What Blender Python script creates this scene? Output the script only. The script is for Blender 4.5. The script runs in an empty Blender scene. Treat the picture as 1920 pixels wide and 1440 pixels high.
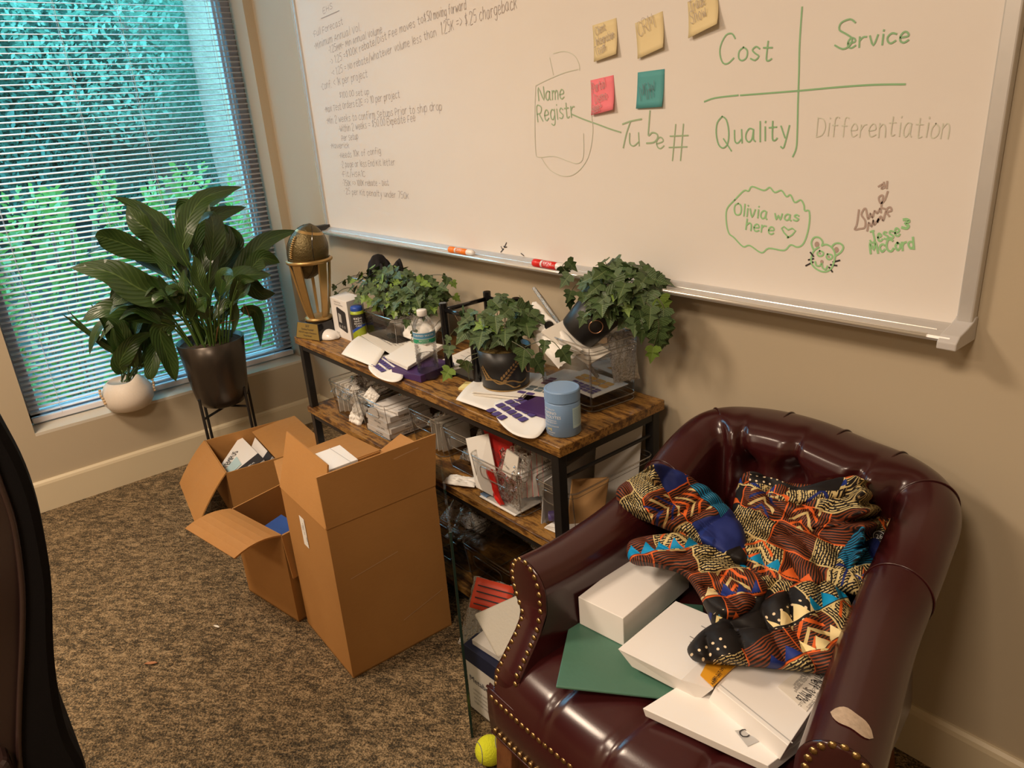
import bpy, math, random
from mathutils import Vector, Matrix, Euler, noise
random.seed(7)
SC = bpy.context.scene
COL = SC.collection
PI = math.pi
V = Vector

# ------------------------------------------------------------------ camera
cam_d = bpy.data.cameras.new('camera')
cam = bpy.data.objects.new('camera', cam_d)
COL.objects.link(cam)
cam.location = (3.28513, -1.41750, 1.40761)
cam.rotation_euler = (1.208675, 0.067436, 0.864309)
cam_d.sensor_fit = 'HORIZONTAL'
cam_d.sensor_width = 36.0
cam_d.lens = 1374.885 / 1920 * 36.0
cam_d.clip_start = 0.02
cam_d.clip_end = 200
SC.camera = cam

# ------------------------------------------------------------------ daylight outside (overcast, cool next to the warm lamps)
w = bpy.data.worlds.new('overcast_sky')
SC.world = w
w.use_nodes = True
bg = w.node_tree.nodes['Background']
bg.inputs['Color'].default_value = (0.25, 0.68, 1.0, 1)
bg.inputs['Strength'].default_value = 12.0

# ------------------------------------------------------------------ ceiling lamps of the office
def area(name, loc, rot, sx, sy, power, col):
    d = bpy.data.lights.new(name, 'AREA')
    d.shape = 'RECTANGLE'
    d.size, d.size_y, d.energy, d.color = sx, sy, power, col
    o = bpy.data.objects.new(name, d)
    COL.objects.link(o)
    o.location = loc
    o.rotation_euler = rot
    return o
WARM = (1.0, 0.79, 0.59)
area('ceiling_lamp', (1.15, -2.0, 2.66), (0, 0, 0), 0.55, 0.55, 66, WARM)
area('ceiling_lamp', (3.05, -2.3, 2.66), (0, 0, 0), 0.55, 0.55, 52, WARM)
area('ceiling_lamp', (2.1, -3.9, 2.66), (0, 0, 0), 0.55, 0.55, 36, WARM)

SC.view_settings.view_transform = 'Standard'
SC.view_settings.look = 'None'
SC.view_settings.gamma = 1.0
SC.view_settings.use_curve_mapping = False
SC.view_settings.exposure = -0.06

# ------------------------------------------------------------------ materials
def lin(c):
    if isinstance(c, str):
        c = c.lstrip('#')
        c = [int(c[i:i + 2], 16) / 255 for i in (0, 2, 4)]
        c = [x / 12.92 if x <= 0.04045 else ((x + 0.055) / 1.055) ** 2.4 for x in c]
    return (c[0], c[1], c[2], 1.0)

class NT:
    """small helper around a material's node tree"""
    def __init__(s, name):
        s.m = bpy.data.materials.new(name)
        s.m.use_nodes = True
        s.t = s.m.node_tree
        s.b = s.t.nodes['Principled BSDF']
        s.out = s.t.nodes['Material Output']
    def n(s, typ, **kw):
        o = s.t.nodes.new('ShaderNode' + typ)
        for k, v in kw.items():
            setattr(o, k, v)
        return o
    def L(s, a, b):
        s.t.links.new(a, b)
    def put(s, sock, v):
        if hasattr(v, 'is_output'):
            s.L(v, sock)
        else:
            sock.default_value = v
    def math(s, op, a, b=0.0, c=None):
        o = s.n('Math', operation=op)
        s.put(o.inputs[0], a)
        s.put(o.inputs[1], b)
        if c is not None:
            s.put(o.inputs[2], c)
        return o.outputs[0]
    def mix(s, f, a, b):
        o = s.n('Mix', data_type='RGBA')
        s.put(o.inputs[0], f)
        s.put(o.inputs[6], a if hasattr(a, 'is_output') else lin(a))
        s.put(o.inputs[7], b if hasattr(b, 'is_output') else lin(b))
        return o.outputs[2]
    def coord(s, scale=(1, 1, 1), rot=(0, 0, 0), kind='Object'):
        c = s.n('TexCoord')
        mp = s.n('Mapping')
        mp.inputs['Scale'].default_value = scale
        mp.inputs['Rotation'].default_value = rot
        s.L(c.outputs[kind], mp.inputs[0])
        return mp.outputs[0]
    def noise(s, vec, scale=5, detail=3, rough=0.5, out='Fac'):
        o = s.n('TexNoise')
        s.L(vec, o.inputs['Vector'])
        o.inputs['Scale'].default_value = scale
        o.inputs['Detail'].default_value = detail
        o.inputs['Roughness'].default_value = rough
        return o.outputs[out]
    def ramp(s, f, stops):
        o = s.n('ValToRGB')
        e = o.color_ramp.elements
        while len(e) < len(stops):
            e.new(0.5)
        for i, (p, c) in enumerate(stops):
            e[i].position = p
            e[i].color = lin(c)
        s.L(f, o.inputs[0])
        return o.outputs[0]
    def bump(s, h, strength=0.3, dist=0.002):
        o = s.n('Bump')
        o.inputs['Strength'].default_value = strength
        o.inputs['Distance'].default_value = dist
        s.L(h, o.inputs['Height'])
        s.L(o.outputs[0], s.b.inputs['Normal'])
        return o.outputs[0]

def mat(name, col, rough=0.5, metal=0.0, spec=0.5, coat=0.0, var=None, bump=None):
    """plain paint / plastic / metal with a little colour variation (scale, amount) and surface grain (scale, strength, distance)"""
    k = NT(name)
    k.b.inputs['Roughness'].default_value = rough
    k.b.inputs['Metallic'].default_value = metal
    k.b.inputs['Specular IOR Level'].default_value = spec
    k.b.inputs['Coat Weight'].default_value = coat
    k.b.inputs['Coat Roughness'].default_value = 0.12
    c = lin(col)
    if var:
        f = k.noise(k.coord(), var[0], 4, 0.6)
        a = [x * (1 - var[1]) for x in c[:3]]
        b = [min(1, x * (1 + var[1])) for x in c[:3]]
        k.L(k.mix(f, a, b), k.b.inputs['Base Color'])
    else:
        k.b.inputs['Base Color'].default_value = c
    if bump:
        k.bump(k.noise(k.coord(), bump[0], 3, 0.6), bump[1], bump[2])
    return k.m

def clear(name, tint=(0.95, 0.95, 0.95), gloss=0.5, haze=0.0, hazecol=(0.8, 0.8, 0.8), rough=0.04, bump=None):
    """thin clear plastic, film or glass: mostly passes light, mirrors more at grazing angles, optional milky haze"""
    k = NT(name)
    k.t.nodes.remove(k.b)
    tr = k.n('BsdfTransparent')
    tr.inputs[0].default_value = lin(tint)
    gl = k.n('BsdfGlossy')
    gl.inputs['Roughness'].default_value = rough
    fr = k.n('Fresnel')
    fr.inputs[0].default_value = 1.45
    f = k.math('MULTIPLY', fr.outputs[0], gloss)
    mx = k.n('MixShader')
    k.L(f, mx.inputs[0])
    if haze:
        df = k.n('BsdfDiffuse')
        df.inputs[0].default_value = lin(hazecol)
        m2 = k.n('MixShader')
        m2.inputs[0].default_value = haze
        k.L(tr.outputs[0], m2.inputs[1])
        k.L(df.outputs[0], m2.inputs[2])
        k.L(m2.outputs[0], mx.inputs[1])
    else:
        k.L(tr.outputs[0], mx.inputs[1])
    k.L(gl.outputs[0], mx.inputs[2])
    if bump:
        bo = k.n('Bump')
        bo.inputs['Strength'].default_value = bump[1]
        bo.inputs['Distance'].default_value = bump[2]
        k.L(k.noise(k.coord(), bump[0], 3, 0.6), bo.inputs['Height'])
        k.L(bo.outputs[0], gl.inputs['Normal'])
        k.L(bo.outputs[0], fr.inputs['Normal'])
    k.L(mx.outputs[0], k.out.inputs[0])
    return k.m

M = {}
def wall_mat():
    k = NT('wall_paint')
    v = k.coord()
    k.L(k.mix(k.noise(v, 1.3, 4, 0.6), (0.435, 0.362, 0.255), (0.485, 0.405, 0.29)), k.b.inputs['Base Color'])
    k.b.inputs['Roughness'].default_value = 0.55
    k.bump(k.noise(v, 220, 2, 0.5), 0.12, 0.001)
    return k.m
M['wall'] = wall_mat()
M['trim'] = mat('trim_paint', (0.62, 0.53, 0.37), 0.4, var=(3, 0.05))
M['sillwhite'] = mat('sill_paint', (0.62, 0.57, 0.48), 0.45, var=(4, 0.04))
M['ceiling'] = mat('ceiling_tile', (0.75, 0.72, 0.66), 0.9)

def carpet():
    k = NT('loop_carpet')
    v = k.coord(scale=(3.2, 1, 1), rot=(0, 0, math.radians(40)))
    v.node.vector_type = 'TEXTURE'
    v2 = k.coord()
    big = k.noise(v, 95, 3, 0.7)
    fine = k.noise(v2, 230, 2, 0.6)
    mid = k.noise(v2, 30, 3, 0.7)
    f = k.math('ADD', k.math('MULTIPLY', big, 0.55), k.math('ADD', k.math('MULTIPLY', fine, 0.75), k.math('MULTIPLY', mid, 0.35)))
    c = k.ramp(f, [(0.66, (0.050, 0.040, 0.028)), (0.77, (0.115, 0.086, 0.051)), (0.86, (0.235, 0.165, 0.092)), (0.98, (0.43, 0.31, 0.175))])
    k.L(c, k.b.inputs['Base Color'])
    k.b.inputs['Roughness'].default_value = 0.95
    k.b.inputs['Specular IOR Level'].default_value = 0.1
    k.bump(f, 1.0, 0.012)
    return k.m
M['carpet'] = carpet()

def wood(name, dark, midc, light, scale=(2.2, 26, 26), rough=0.42):
    k = NT(name)
    v = k.coord(scale=scale)
    g = k.noise(v, 2.6, 7, 0.78)
    p = k.noise(k.coord(scale=(5, 9, 9)), 2.6, 5, 0.75)
    f = k.math('ADD', k.math('MULTIPLY', g, 0.62), k.math('MULTIPLY', p, 0.5))
    k.L(k.ramp(f, [(0.43, dark), (0.52, midc), (0.60, light), (0.68, midc), (0.78, dark)]), k.b.inputs['Base Color'])
    k.b.inputs['Roughness'].default_value = rough
    k.bump(g, 0.25, 0.002)
    return k.m
M['rustic'] = wood('rustic_board', (0.022, 0.009, 0.004), (0.115, 0.048, 0.012), (0.37, 0.19, 0.045))
M['darkwood'] = wood('mahogany', (0.05, 0.014, 0.006), (0.12, 0.04, 0.014), (0.17, 0.065, 0.022), scale=(26, 26, 2.5), rough=0.35)
M['edgelight'] = mat('board_edge', (0.42, 0.23, 0.09), 0.5)
M['blackmetal'] = mat('black_powder_coat', (0.012, 0.011, 0.011), 0.42, bump=(300, 0.1, 0.0005))
M['blackgloss'] = mat('black_gloss', (0.008, 0.008, 0.009), 0.14)
M['alu'] = mat('brushed_aluminium', (0.60, 0.585, 0.57), 0.42, metal=0.55, var=(30, 0.05))
M['alulip'] = mat('bright_aluminium', (0.80, 0.77, 0.72), 0.25, metal=0.6)
M['greyplastic'] = mat('grey_plastic', (0.52, 0.50, 0.49), 0.4)
M['darkplastic'] = mat('dark_plastic', (0.02, 0.018, 0.016), 0.5)
def board():
    k = NT('whiteboard_enamel')
    v = k.coord(scale=(1, 1, 1.6))
    k.L(k.mix(k.math('MULTIPLY', k.noise(v, 2.6, 5, 0.65), 0.8), (0.775, 0.725, 0.675), (0.70, 0.65, 0.605)), k.b.inputs['Base Color'])
    k.b.inputs['Roughness'].default_value = 0.34
    k.b.inputs['Specular IOR Level'].default_value = 0.35
    return k.m
M['board'] = board()
def cardboard(name, c0, c1):
    k = NT(name)
    v = k.coord()
    fib = k.noise(k.coord(scale=(1, 1, 7)), 55, 3, 0.7)
    f = k.math('ADD', k.math('MULTIPLY', fib, 0.45), k.math('MULTIPLY', k.noise(v, 6, 4, 0.6), 0.55))
    k.L(k.mix(f, c0, c1), k.b.inputs['Base Color'])
    k.b.inputs['Roughness'].default_value = 0.72
    k.b.inputs['Specular IOR Level'].default_value = 0.25
    k.bump(fib, 0.12, 0.001)
    return k.m
M['card'] = cardboard('corrugated_board', (0.34, 0.155, 0.044), (0.46, 0.235, 0.074))
M['cardin'] = cardboard('corrugated_inside', (0.30, 0.15, 0.05), (0.41, 0.215, 0.078))
M['cardedge'] = cardboard('corrugated_edge', (0.47, 0.28, 0.135), (0.60, 0.38, 0.20))
M['tape'] = clear('packing_tape', (0.92, 0.88, 0.8), 0.25, rough=0.3)
def leather(name, a, b, rough):
    k = NT(name)
    v = k.coord()
    k.L(k.mix(k.noise(v, 9, 4, 0.6), a, b), k.b.inputs['Base Color'])
    k.b.inputs['Roughness'].default_value = rough
    k.b.inputs['Coat Weight'].default_value = 0.35
    k.b.inputs['Coat Roughness'].default_value = 0.22
    k.bump(k.noise(v, 420, 2, 0.5), 0.10, 0.0008)
    return k.m
M['leather'] = leather('oxblood_leather', (0.026, 0.0034, 0.0040), (0.044, 0.0060, 0.0066), 0.27)
M['brownleather'] = leather('dark_brown_leather', (0.022, 0.011, 0.009), (0.040, 0.020, 0.017), 0.34)
M['blackfabric'] = mat('black_mesh_fabric', (0.007, 0.006, 0.0065), 0.9, spec=0.15, bump=(500, 0.3, 0.001))
M['torn'] = mat('torn_leather_backing', (0.42, 0.32, 0.235), 0.9, var=(120, 0.4), bump=(90, 0.6, 0.002))
M['brass'] = mat('antique_brass', (0.36, 0.23, 0.10), 0.30, metal=1.0, var=(200, 0.3))
M['white'] = mat('white_card', (0.80, 0.775, 0.75), 0.55)
M['paper'] = mat('white_paper', (0.80, 0.78, 0.74), 0.7)
M['paper2'] = mat('cream_paper', (0.74, 0.70, 0.63), 0.7)
M['greycard'] = mat('grey_card', (0.44, 0.43, 0.42), 0.6)
M['whiteplastic'] = mat('white_plastic', (0.80, 0.78, 0.76), 0.22)
M['foam'] = mat('white_foam', (0.82, 0.79, 0.72), 0.85, bump=(160, 0.5, 0.002))
M['ink'] = mat('black_ink', (0.025, 0.022, 0.024), 0.6)
M['greyink'] = mat('grey_ink', (0.20, 0.19, 0.19), 0.6)
M['faintink'] = mat('faint_marker', (0.50, 0.46, 0.41), 0.5)
M['pen'] = mat('brown_black_marker', (0.38, 0.32, 0.295), 0.5)
M['brownpen'] = mat('brown_marker', (0.42, 0.32, 0.28), 0.5)
M['green'] = mat('green_marker', (0.24, 0.46, 0.24), 0.5)
M['palegreen'] = mat('worn_green_marker', (0.33, 0.45, 0.28), 0.5)
M['faintgreen'] = mat('faint_green_marker', (0.60, 0.60, 0.50), 0.5)
M['brightgreen'] = mat('light_green_marker', (0.30, 0.58, 0.28), 0.5)
M['noteyellow'] = mat('yellow_note', (0.72, 0.59, 0.33), 0.75)
M['notepink'] = mat('pink_note', (0.84, 0.20, 0.24), 0.75)
M['noteteal'] = mat('teal_note', (0.085, 0.33, 0.34), 0.75)
M['noteyellow2'] = mat('pale_yellow_note', (0.80, 0.70, 0.30), 0.75)
M['orange'] = mat('orange_plastic', (0.85, 0.22, 0.02), 0.4)
M['red'] = mat('red_plastic', (0.70, 0.02, 0.015), 0.35)
M['redflat'] = mat('red_print', (0.68, 0.035, 0.03), 0.5)
M['redorange'] = mat('red_orange_label', (0.78, 0.075, 0.03), 0.5)
M['purple'] = mat('purple_card', (0.055, 0.022, 0.115), 0.45)
M['purple2'] = mat('purple_print', (0.085, 0.06, 0.22), 0.5)
M['plum'] = mat('plum_print', (0.16, 0.035, 0.10), 0.5)
M['slate'] = mat('slate_print', (0.12, 0.17, 0.20), 0.5)
M['gold2'] = mat('amber_print', (0.62, 0.33, 0.05), 0.5)
M['gold'] = mat('gold_paint', (0.40, 0.255, 0.095), 0.36, metal=0.7, var=(40, 0.12))
M['goldplate'] = mat('gold_plaque', (0.42, 0.31, 0.10), 0.35, metal=0.7)
M['copper'] = mat('copper_wire', (0.60, 0.33, 0.20), 0.3, metal=0.9)
M['bronze'] = mat('bronze_ball', (0.105, 0.078, 0.030), 0.38, metal=0.65, var=(60, 0.25), bump=(170, 0.7, 0.003))
M['steel'] = mat('steel', (0.75, 0.73, 0.70), 0.12, metal=1.0)
M['pewter'] = mat('dark_bronze_glaze', (0.062, 0.050, 0.040), 0.30, metal=0.65, var=(6, 0.2))
M['ceramic'] = mat('speckled_ceramic', (0.70, 0.62, 0.53), 0.55, var=(160, 0.07))
M['bead'] = mat('wooden_bead', (0.60, 0.43, 0.25), 0.5, var=(60, 0.15))
M['soil'] = mat('potting_soil', (0.05, 0.032, 0.016), 0.95, var=(120, 0.6), bump=(110, 1.0, 0.006))
M['moss'] = mat('brown_moss', (0.15, 0.095, 0.02), 0.95, var=(140, 0.7), bump=(120, 1.0, 0.006))
M['blackpot'] = mat('matt_black_pot', (0.010, 0.009, 0.009), 0.42)
M['blue'] = mat('powder_blue_plastic', (0.195, 0.325, 0.54), 0.42)
M['whiteprint'] = mat('white_print', (0.80, 0.80, 0.80), 0.5)
M['labelblue'] = mat('blue_label', (0.07, 0.26, 0.44), 0.4)
M['labelgreen'] = mat('green_label', (0.02, 0.30, 0.15), 0.4)
M['capblue'] = mat('blue_cap', (0.02, 0.07, 0.38), 0.35)
M['lime'] = mat('lime_sleeve', (0.34, 0.42, 0.02), 0.4, var=(60, 0.3))
M['navy'] = mat('navy_card', (0.012, 0.018, 0.06), 0.5)
M['royal'] = mat('royal_blue_card', (0.02, 0.06, 0.26), 0.5)
M['skyprint'] = mat('sky_print', (0.45, 0.62, 0.66), 0.5)
M['greenenv'] = mat('green_mailer', (0.060, 0.150, 0.105), 0.42, bump=(18, 0.5, 0.004))
M['orangeenv'] = mat('amber_envelope', (0.72, 0.33, 0.02), 0.5, bump=(25, 0.4, 0.003))
M['kraft'] = mat('kraft_envelope', (0.50, 0.28, 0.11), 0.6)
M['tennis'] = mat('tennis_felt', (0.62, 0.66, 0.02), 0.95, bump=(220, 0.8, 0.003))
M['blackcloth'] = mat('black_cloth', (0.007, 0.006, 0.008), 0.85, bump=(40, 0.4, 0.004))
M['dryleaf'] = mat('dry_leaf', (0.36, 0.16, 0.07), 0.8)
M['bin'] = clear('clear_acrylic', (0.985, 0.983, 0.98), 0.55)
M['binrim'] = clear('clear_acrylic_edge', (0.70, 0.69, 0.67), 0.45, haze=0.10, hazecol=(0.6, 0.58, 0.55))
M['smoke'] = clear('smoked_acrylic', (0.42, 0.39, 0.36), 0.9)
M['glass'] = clear('window_glass', (0.93, 0.97, 0.96), 0.6, rough=0.0)
M['sheet'] = clear('glass_sheet', (0.93, 0.96, 0.94), 0.8, rough=0.0)
M['sheetedge'] = mat('green_glass_edge', (0.010, 0.030, 0.024), 0.15)
M['poly'] = clear('poly_bag', (0.90, 0.89, 0.87), 1.6, haze=0.16, hazecol=(0.85, 0.82, 0.78), rough=0.16, bump=(70, 1.0, 0.01))
M['milky'] = clear('milky_bag', (0.85, 0.83, 0.80), 0.9, haze=0.65, hazecol=(0.80, 0.76, 0.70), rough=0.2, bump=(60, 1.0, 0.01))
M['bubble'] = clear('bubble_wrap', (0.85, 0.84, 0.82), 1.8, haze=0.3, hazecol=(0.8, 0.78, 0.75), rough=0.15, bump=(130, 1.0, 0.01))
M['pet'] = clear('clear_bottle', (0.98, 0.98, 0.98), 0.7, rough=0.03, bump=(60, 0.6, 0.004))
M['water'] = clear('bottle_water', (0.94, 0.94, 0.94), 0.8, rough=0.03, bump=(90, 1.0, 0.006))
M['slat'] = mat('blind_slat', (0.74, 0.72, 0.76), 0.4)
M['cord'] = mat('white_cord', (0.66, 0.64, 0.62), 0.7)
M['frame'] = mat('window_frame', (0.34, 0.33, 0.35), 0.4)
M['framelight'] = mat('window_gasket', (0.62, 0.66, 0.70), 0.4)
def leafmat(name, c0, c1, rib, rough=0.38, sc=14, coat=0.15):
    k = NT(name)
    uv = k.n('UVMap')
    sp = k.n('SeparateXYZ')
    k.L(uv.outputs[0], sp.inputs[0])
    ax = k.math('ABSOLUTE', k.math('SUBTRACT', sp.outputs[0], 0.5))
    vein = k.math('SINE', k.math('MULTIPLY', k.math('SUBTRACT', sp.outputs[1], k.math('MULTIPLY', ax, 0.55)), 75.0))
    base = k.mix(k.noise(k.coord(), sc, 3, 0.6), c0, c1)
    base = k.mix(k.math('MULTIPLY', k.math('GREATER_THAN', vein, 0.72), 0.28), base, rib)
    base = k.mix(k.math('LESS_THAN', ax, 0.022), base, rib)
    k.L(base, k.b.inputs['Base Color'])
    k.b.inputs['Roughness'].default_value = rough
    k.b.inputs['Coat Weight'].default_value = coat
    k.b.inputs['Subsurface Weight'].default_value = 0.0
    k.bump(vein, 0.25, 0.002)
    return k.m
M['lily'] = leafmat('lily_leaf', (0.013, 0.036, 0.007), (0.036, 0.078, 0.013), (0.075, 0.125, 0.03))
M['lilystem'] = mat('lily_stem', (0.07, 0.13, 0.025), 0.45, var=(20, 0.3))
M['ivy'] = leafmat('ivy_leaf', (0.022, 0.052, 0.014), (0.070, 0.125, 0.032), (0.11, 0.16, 0.06), rough=0.5, sc=30, coat=0.05)
M['ivylight'] = leafmat('young_ivy_leaf', (0.12, 0.22, 0.03), (0.20, 0.32, 0.05), (0.2, 0.3, 0.08), rough=0.5, sc=30, coat=0.05)
M['vine'] = mat('ivy_vine', (0.07, 0.075, 0.03), 0.6, var=(60, 0.4))
M['wilt'] = mat('wilted_stem', (0.20, 0.09, 0.03), 0.7)
def outleaf(name, a, b):
    k = NT(name)
    k.L(k.mix(k.noise(k.coord(), 3.5, 4, 0.7), a, b), k.b.inputs['Base Color'])
    k.b.inputs['Roughness'].default_value = 0.45
    tl = k.n('BsdfTranslucent')
    tl.inputs[0].default_value = lin(b)
    ms = k.n('MixShader')
    ms.inputs[0].default_value = 0.3
    k.L(k.b.outputs[0], ms.inputs[1])
    k.L(tl.outputs[0], ms.inputs[2])
    k.L(ms.outputs[0], k.out.inputs[0])
    return k.m
M['hedge'] = outleaf('hedge_leaf', (0.04, 0.12, 0.025), (0.16, 0.30, 0.06))
M['tree'] = outleaf('tree_leaf', (0.016, 0.06, 0.045), (0.10, 0.25, 0.18))
M['tree2'] = outleaf('bright_tree_leaf', (0.05, 0.15, 0.10), (0.21, 0.42, 0.30))
M['bark'] = mat('pale_bark', (0.20, 0.16, 0.11), 0.9, var=(9, 0.35), bump=(14, 0.8, 0.03))
M['ground'] = mat('leaf_litter', (0.018, 0.03, 0.02), 0.95, var=(1.5, 0.6))


# ------------------------------------------------------------------ mesh tools (everything below is written in room coordinates:
# x along the whiteboard wall, y out of it towards -y, z up; an object's own origin sits at its base)
OFF = {}
class MB:
    def __init__(s):
        s.v, s.f, s.mi, s.uv = [], [], [], None
        s.slot = 0
    def add(s, vs, fs):
        b = len(s.v)
        s.v += [V(p) for p in vs]
        s.f += [tuple(i + b for i in f) for f in fs]
        s.mi += [s.slot] * len(fs)
        return s
    def box(s, lo, hi, mtx=None):
        p = [V((x, y, z)) for z in (lo[2], hi[2]) for y in (lo[1], hi[1]) for x in (lo[0], hi[0])]
        if mtx is not None:
            p = [mtx @ q for q in p]
        return s.add(p, [(0, 2, 3, 1), (4, 5, 7, 6), (0, 1, 5, 4), (2, 6, 7, 3), (0, 4, 6, 2), (1, 3, 7, 5)])
    def rbox(s, lo, hi, r, mtx=None, n=4):
        """box with rounded vertical edges and softened rims"""
        x0, y0, z0 = lo
        x1, y1, z1 = hi
        out = []
        for cx, cy, a0 in ((x1 - r, y1 - r, 0), (x0 + r, y1 - r, 90), (x0 + r, y0 + r, 180), (x1 - r, y0 + r, 270)):
            for i in range(n + 1):
                a = math.radians(a0 + 90 * i / n)
                out.append((cx + r * math.cos(a), cy + r * math.sin(a)))
        return s.prism(out, z0, z1, mtx)
    def prism(s, poly, z0, z1, mtx=None):
        n = len(poly)
        p = [V((x, y, z0)) for x, y in poly] + [V((x, y, z1)) for x, y in poly]
        if mtx is not None:
            p = [mtx @ q for q in p]
        return s.add(p, [tuple(range(n - 1, -1, -1)), tuple(range(n, 2 * n))] + [(i, (i + 1) % n, n + (i + 1) % n, n + i) for i in range(n)])
    def quad(s, a, b, c, d):
        return s.add([a, b, c, d], [(0, 1, 2, 3)])
    def slab(s, a, b, c, d, t):
        """sheet through four corners with real thickness t (towards its normal)"""
        a, b, c, d = map(V, (a, b, c, d))
        n = (b - a).cross(d - a).normalized() * t
        return s.add([a, b, c, d, a + n, b + n, c + n, d + n], [(3, 2, 1, 0), (4, 5, 6, 7), (0, 1, 5, 4), (1, 2, 6, 5), (2, 3, 7, 6), (3, 0, 4, 7)])
    def tube(s, path, r, n=8, closed=False, cap=True):
        path = [V(p) for p in path]
        m = len(path)
        rs = r if isinstance(r, (list, tuple)) else [r] * m
        up = None
        vs = []
        for i, p in enumerate(path):
            if closed:
                t = path[(i + 1) % m] - path[i - 1]
            else:
                t = path[min(i + 1, m - 1)] - path[max(i - 1, 0)]
            t = t.normalized() if t.length > 1e-9 else V((0, 0, 1))
            if up is None:
                up = V((0, 0, 1)) if abs(t.z) < 0.9 else V((1, 0, 0))
            a = t.cross(up)
            a = a.normalized() if a.length > 1e-6 else t.orthogonal().normalized()
            b = a.cross(t).normalized()
            up = b
            for k in range(n):
                g = 2 * PI * k / n
                vs.append(p + (a * math.cos(g) + b * math.sin(g)) * rs[i])
        fs = []
        for i in range(m if closed else m - 1):
            j = (i + 1) % m
            for k in range(n):
                fs.append((i * n + k, i * n + (k + 1) % n, j * n + (k + 1) % n, j * n + k))
        if cap and not closed:
            fs.append(tuple(range(n - 1, -1, -1)))
            fs.append(tuple((m - 1) * n + k for k in range(n)))
        return s.add(vs, fs)
    def lathe(s, prof, c=(0, 0, 0), n=32, mtx=None, wob=None):
        """profile of (radius, height) turned about the vertical through c"""
        vs, fs = [], []
        m = len(prof)
        for r, z in prof:
            for k in range(n):
                a = 2 * PI * k / n
                rr = r * (1 + (wob(a, z) if wob else 0))
                vs.append(V((rr * math.cos(a), rr * math.sin(a), z)))
        vs = [(mtx @ q if mtx is not None else q) + V(c) for q in vs]
        for i in range(m - 1):
            for k in range(n):
                fs.append((i * n + k, i * n + (k + 1) % n, (i + 1) * n + (k + 1) % n, (i + 1) * n + k))
        if prof[0][0] > 1e-5:
            fs.append(tuple(range(n - 1, -1, -1)))
        if prof[-1][0] > 1e-5:
            fs.append(tuple((m - 1) * n + k for k in range(n)))
        return s.add(vs, fs)
    def grid(s, rows, wrap=False):
        h, wd = len(rows), len(rows[0])
        fs = []
        for i in range(h - 1):
            for j in range(wd if wrap else wd - 1):
                k = (j + 1) % wd
                fs.append((i * wd + j, i * wd + k, (i + 1) * wd + k, (i + 1) * wd + j))
        return s.add([p for r in rows for p in r], fs)
    def ball(s, c, r, n=12, sq=(1, 1, 1)):
        prof = [(max(1e-6, r * math.sin(PI * i / n)), -r * math.cos(PI * i / n)) for i in range(n + 1)]
        prof[0] = (1e-6, -r)
        prof[-1] = (1e-6, r)
        return s.lathe(prof, c, n * 2, Matrix.Diagonal((sq[0], sq[1], sq[2])).to_3x3())
    def build(s, name, m, parent=None, smooth=False, bevel=0.0, seg=2, sub=0, solid=0.0):
        if parent is not None:
            off = OFF[parent.name]
        else:
            xs = [p.x for p in s.v]; ys = [p.y for p in s.v]; zs = [p.z for p in s.v]
            off = V(((min(xs) + max(xs)) / 2, (min(ys) + max(ys)) / 2, min(zs)))
        me = bpy.data.meshes.new(name)
        me.from_pydata([p - off for p in s.v], [], s.f)
        ms = m if isinstance(m, (list, tuple)) else [m]
        for q in ms:
            me.materials.append(M[q] if isinstance(q, str) else q)
        if len(ms) > 1:
            me.polygons.foreach_set('material_index', s.mi)
        if smooth:
            me.polygons.foreach_set('use_smooth', [True] * len(me.polygons))
        if s.uv:
            l = me.uv_layers.new(name='UVMap')
            for li, lp in enumerate(me.loops):
                l.data[li].uv = s.uv[lp.vertex_index]
        me.update()
        o = bpy.data.objects.new(name, me)
        COL.objects.link(o)
        if parent is not None:
            o.parent = parent
        else:
            o.location = off
        OFF[o.name] = off
        if solid:
            q = o.modifiers.new('thick', 'SOLIDIFY')
            q.thickness = solid
            q.offset = 0
        if bevel:
            q = o.modifiers.new('bevel', 'BEVEL')
            q.width, q.segments, q.limit_method, q.angle_limit = bevel, seg, 'ANGLE', math.radians(40)
        if sub:
            q = o.modifiers.new('sub', 'SUBSURF')
            q.levels = q.render_levels = sub
        return o

def thing(name, loc, label, cat, group=None):
    o = bpy.data.objects.new(name, None)
    COL.objects.link(o)
    o.location = loc
    o.empty_display_size = 0.05
    OFF[o.name] = V(loc)
    return tag(o, label, cat, group)
def tag(o, label, cat, group=None):
    o['label'] = label
    o['category'] = cat
    if group:
        o['group'] = group
    return o
def struct(o):
    o['kind'] = 'structure'
    return o
def frame_m(o, x, y):
    """matrix whose local x, y lie along x, y (made square) and z is their normal"""
    x = V(x).normalized()
    z = x.cross(V(y)).normalized()
    y = z.cross(x)
    m = Matrix((x, y, z)).transposed().to_4x4()
    m.translation = V(o)
    return m
def rotz(a, c=(0, 0, 0)):
    return Matrix.Translation(V(c)) @ Matrix.Rotation(a, 4, 'Z')
def catmull(pts, per=8, closed=False):
    pts = [V(p) for p in pts]
    n = len(pts)
    out = []
    rng = range(n if closed else n - 1)
    for i in rng:
        g = (lambda k: pts[k % n]) if closed else (lambda k: pts[max(0, min(n - 1, k))])
        p0, p1, p2, p3 = g(i - 1), g(i), g(i + 1), g(i + 2)
        for j in range(per):
            t = j / per
            out.append(0.5 * ((2 * p1) + (p2 - p0) * t + (2 * p0 - 5 * p1 + 4 * p2 - p3) * t * t + (3 * p1 - p0 - 3 * p2 + p3) * t ** 3))
    if not closed:
        out.append(pts[-1])
    return out
def sstep(a, b, x):
    t = max(0.0, min(1.0, (x - a) / (b - a)))
    return t * t * (3 - 2 * t)

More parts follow.
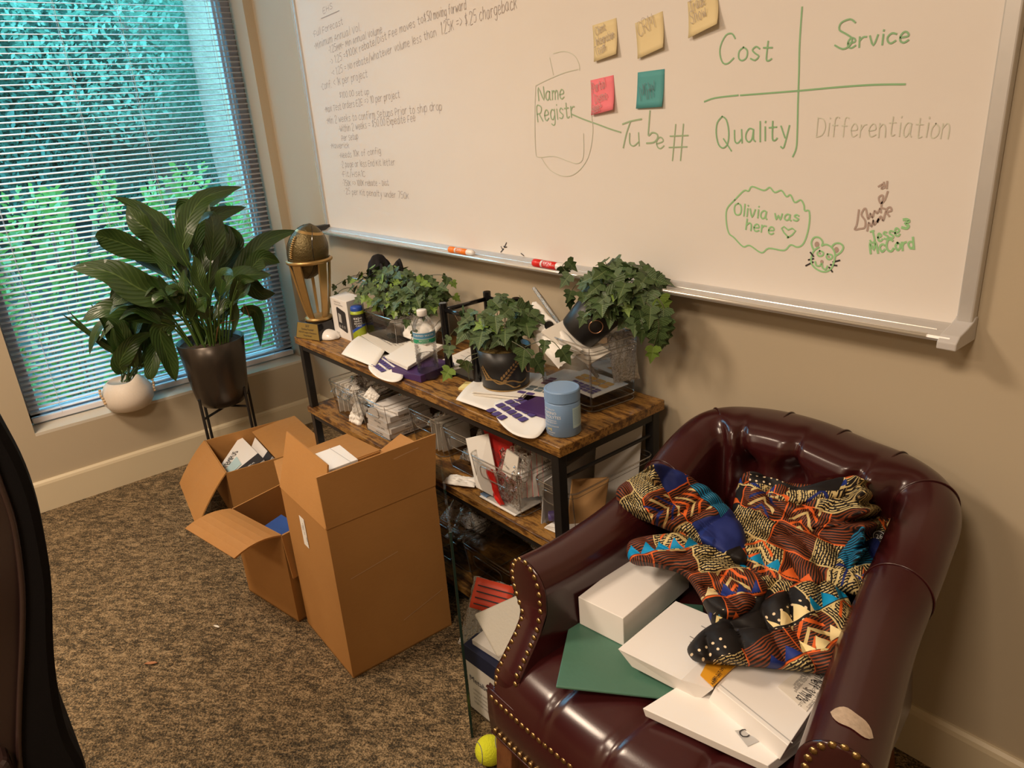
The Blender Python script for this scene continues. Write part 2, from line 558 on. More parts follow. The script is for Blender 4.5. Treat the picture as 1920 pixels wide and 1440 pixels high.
# printed lettering: outlines of the built-in typeface turned into mesh, laid in a frame (or round a cylinder)
def type_into(mb, text, o, x, y, size, lift=0.0006, align='LEFT', cyl=None, stretch=1.0):
    cu = bpy.data.curves.new('lettering', 'FONT')
    cu.body = text
    cu.size = size
    cu.align_x = align
    cu.resolution_u = 2
    ob = bpy.data.objects.new('lettering', cu)
    COL.objects.link(ob)
    dg = bpy.context.evaluated_depsgraph_get()
    me = ob.evaluated_get(dg).to_mesh()
    vs = [q.co.copy() for q in me.vertices]
    fs = [tuple(p.vertices) for p in me.polygons]
    ob.evaluated_get(dg).to_mesh_clear()
    bpy.data.objects.remove(ob)
    bpy.data.curves.remove(cu)
    if cyl:
        (cx, cy), r, a0, z0 = cyl
        mb.add([V((cx + (r + lift) * math.cos(a0 + q.x * stretch / r), cy + (r + lift) * math.sin(a0 + q.x * stretch / r), z0 + q.y)) for q in vs], fs)
    else:
        m = frame_m(o, x, y)
        mb.add([m @ V((q.x * stretch, q.y, lift)) for q in vs], fs)
    return mb

# handwriting: a one-stroke alphabet, 6 high for capitals, 4 for small letters
GL = {}
for row in '''A 0,0 2,6 4,0;.8,2.2 3.2,2.2|B 0,0 0,6 2.6,6 3.3,5 2.6,3.3 0,3.2;2.6,3.3 3.6,2 3,0 0,0|C 4,5 3,6 1.4,5.8 .2,3.8 .2,1.8 1.2,.2 2.6,0 4,1|D 0,0 0,6;0,6 2.4,5.4 3.8,3 2.6,.6 0,0|E 3.6,6 0,6 0,0 3.6,0;0,3 3,3|F 3.6,6 0,6 0,0;0,3 3,3|G 4,5 2.6,6 .8,5 0,3 .8,.6 2.4,0 4,1 4,2.6 2.4,2.6|H 0,0 0,6;4,0 4,6;0,3 4,3|I 1,0 1,6|J 3,6 3,1.2 2,0 .6,.4 0,1.4;1.4,6 4,6|K 0,0 0,6;3.6,6 0,2.4;1.2,3.4 3.8,0|L 0,6 0,0 3.4,0|M 0,0 .5,6 2.2,2 4,6 4.6,0|N 0,0 0,6 3.8,0 3.8,6|O 2,6 .4,5 0,3 .6,.8 2,0 3.6,.8 4,3 3.4,5.2 2,6|P 0,0 0,6 2.6,6 3.6,4.7 2.6,3.2 0,2.8|Q 2,6 .4,5 0,3 .6,.8 2,0 3.4,.8 3.8,3 3.2,5.2 2,6;2.2,1.8 4.4,-.8|R 0,0 0,6 2.6,6 3.4,4.8 2.4,3.2 0,3;1.4,3 3.8,0|S 3.8,5.2 2.6,6 .8,5.4 .6,4 2,3.1 3.4,2 3.2,.6 1.8,0 0,.8|T 0,6 4.2,6;2.1,6 2.1,0|U 0,6 0,1.4 1.4,0 3,.6 3.8,2 3.8,6|V 0,6 1.9,0 3.8,6|W 0,6 1.2,0 2.6,4 4,0 5.2,6|X 0,6 4,0;4,6 0,0|Y 0,6 2,3 4,6;2,3 2,0|Z 0,6 4,6 0,0 4,0
a 3,3.6 1.6,4 .3,2.8 .2,1 1.2,0 2.4,.8 3,3.6;3,3.6 2.9,.8 3.6,0|b 0,6 .1,0;.1,2.4 1.4,4 2.8,3 2.8,1 1.4,0 .1,.8|c 3,3.4 1.6,4 .2,2.6 .4,.8 1.6,0 3,.8|d 2.9,3.4 1.4,4 .2,2.6 .4,.6 1.6,0 2.8,1;3,6 2.9,0|e .3,2 2.8,2.4 2.4,3.8 1.2,4 .2,2.6 .4,.7 1.6,0 3,.8|f 3,5.6 2,6 1.2,5 1.1,0;0,3.4 2.4,3.4|g 2.9,3.4 1.4,4 .2,2.6 .6,.6 1.8,.3 2.8,1.4;3,4 2.9,-1 1.8,-2.2 .4,-1.4|h 0,6 0,0;0,2.4 1.4,4 2.6,3.2 2.8,0|i .5,4 .5,0;.5,5.4 .6,5.7|j 1.4,4 1.4,-1 .6,-2 -.2,-1.4;1.4,5.4 1.5,5.7|k 0,6 0,0;2.6,4 .1,1.8;1,2.6 2.8,0|l .5,6 .5,0|m 0,4 0,0;0,2.6 1,4 1.9,3 1.9,0;1.9,2.6 3,4 3.9,3 3.9,0|n 0,4 0,0;0,2.6 1.4,4 2.6,3 2.7,0|o 1.5,4 .2,2.8 .3,.8 1.5,0 2.8,1 2.8,3 1.5,4|p 0,4 0,-2.2;0,2.8 1.4,4 2.8,3 2.6,.8 1.2,0 0,1|q 2.9,3.4 1.4,4 .2,2.4 1,.2 2.8,1.2;3,4 2.9,-2.2|r 0,4 .1,0;.1,2.4 1.2,3.8 2.4,3.8|s 2.6,3.4 1.4,4 .4,3.1 1.4,2.1 2.6,1.2 1.6,0 .1,.5|t 1.2,5.6 1.2,.6 2,0 2.8,.5;0,3.8 2.6,3.8|u 0,4 .1,.9 1.2,0 2.6,1.2;2.7,4 2.8,0|v 0,4 1.4,0 2.8,4|w 0,4 .9,0 1.9,3 3,0 3.9,4|x 0,4 2.8,0;2.8,4 0,0|y 0,4 1.4,.6;2.8,4 1,-2.2 0,-2|z 0,4 2.6,4 0,0 2.8,0
0 1.8,6 .3,4.4 .3,1.4 1.6,0 3,1.4 3.2,4.4 1.8,6|1 .4,4.8 1.2,6 1.2,0|2 .2,4.8 1.2,6 2.8,5.6 3,4.2 .1,0 3.4,0|3 .2,5.6 2,6 3,4.8 1.2,3.2 3,2 2.4,.2 .1,.4|4 2.6,0 2.6,6 0,2 3.6,2|5 3.2,6 .6,6 .4,3.6 2.4,3.6 3.1,2 2.2,.2 .1,.3|6 2.8,6 .8,3.6 .3,1.4 1.6,0 2.9,1.4 2,3 .5,2|7 0,6 3.2,6 1.2,0|8 1.6,3.2 .4,4.6 1.6,6 2.8,4.8 1.6,3.2 .2,1.6 1.6,0 3.1,1.4 1.6,3.2|9 2.8,4.4 1.6,6 .4,4.6 1.4,3 2.8,4.4 2.2,0|. .4,0 .6,.3|, .6,.3 .2,-.8|/ 0,-.8 2.6,6.6|- .2,2.6 2.6,2.6|= .1,2 2.8,2;.1,3.6 2.8,3.6|> .2,4.6 2.8,2.8 .2,1|< 2.8,4.6 .2,2.8 2.8,1|$ 2.8,4.8 1.4,5.2 .4,4.2 2.4,2.2 2,1 .2,1.2;1.6,6.2 1.3,0|# .8,-.6 1.6,6.4;2.6,-.6 3.4,6.4;0,2 4.2,2;.2,4.2 4.4,4.2|* .4,2.6 .8,2.6 .8,3 .4,3'''.split('\n'):
    for g in row.split('|'):
        k, d = g.split(' ', 1)
        GL[k] = [[tuple(float(t) for t in q.split(',')) for q in st.split()] for st in d.split(';')]

RN = [0]
def ribbon(mb, pts, wd, mtx, lift=0.0008):
    """pen stroke: flat ribbon through 2-D points of the frame mtx"""
    q = [V((pts[0][0], pts[0][1]))]
    for p in pts[1:]:
        p = V((p[0], p[1]))
        if (p - q[-1]).length > wd * 0.15:
            q.append(p)
    if len(q) < 2:
        return
    RN[0] = (RN[0] + 1) % 9
    lift += RN[0] * 0.00005                                  # crossing strokes lie over each other
    vs, m = [], len(q)
    for i in range(m):
        d = (q[min(i + 1, m - 1)] - q[max(i - 1, 0)])
        if d.length < 1e-9:
            d = q[min(i + 1, m - 1)] - q[i] if i < m - 1 else q[i] - q[i - 1]
        d.normalize()
        n = V((-d.y, d.x)) * wd / 2
        e = d * wd * 0.35 * (-1 if i == 0 else (1 if i == m - 1 else 0))
        vs += [mtx @ V((q[i].x + e.x - n.x, q[i].y + e.y - n.y, lift)), mtx @ V((q[i].x + e.x + n.x, q[i].y + e.y + n.y, lift))]
    mb.add(vs, [(2 * i, 2 * i + 2, 2 * i + 3, 2 * i + 1) for i in range(m - 1)])
def scribe(mb, text, p0, p1, h, wd, mtx, jit=0.25, capk=1.0, slant=0.0, fit=True):
    """write text from baseline point p0 to p1 with capital height h in the frame mtx"""
    k = h / 6.0
    rnd = random.Random(text)
    x = 0.0
    strokes = []
    for ch in text:
        if ch == ' ':
            x += 2.6
            continue
        if ch not in GL:
            continue
        ck = capk if (ch.isupper()) else 1.0
        wmax = 0
        dy = rnd.uniform(-jit, jit)
        for st in GL[ch]:
            q = []
            for a, b in st:
                wmax = max(wmax, a * ck)
                q.append((x + a * ck + slant * b * ck + rnd.uniform(-jit, jit) * 0.5, b * ck + dy + rnd.uniform(-jit, jit) * 0.5))
            strokes.append(q)
        x += wmax + 1.3
    d = V((p1[0] - p0[0], p1[1] - p0[1]))
    kx = (d.length / (max(x, 1) * k)) if fit else 1.0
    d.normalize()
    n = V((-d.y, d.x))
    for q in strokes:
        if len(q) > 2:
            q = [tuple(t) for t in catmull([V((a, b, 0)) for a, b in q], 3)]
        ribbon(mb, [(p0[0] + d.x * a[0] * k * kx + n.x * a[1] * k, p0[1] + d.y * a[0] * k * kx + n.y * a[1] * k) for a in q], wd, mtx)


# ------------------------------------------------------------------ room shell
WY0, WY1, WZ0, WZ1 = -1.196, -0.040, 0.326, 2.32        # window opening in the left wall
XR, YF, ZC = 4.7, -4.6, 2.7
b = MB().box((-0.2, YF, -0.12), (XR, 0.16, 0.0)); struct(b.build('floor', 'carpet'))
b = MB().box((-0.2, YF, ZC), (XR, 0.16, ZC + 0.1)); struct(b.build('ceiling', 'ceiling'))
b = MB().box((0, 0.0, 0), (XR, 0.14, ZC)); struct(b.build('wall_back', 'wall'))
b = MB()
b.box((-0.18, YF, 0), (0, WY0, ZC)); b.box((-0.18, WY1, 0), (0, 0.14, ZC))
b.box((-0.18, WY0, 0), (0, WY1, WZ0 - 0.012)); b.box((-0.18, WY0, WZ1), (0, WY1, ZC))
struct(b.build('wall_left', 'wall'))
b = MB().box((XR, YF, 0), (XR + 0.1, 0.14, ZC)); struct(b.build('wall_right', 'wall'))
b = MB().box((0, YF - 0.1, 0), (XR, YF, ZC)); struct(b.build('wall_front', 'wall'))
def base_poly(n): return [(0, 0), (0, 0.129), (0.006, 0.129), (0.012, 0.122), (0.015, 0.112), (0.015, 0)]
b = MB()
b.prism([(x, z) for x, z in base_poly(0)], 0, 4.6, Matrix(((1, 0, 0, 0), (0, 0, -1, 0), (0, 1, 0, 0), (0, 0, 0, 1))))
struct(b.build('baseboard_left', 'trim'))
b = MB()
b.prism([(x, z) for x, z in base_poly(0)], 0.016, XR, Matrix(((0, 0, 1, 0), (-1, 0, 0, 0), (0, 1, 0, 0), (0, 0, 0, 1))))
struct(b.build('baseboard_back', 'trim'))

# window: painted sill, metal frame, pane
win = thing('window_1', (-0.1, (WY0 + WY1) / 2, WZ0), 'tall office window behind the blind', 'window')
win['kind'] = 'structure'
MB().box((-0.160, WY0, WZ0 - 0.012), (0.0, WY1, WZ0)).build('window_sill', 'sillwhite', win)
b = MB()
for lo, hi in (((-0.172, WY0, WZ0), (-0.146, WY0 + 0.05, WZ1)), ((-0.172, WY1 - 0.04, WZ0), (-0.146, WY1, WZ1)), ((-0.172, WY0, WZ0), (-0.146, WY1, WZ0 + 0.045)), ((-0.172, WY0, WZ1 - 0.05), (-0.146, WY1, WZ1))):
    b.box(lo, hi)
b.build('window_frame', 'frame', win, bevel=0.003)
b = MB().box((-0.168, WY1 - 0.075, WZ0 + 0.045), (-0.150, WY1 - 0.062, WZ1 - 0.05)).box((-0.168, WY1 - 0.056, WZ0 + 0.045), (-0.150, WY1 - 0.046, WZ1 - 0.05))
b.build('gasket', 'framelight', win)
MB().box((-0.162, WY0 + 0.05, WZ0 + 0.045), (-0.158, WY1 - 0.04, WZ1 - 0.05)).build('pane', 'glass', win)

# venetian blind
bl = thing('venetian_blind', (-0.112, (WY0 + WY1) / 2, WZ0), 'pale horizontal slat blind lowered over the window', 'blind')
BX, BY0, BY1 = -0.112, WY0 + 0.012, WY1 - 0.012
b = MB()
zz = WZ0 + 0.048
while zz < WZ1 - 0.05:
    rows = []
    for i in range(5):
        t = (i / 4 - 0.5)
        sag = 0.0022 * (1 - 4 * t * t)
        x = BX + t * 0.0245 * math.cos(math.radians(10))
        z = zz + t * 0.0245 * math.sin(math.radians(10)) * -1 + sag
        rows.append([(x, BY0, z), (x, (BY0 + BY1) / 2, z - 0.0006), (x, BY1, z)])
    b.grid(rows)
    zz += 0.0212
b.build('slats', 'slat', bl, smooth=True, solid=0.0007)
MB().box((BX - 0.013, BY0, WZ0 + 0.006), (BX + 0.013, BY1, WZ0 + 0.030)).build('bottom_rail', 'slat', bl, bevel=0.004)
MB().box((BX - 0.02, BY0, WZ1 - 0.04), (BX + 0.02, BY1, WZ1)).build('head_rail', 'slat', bl)
for y in (-1.075, -0.72, -0.50, -0.15):
    b = MB()
    for dx in (-0.0135, 0.0135):
        b.tube([(BX + dx, y, WZ0 + 0.02), (BX + dx, y, WZ1 - 0.03)], 0.0008, 5)
    b.build('ladder_cord', 'cord', bl)

# ------------------------------------------------------------------ the garden outside
b = MB()
rows = []
for i in range(14):
    x = -0.2 - i * 1.0
    rows.append([(x, y, -0.25 + (0.0 if x > -4 else (-(x + 4)) * 0.75)) for y in [-10 + 1.6 * j for j in range(14)]])
b.grid(rows)
struct(b.build('ground', 'ground'))
def leaf_cloud(mb, rnd, c, rad, n, size, flat=0.0):
    for _ in range(n):
        d = V((rnd.gauss(0, 1), rnd.gauss(0, 1), rnd.gauss(0, 1))).normalized()
        r = rnd.uniform(0.55, 1.0) ** 0.6
        p = V(c) + V((d.x * rad[0], d.y * rad[1], d.z * rad[2])) * r
        a = V((rnd.uniform(-1, 1), rnd.uniform(-1, 1), rnd.uniform(-0.4, 1.0))).normalized()
        q = a.orthogonal().normalized()
        s = size * rnd.uniform(0.6, 1.3)
        mb.add([p - a * s * 0.1, p + q * s * 0.28 + a * s * 0.45, p + a * s, p - q * s * 0.28 + a * s * 0.45], [(0, 1, 2, 3)])
rnd = random.Random(3)
def shrub(x, y, zt, rx, ry, label, n, mt, size=0.055):
    r = thing('shrub', (x, y, -0.25), label, 'shrub', 'shrubs outside the window')
    h = zt + 0.25
    s = MB()
    for k in range(9):
        a = rnd.uniform(0, 6.28)
        s.tube([(x, y, -0.25), (x + 0.3 * rx * math.cos(a), y + 0.3 * ry * math.sin(a), -0.25 + h * 0.5), (x + 0.75 * rx * math.cos(a), y + 0.75 * ry * math.sin(a), zt - 0.1)], 0.008, 5)
    s.build('stems', 'bark', r)
    f = MB()
    leaf_cloud(f, rnd, (x, y, -0.25 + h * 0.52), (rx, ry, h * 0.45), n, size)
    for k in range(16):                                     # upright shoots on top
        px, py = x + rnd.uniform(-0.8, 0.8) * rx, y + rnd.uniform(-0.9, 0.9) * ry
        zb = zt - 0.22 + rnd.uniform(-0.05, 0.05)
        for i in range(16):
            a = V((rnd.uniform(-1, 1), rnd.uniform(-1, 1), rnd.uniform(0.1, 1))).normalized()
            q = a.orthogonal().normalized()
            p = V((px, py, zb + i * 0.017))
            sz = size * rnd.uniform(0.7, 1.2)
            f.add([p, p + q * sz * 0.3 + a * sz * 0.5, p + a * sz, p - q * sz * 0.3 + a * sz * 0.5], [(0, 1, 2, 3)])
    f.build('foliage', mt, r)
shrub(-1.05, -0.86, 1.10, 0.42, 0.36, 'lime green shrub outside the left part of the window', 1500, 'hedge')
shrub(-1.15, -0.22, 1.13, 0.45, 0.36, 'lime green shrub outside the middle of the window, behind the tall lily', 1700, 'hedge')
shrub(-1.3, 0.52, 1.02, 0.45, 0.42, 'green shrub outside the right edge of the window', 1700, 'hedge')
def tree(x, y, trunk, crown, label, mt, n, size, tr=0.14):
    r = thing('tree', (x, y, -0.3), label, 'tree', 'trees beyond the shrubs')
    t = MB()
    m = len(trunk)
    t.tube(catmull(trunk, 6), [tr * (1.15 - 0.5 * i / ((m - 1) * 6)) for i in range((m - 1) * 6 + 1)], 14)
    t.build('trunk', 'bark', r, smooth=True)
    f = MB()
    for c, rad in crown:
        leaf_cloud(f, rnd, c, rad, n, size)
    f.build('foliage', mt, r)
tree(-3.0, 0.98, [(-3.0, 1.0, -0.3), (-3.0, 0.96, 0.62), (-3.0, 0.885, 1.15), (-3.0, 0.865, 1.9), (-3.0, 0.86, 2.6), (-3.1, 0.8, 4.2)],
     [((-3.5, 1.6, 1.9), (0.7, 0.9, 1.0)), ((-3.9, 0.4, 2.2), (0.9, 0.9, 0.9))], 'tree with a thick pale leaning trunk near the right edge of the window', 'tree2', 9000, 0.055)
tree(-4.6, -1.0, [(-4.6, -1.0, 0.1), (-4.55, -0.9, 2.0), (-4.6, -1.0, 3.0)],
     [((-4.6, -0.8, 2.3), (1.0, 1.5, 0.9)), ((-4.4, -0.2, 1.6), (0.8, 0.9, 0.9)), ((-4.7, -2.0, 1.6), (0.9, 1.0, 1.1))], 'dense tree outside behind the left part of the window', 'tree', 12000, 0.058)
tree(-5.4, 1.0, [(-5.4, 1.0, 0.6), (-5.35, 1.05, 2.4), (-5.4, 1.0, 3.1)],
     [((-5.3, 0.8, 2.4), (1.2, 1.6, 1.0)), ((-5.0, 1.8, 1.7), (1.0, 1.2, 1.0)), ((-5.2, 0.1, 1.5), (0.9, 1.0, 0.9))], 'bright leafy tree outside behind the middle of the window', 'tree2', 12000, 0.058)
tree(-7.2, 2.6, [(-7.2, 2.6, 2.0), (-7.2, 2.7, 3.0), (-7.2, 2.6, 3.9)],
     [((-7.0, 2.4, 3.0), (1.4, 2.2, 1.2)), ((-7.0, 0.2, 3.0), (1.4, 2.0, 1.2)), ((-6.8, -2.4, 2.9), (1.4, 1.9, 1.2))], 'tall tree farthest up the bank outside the window', 'tree', 7000, 0.11)

# ------------------------------------------------------------------ whiteboard
WX0, WX1, WB, WT = 0.403, 2.850, 0.988, 2.205
BYS = -0.0135                                                # writing surface
wb = thing('whiteboard', ((WX0 + WX1) / 2, -0.002, WB), 'large wall whiteboard covered in handwritten notes', 'whiteboard')
MB().box((WX0 + 0.01, BYS, WB), (WX1 - 0.01, -0.002, WT - 0.01)).build('panel', 'board', wb)
for lo, hi in (((WX0, -0.021, WB - 0.01), (WX0 + 0.022, -0.001, WT)), ((WX1 - 0.026, -0.023, WB - 0.005), (WX1, -0.001, WT)), ((WX0, -0.021, WT - 0.024), (WX1, -0.001, WT))):
    MB().box(lo, hi).build('frame_rail', 'alu', wb, bevel=0.003)
b = MB().box((WX0 + 0.002, -0.0232, WB), (WX0 + 0.006, -0.0202, WT)); b.build('frame_bead', 'alulip', wb)
# marker tray: sloping apron, flat floor, bright rounded lip
TZ = 0.981
sec = [(-0.0136, 0.0105), (-0.020, 0.0085), (-0.034, 0.0005), (-0.040, -0.0005), (-0.070, -0.0005), (-0.074, 0.0035), (-0.080, 0.0035), (-0.082, -0.001), (-0.080, -0.0055), (-0.060, -0.006), (-0.002, -0.006), (-0.002, 0.0105)]
tr = MB().prism(sec, WX0 + 0.01, WX1 - 0.012, Matrix(((0, 0, 1, 0), (1, 0, 0, 0), (0, 1, 0, TZ), (0, 0, 0, 1))))
tray = tr.build('marker_tray', 'alu', wb)
MB().tube([(WX0 + 0.012, -0.079, TZ + 0.0008), (WX1 - 0.05, -0.079, TZ + 0.0008)], 0.0048, 10).build('tray_lip', 'alulip', tray, smooth=True)
MB().tube([(WX0 + 0.012, -0.0345, TZ + 0.0012), (WX1 - 0.05, -0.0345, TZ + 0.0012)], 0.0011, 6).build('tray_groove', 'alulip', tray)
# end caps
b = MB()
arc = [(-0.0135, 0.026)] + [(-0.0135 - 0.074 * (1 - math.cos(t)), 0.012 + 0.014 * (1 - t / 1.571) - 0.005 * t) for t in [0.2 * i for i in range(1, 8)]] + [(-0.087, -0.004), (-0.087, -0.017), (-0.001, -0.017), (-0.001, 0.026)]
b.prism(arc, WX1 - 0.030, WX1 + 0.002, Matrix(((0, 0, 1, 0), (1, 0, 0, 0), (0, 1, 0, TZ), (0, 0, 0, 1))))
b.build('end_cap', 'greyplastic', wb, bevel=0.002)
b = MB().box((WX0 - 0.004, -0.087, TZ - 0.012), (WX0 + 0.026, -0.001, TZ + 0.02)); b.build('end_cap', 'darkplastic', wb, bevel=0.003)

BM = Matrix(((1, 0, 0, 0), (0, 0, -1, BYS), (0, 1, 0, 0), (0, 0, 0, 1)))      # board frame: (x, z) -> room, normal towards the room
NOTES = [
 ('EHS', [(0.6331,1.7629),(0.7137,1.7715)], .028), ('*Full Forecast', [(0.5302,1.6964),(0.7712,1.7133)], .030),
 ('*Minimum Annual Vol.', [(0.5274,1.6549),(0.8858,1.6806)], .034), ('*1.25MM- Min Annual Volume', [(0.6349,1.6314),(1.0192,1.6601)], .030),
 ('*> 1.25 =$100K rebate/Dist Fee moves to', [(0.6325,1.5928),(1.2591,1.6615)], .031), ('$.50 moving forward', [(1.2589,1.6608),(1.4727,1.6694)], .034),
 ('*< 1.25 = No rebate/whatever volume less than', [(0.6317,1.5552),(1.3191,1.6187)], .032), ('1.25K => $.25 chargeback', [(1.3406,1.6196),(1.6896,1.645)], .042),
 ('*Conf. < 1K per project', [(0.5316,1.5138),(0.8919,1.5345)], .034), ('$100.00 set up', [(0.6682,1.4784),(0.8862,1.4797)], .027),
 ('*Max Test Orders E2E => 10 per project', [(0.5359,1.4331),(1.0806,1.4591)], .032), ('*Min 2 weeks to confirm Setups Prior to ship drop', [(0.537,1.3927),(1.3119,1.4113)], .034),
 ('*Within 2 weeks = $50.00 Expedite Fee', [(0.6274,1.36),(1.1575,1.3832)], .033), ('Per Setup', [(0.6384,1.3279),(0.7679,1.3336)], .030),
 ('*Maverick', [(0.5365,1.3026),(0.692,1.3029)], .028), ('*Needs 10K of config', [(0.601,1.2652),(0.9158,1.2817)], .030),
 ('*2 page or less End Kit letter', [(0.6023,1.231),(1.0005,1.2438)], .031), ('*Fit/HSA1C', [(0.597,1.1948),(0.7846,1.2017)], .030),
 ('*750K => 100K rebate - Dist', [(0.5939,1.1616),(0.9426,1.1735)], .029), ('*.25 per Kit penalty under 750K', [(0.5942,1.1311),(1.0652,1.1325)], .030)]
b = MB()
for t, (p0, p1), h in NOTES:
    scribe(b, t, p0, p1, h * 0.76, 0.0014, BM, jit=0.3, capk=0.8, slant=0.12)
ribbon(b, [(0.6134,1.7494),(0.7527,1.7572)], 0.0024, BM)
b.build('handwritten_notes', 'pen', wb)
def strokes(mt, name, segs, wd):
    q = MB()
    for sg in segs:
        if len(sg) > 2:
            sg = [tuple(t) for t in catmull([V((a, c, 0)) for a, c in sg], 4)]
        ribbon(q, sg, wd, BM)
    return q
# quadrant drawing
b = strokes('green', '', [[(2.4853,1.5427),(2.4851,1.4821),(2.4876,1.431),(2.4897,1.3756),(2.4925,1.3187),(2.4923,1.293),(2.4862,1.2767)], [(2.2739,1.3891),(2.3018,1.3952),(2.3559,1.3974)], [(2.3619,1.397),(2.4851,1.3982),(2.5702,1.4),(2.6331,1.3999),(2.6866,1.3973)]], 0.0032)
for t, (p0, p1), h in (('C', [(2.307,1.4615),(2.3537,1.4596)], 0.0545), ('ost', [(2.3519,1.463),(2.4368,1.4564)], 0.0369), ('S', [(2.5545,1.4638),(2.5991,1.4624)], 0.048), ('ervice', [(2.5779,1.4644),(2.6904,1.4643)], 0.0243),
                       ('Q', [(2.309,1.2939),(2.3544,1.2978)], 0.0637), ('uality', [(2.352,1.3034),(2.4844,1.3108)], 0.0388)):
    scribe(b, t, p0, p1, h, 0.0030, BM, jit=0.12)
b.build('quadrant_drawing', 'green', wb)
b = MB()
scribe(b, 'Differentiation', *[(2.5322,1.3149),(2.7724,1.3087)], 0.0342, 0.0019, BM, jit=0.3)
b.build('wiped_word', 'faintgreen', wb)
ribbon_d = [(2.5273,1.3616),(2.5459,1.3563),(2.5587,1.3451)]
# tube sketch
b = strokes('palegreen', '', [[(1.8739,1.3779),(1.9113,1.3656),(1.9625,1.3513),(2.0038,1.3395),(2.0361,1.3316)], [(2.0424,1.35),(2.068,1.3558),(2.1006,1.3595)], [(2.0672,1.3558),(2.0539,1.3284),(2.0434,1.2963)], [(2.1256,1.3764),(2.1222,1.3437),(2.1211,1.323),(2.1322,1.3291),(2.1462,1.3253),(2.147,1.3157),(2.1359,1.3075),(2.1154,1.306)]], 0.0036)
for t, (p0, p1), h in (('Name', [(1.7513,1.4162),(1.8534,1.4166)], 0.0326), ('Registr', [(1.7431,1.3637),(1.8903,1.3722)], 0.0382), ('u', [(2.0634,1.2996),(2.1059,1.2994)], 0.0434), ('e', [(2.1452,1.2921),(2.1761,1.2961)], 0.0362), ('#', [(2.1816,1.2755),(2.2494,1.277)], 0.0661)):
    scribe(b, t, p0, p1, h, 0.0030, BM, jit=0.12)
b.build('tube_lettering', 'palegreen', wb)
b = strokes('faint', '', [[(1.742,1.4539),(1.789,1.4655),(1.8502,1.4772),(1.8993,1.4816)], [(1.742,1.4539),(1.7328,1.3856),(1.7278,1.2888),(1.7423,1.2731),(1.7997,1.2758),(1.8561,1.2627),(1.8882,1.2586),(1.908,1.2746),(1.9114,1.3311)], [(1.7488,1.2724),(1.7824,1.24),(1.835,1.2253),(1.8824,1.2352),(1.9248,1.2731),(1.9438,1.3305),(1.9411,1.3734)], [(1.7998,1.5159),(1.8109,1.475)], [(1.8144,1.5248),(1.8532,1.5262),(1.8879,1.5139),(1.9033,1.4927),(1.9044,1.4789)]], 0.0020)
b.build('tube_outline', 'faintgreen', wb)
# cloud with words
b = strokes('pg', '', [[(2.3578,1.1872),(2.3793,1.2072),(2.3905,1.207),(2.3987,1.2165),(2.4264,1.2096),(2.4394,1.2161),(2.4514,1.2065),(2.466,1.211),(2.4779,1.1993),(2.4868,1.2029),(2.4969,1.1886),(2.5091,1.194),(2.5169,1.1846),(2.5196,1.1733),(2.5284,1.1738),(2.5314,1.1543),(2.5285,1.1276),(2.5212,1.1069),(2.509,1.0996),(2.494,1.1027),(2.48,1.09),(2.4453,1.0912),(2.4283,1.08),(2.3994,1.093),(2.3832,1.089),(2.3594,1.1069),(2.3464,1.115),(2.339,1.138),(2.3391,1.1668),(2.3578,1.1872)]], 0.0032)
for t, (p0, p1), h in (('Olivia', [(2.3571,1.1564),(2.4423,1.1512)], 0.0247), ('was', [(2.4549,1.152),(2.513,1.1525)], 0.0183), ('here', [(2.3883,1.1265),(2.4597,1.1201)], 0.0224)):
    scribe(b, t, p0, p1, h, 0.0032, BM, jit=0.1)
for sg in [[(2.4885,1.1176),(2.4774,1.127),(2.4716,1.1351),(2.4766,1.1389),(2.4863,1.1328),(2.4952,1.1368),(2.5029,1.1323),(2.4962,1.1234),(2.4856,1.1167)]]:
    ribbon(b, sg, 0.0032, BM)
b.build('cloud_message', 'brightgreen', wb)
# little animal face
b = strokes('pg', '', [[(2.5453,1.0956),(2.5388,1.1101),(2.5432,1.1215),(2.5536,1.123),(2.5619,1.1155),(2.5612,1.1071)], [(2.5809,1.1056),(2.587,1.1134),(2.5969,1.1153),(2.6045,1.1095),(2.6018,1.0994),(2.5908,1.0901)], [(2.5612,1.1078),(2.5702,1.1106),(2.5809,1.1063),(2.5886,1.0965),(2.5898,1.0834),(2.5846,1.0645),(2.5716,1.0559),(2.5555,1.0588),(2.5433,1.0683),(2.5412,1.0817),(2.5453,1.0956),(2.5552,1.1039)],
    [(2.55,1.0742),(2.5531,1.0667),(2.5601,1.0668),(2.5642,1.0723),(2.5663,1.0641),(2.5729,1.0608),(2.5764,1.068)], [(2.5576,1.0968),(2.5528,1.0913),(2.5567,1.086),(2.5642,1.0881),(2.5651,1.0942),(2.5576,1.0968)], [(2.5743,1.0918),(2.5724,1.0856),(2.5773,1.0814),(2.5838,1.0848),(2.5833,1.0907),(2.5743,1.0918)]], 0.0034)
b.build('animal_face', 'brightgreen', wb)
for c, r in ([(2.5506,1.1088),(2.5457,1.1084)], [(2.5914,1.102),(2.5867,1.1016)], [(2.5639,1.0753),(2.5605,1.075)], [(2.5587,1.0916),(2.557,1.0914)], [(2.5775,1.0868),(2.5758,1.0866)]):
    rr = abs(c[0] - r[0])
    MB().add([BM @ V((c[0] + rr * math.cos(k * PI / 5), c[1] + 1.2 * rr * math.sin(k * PI / 5), 0.0009)) for k in range(10)], [tuple(range(10))]).build('brown_fill', 'brownpen', wb)
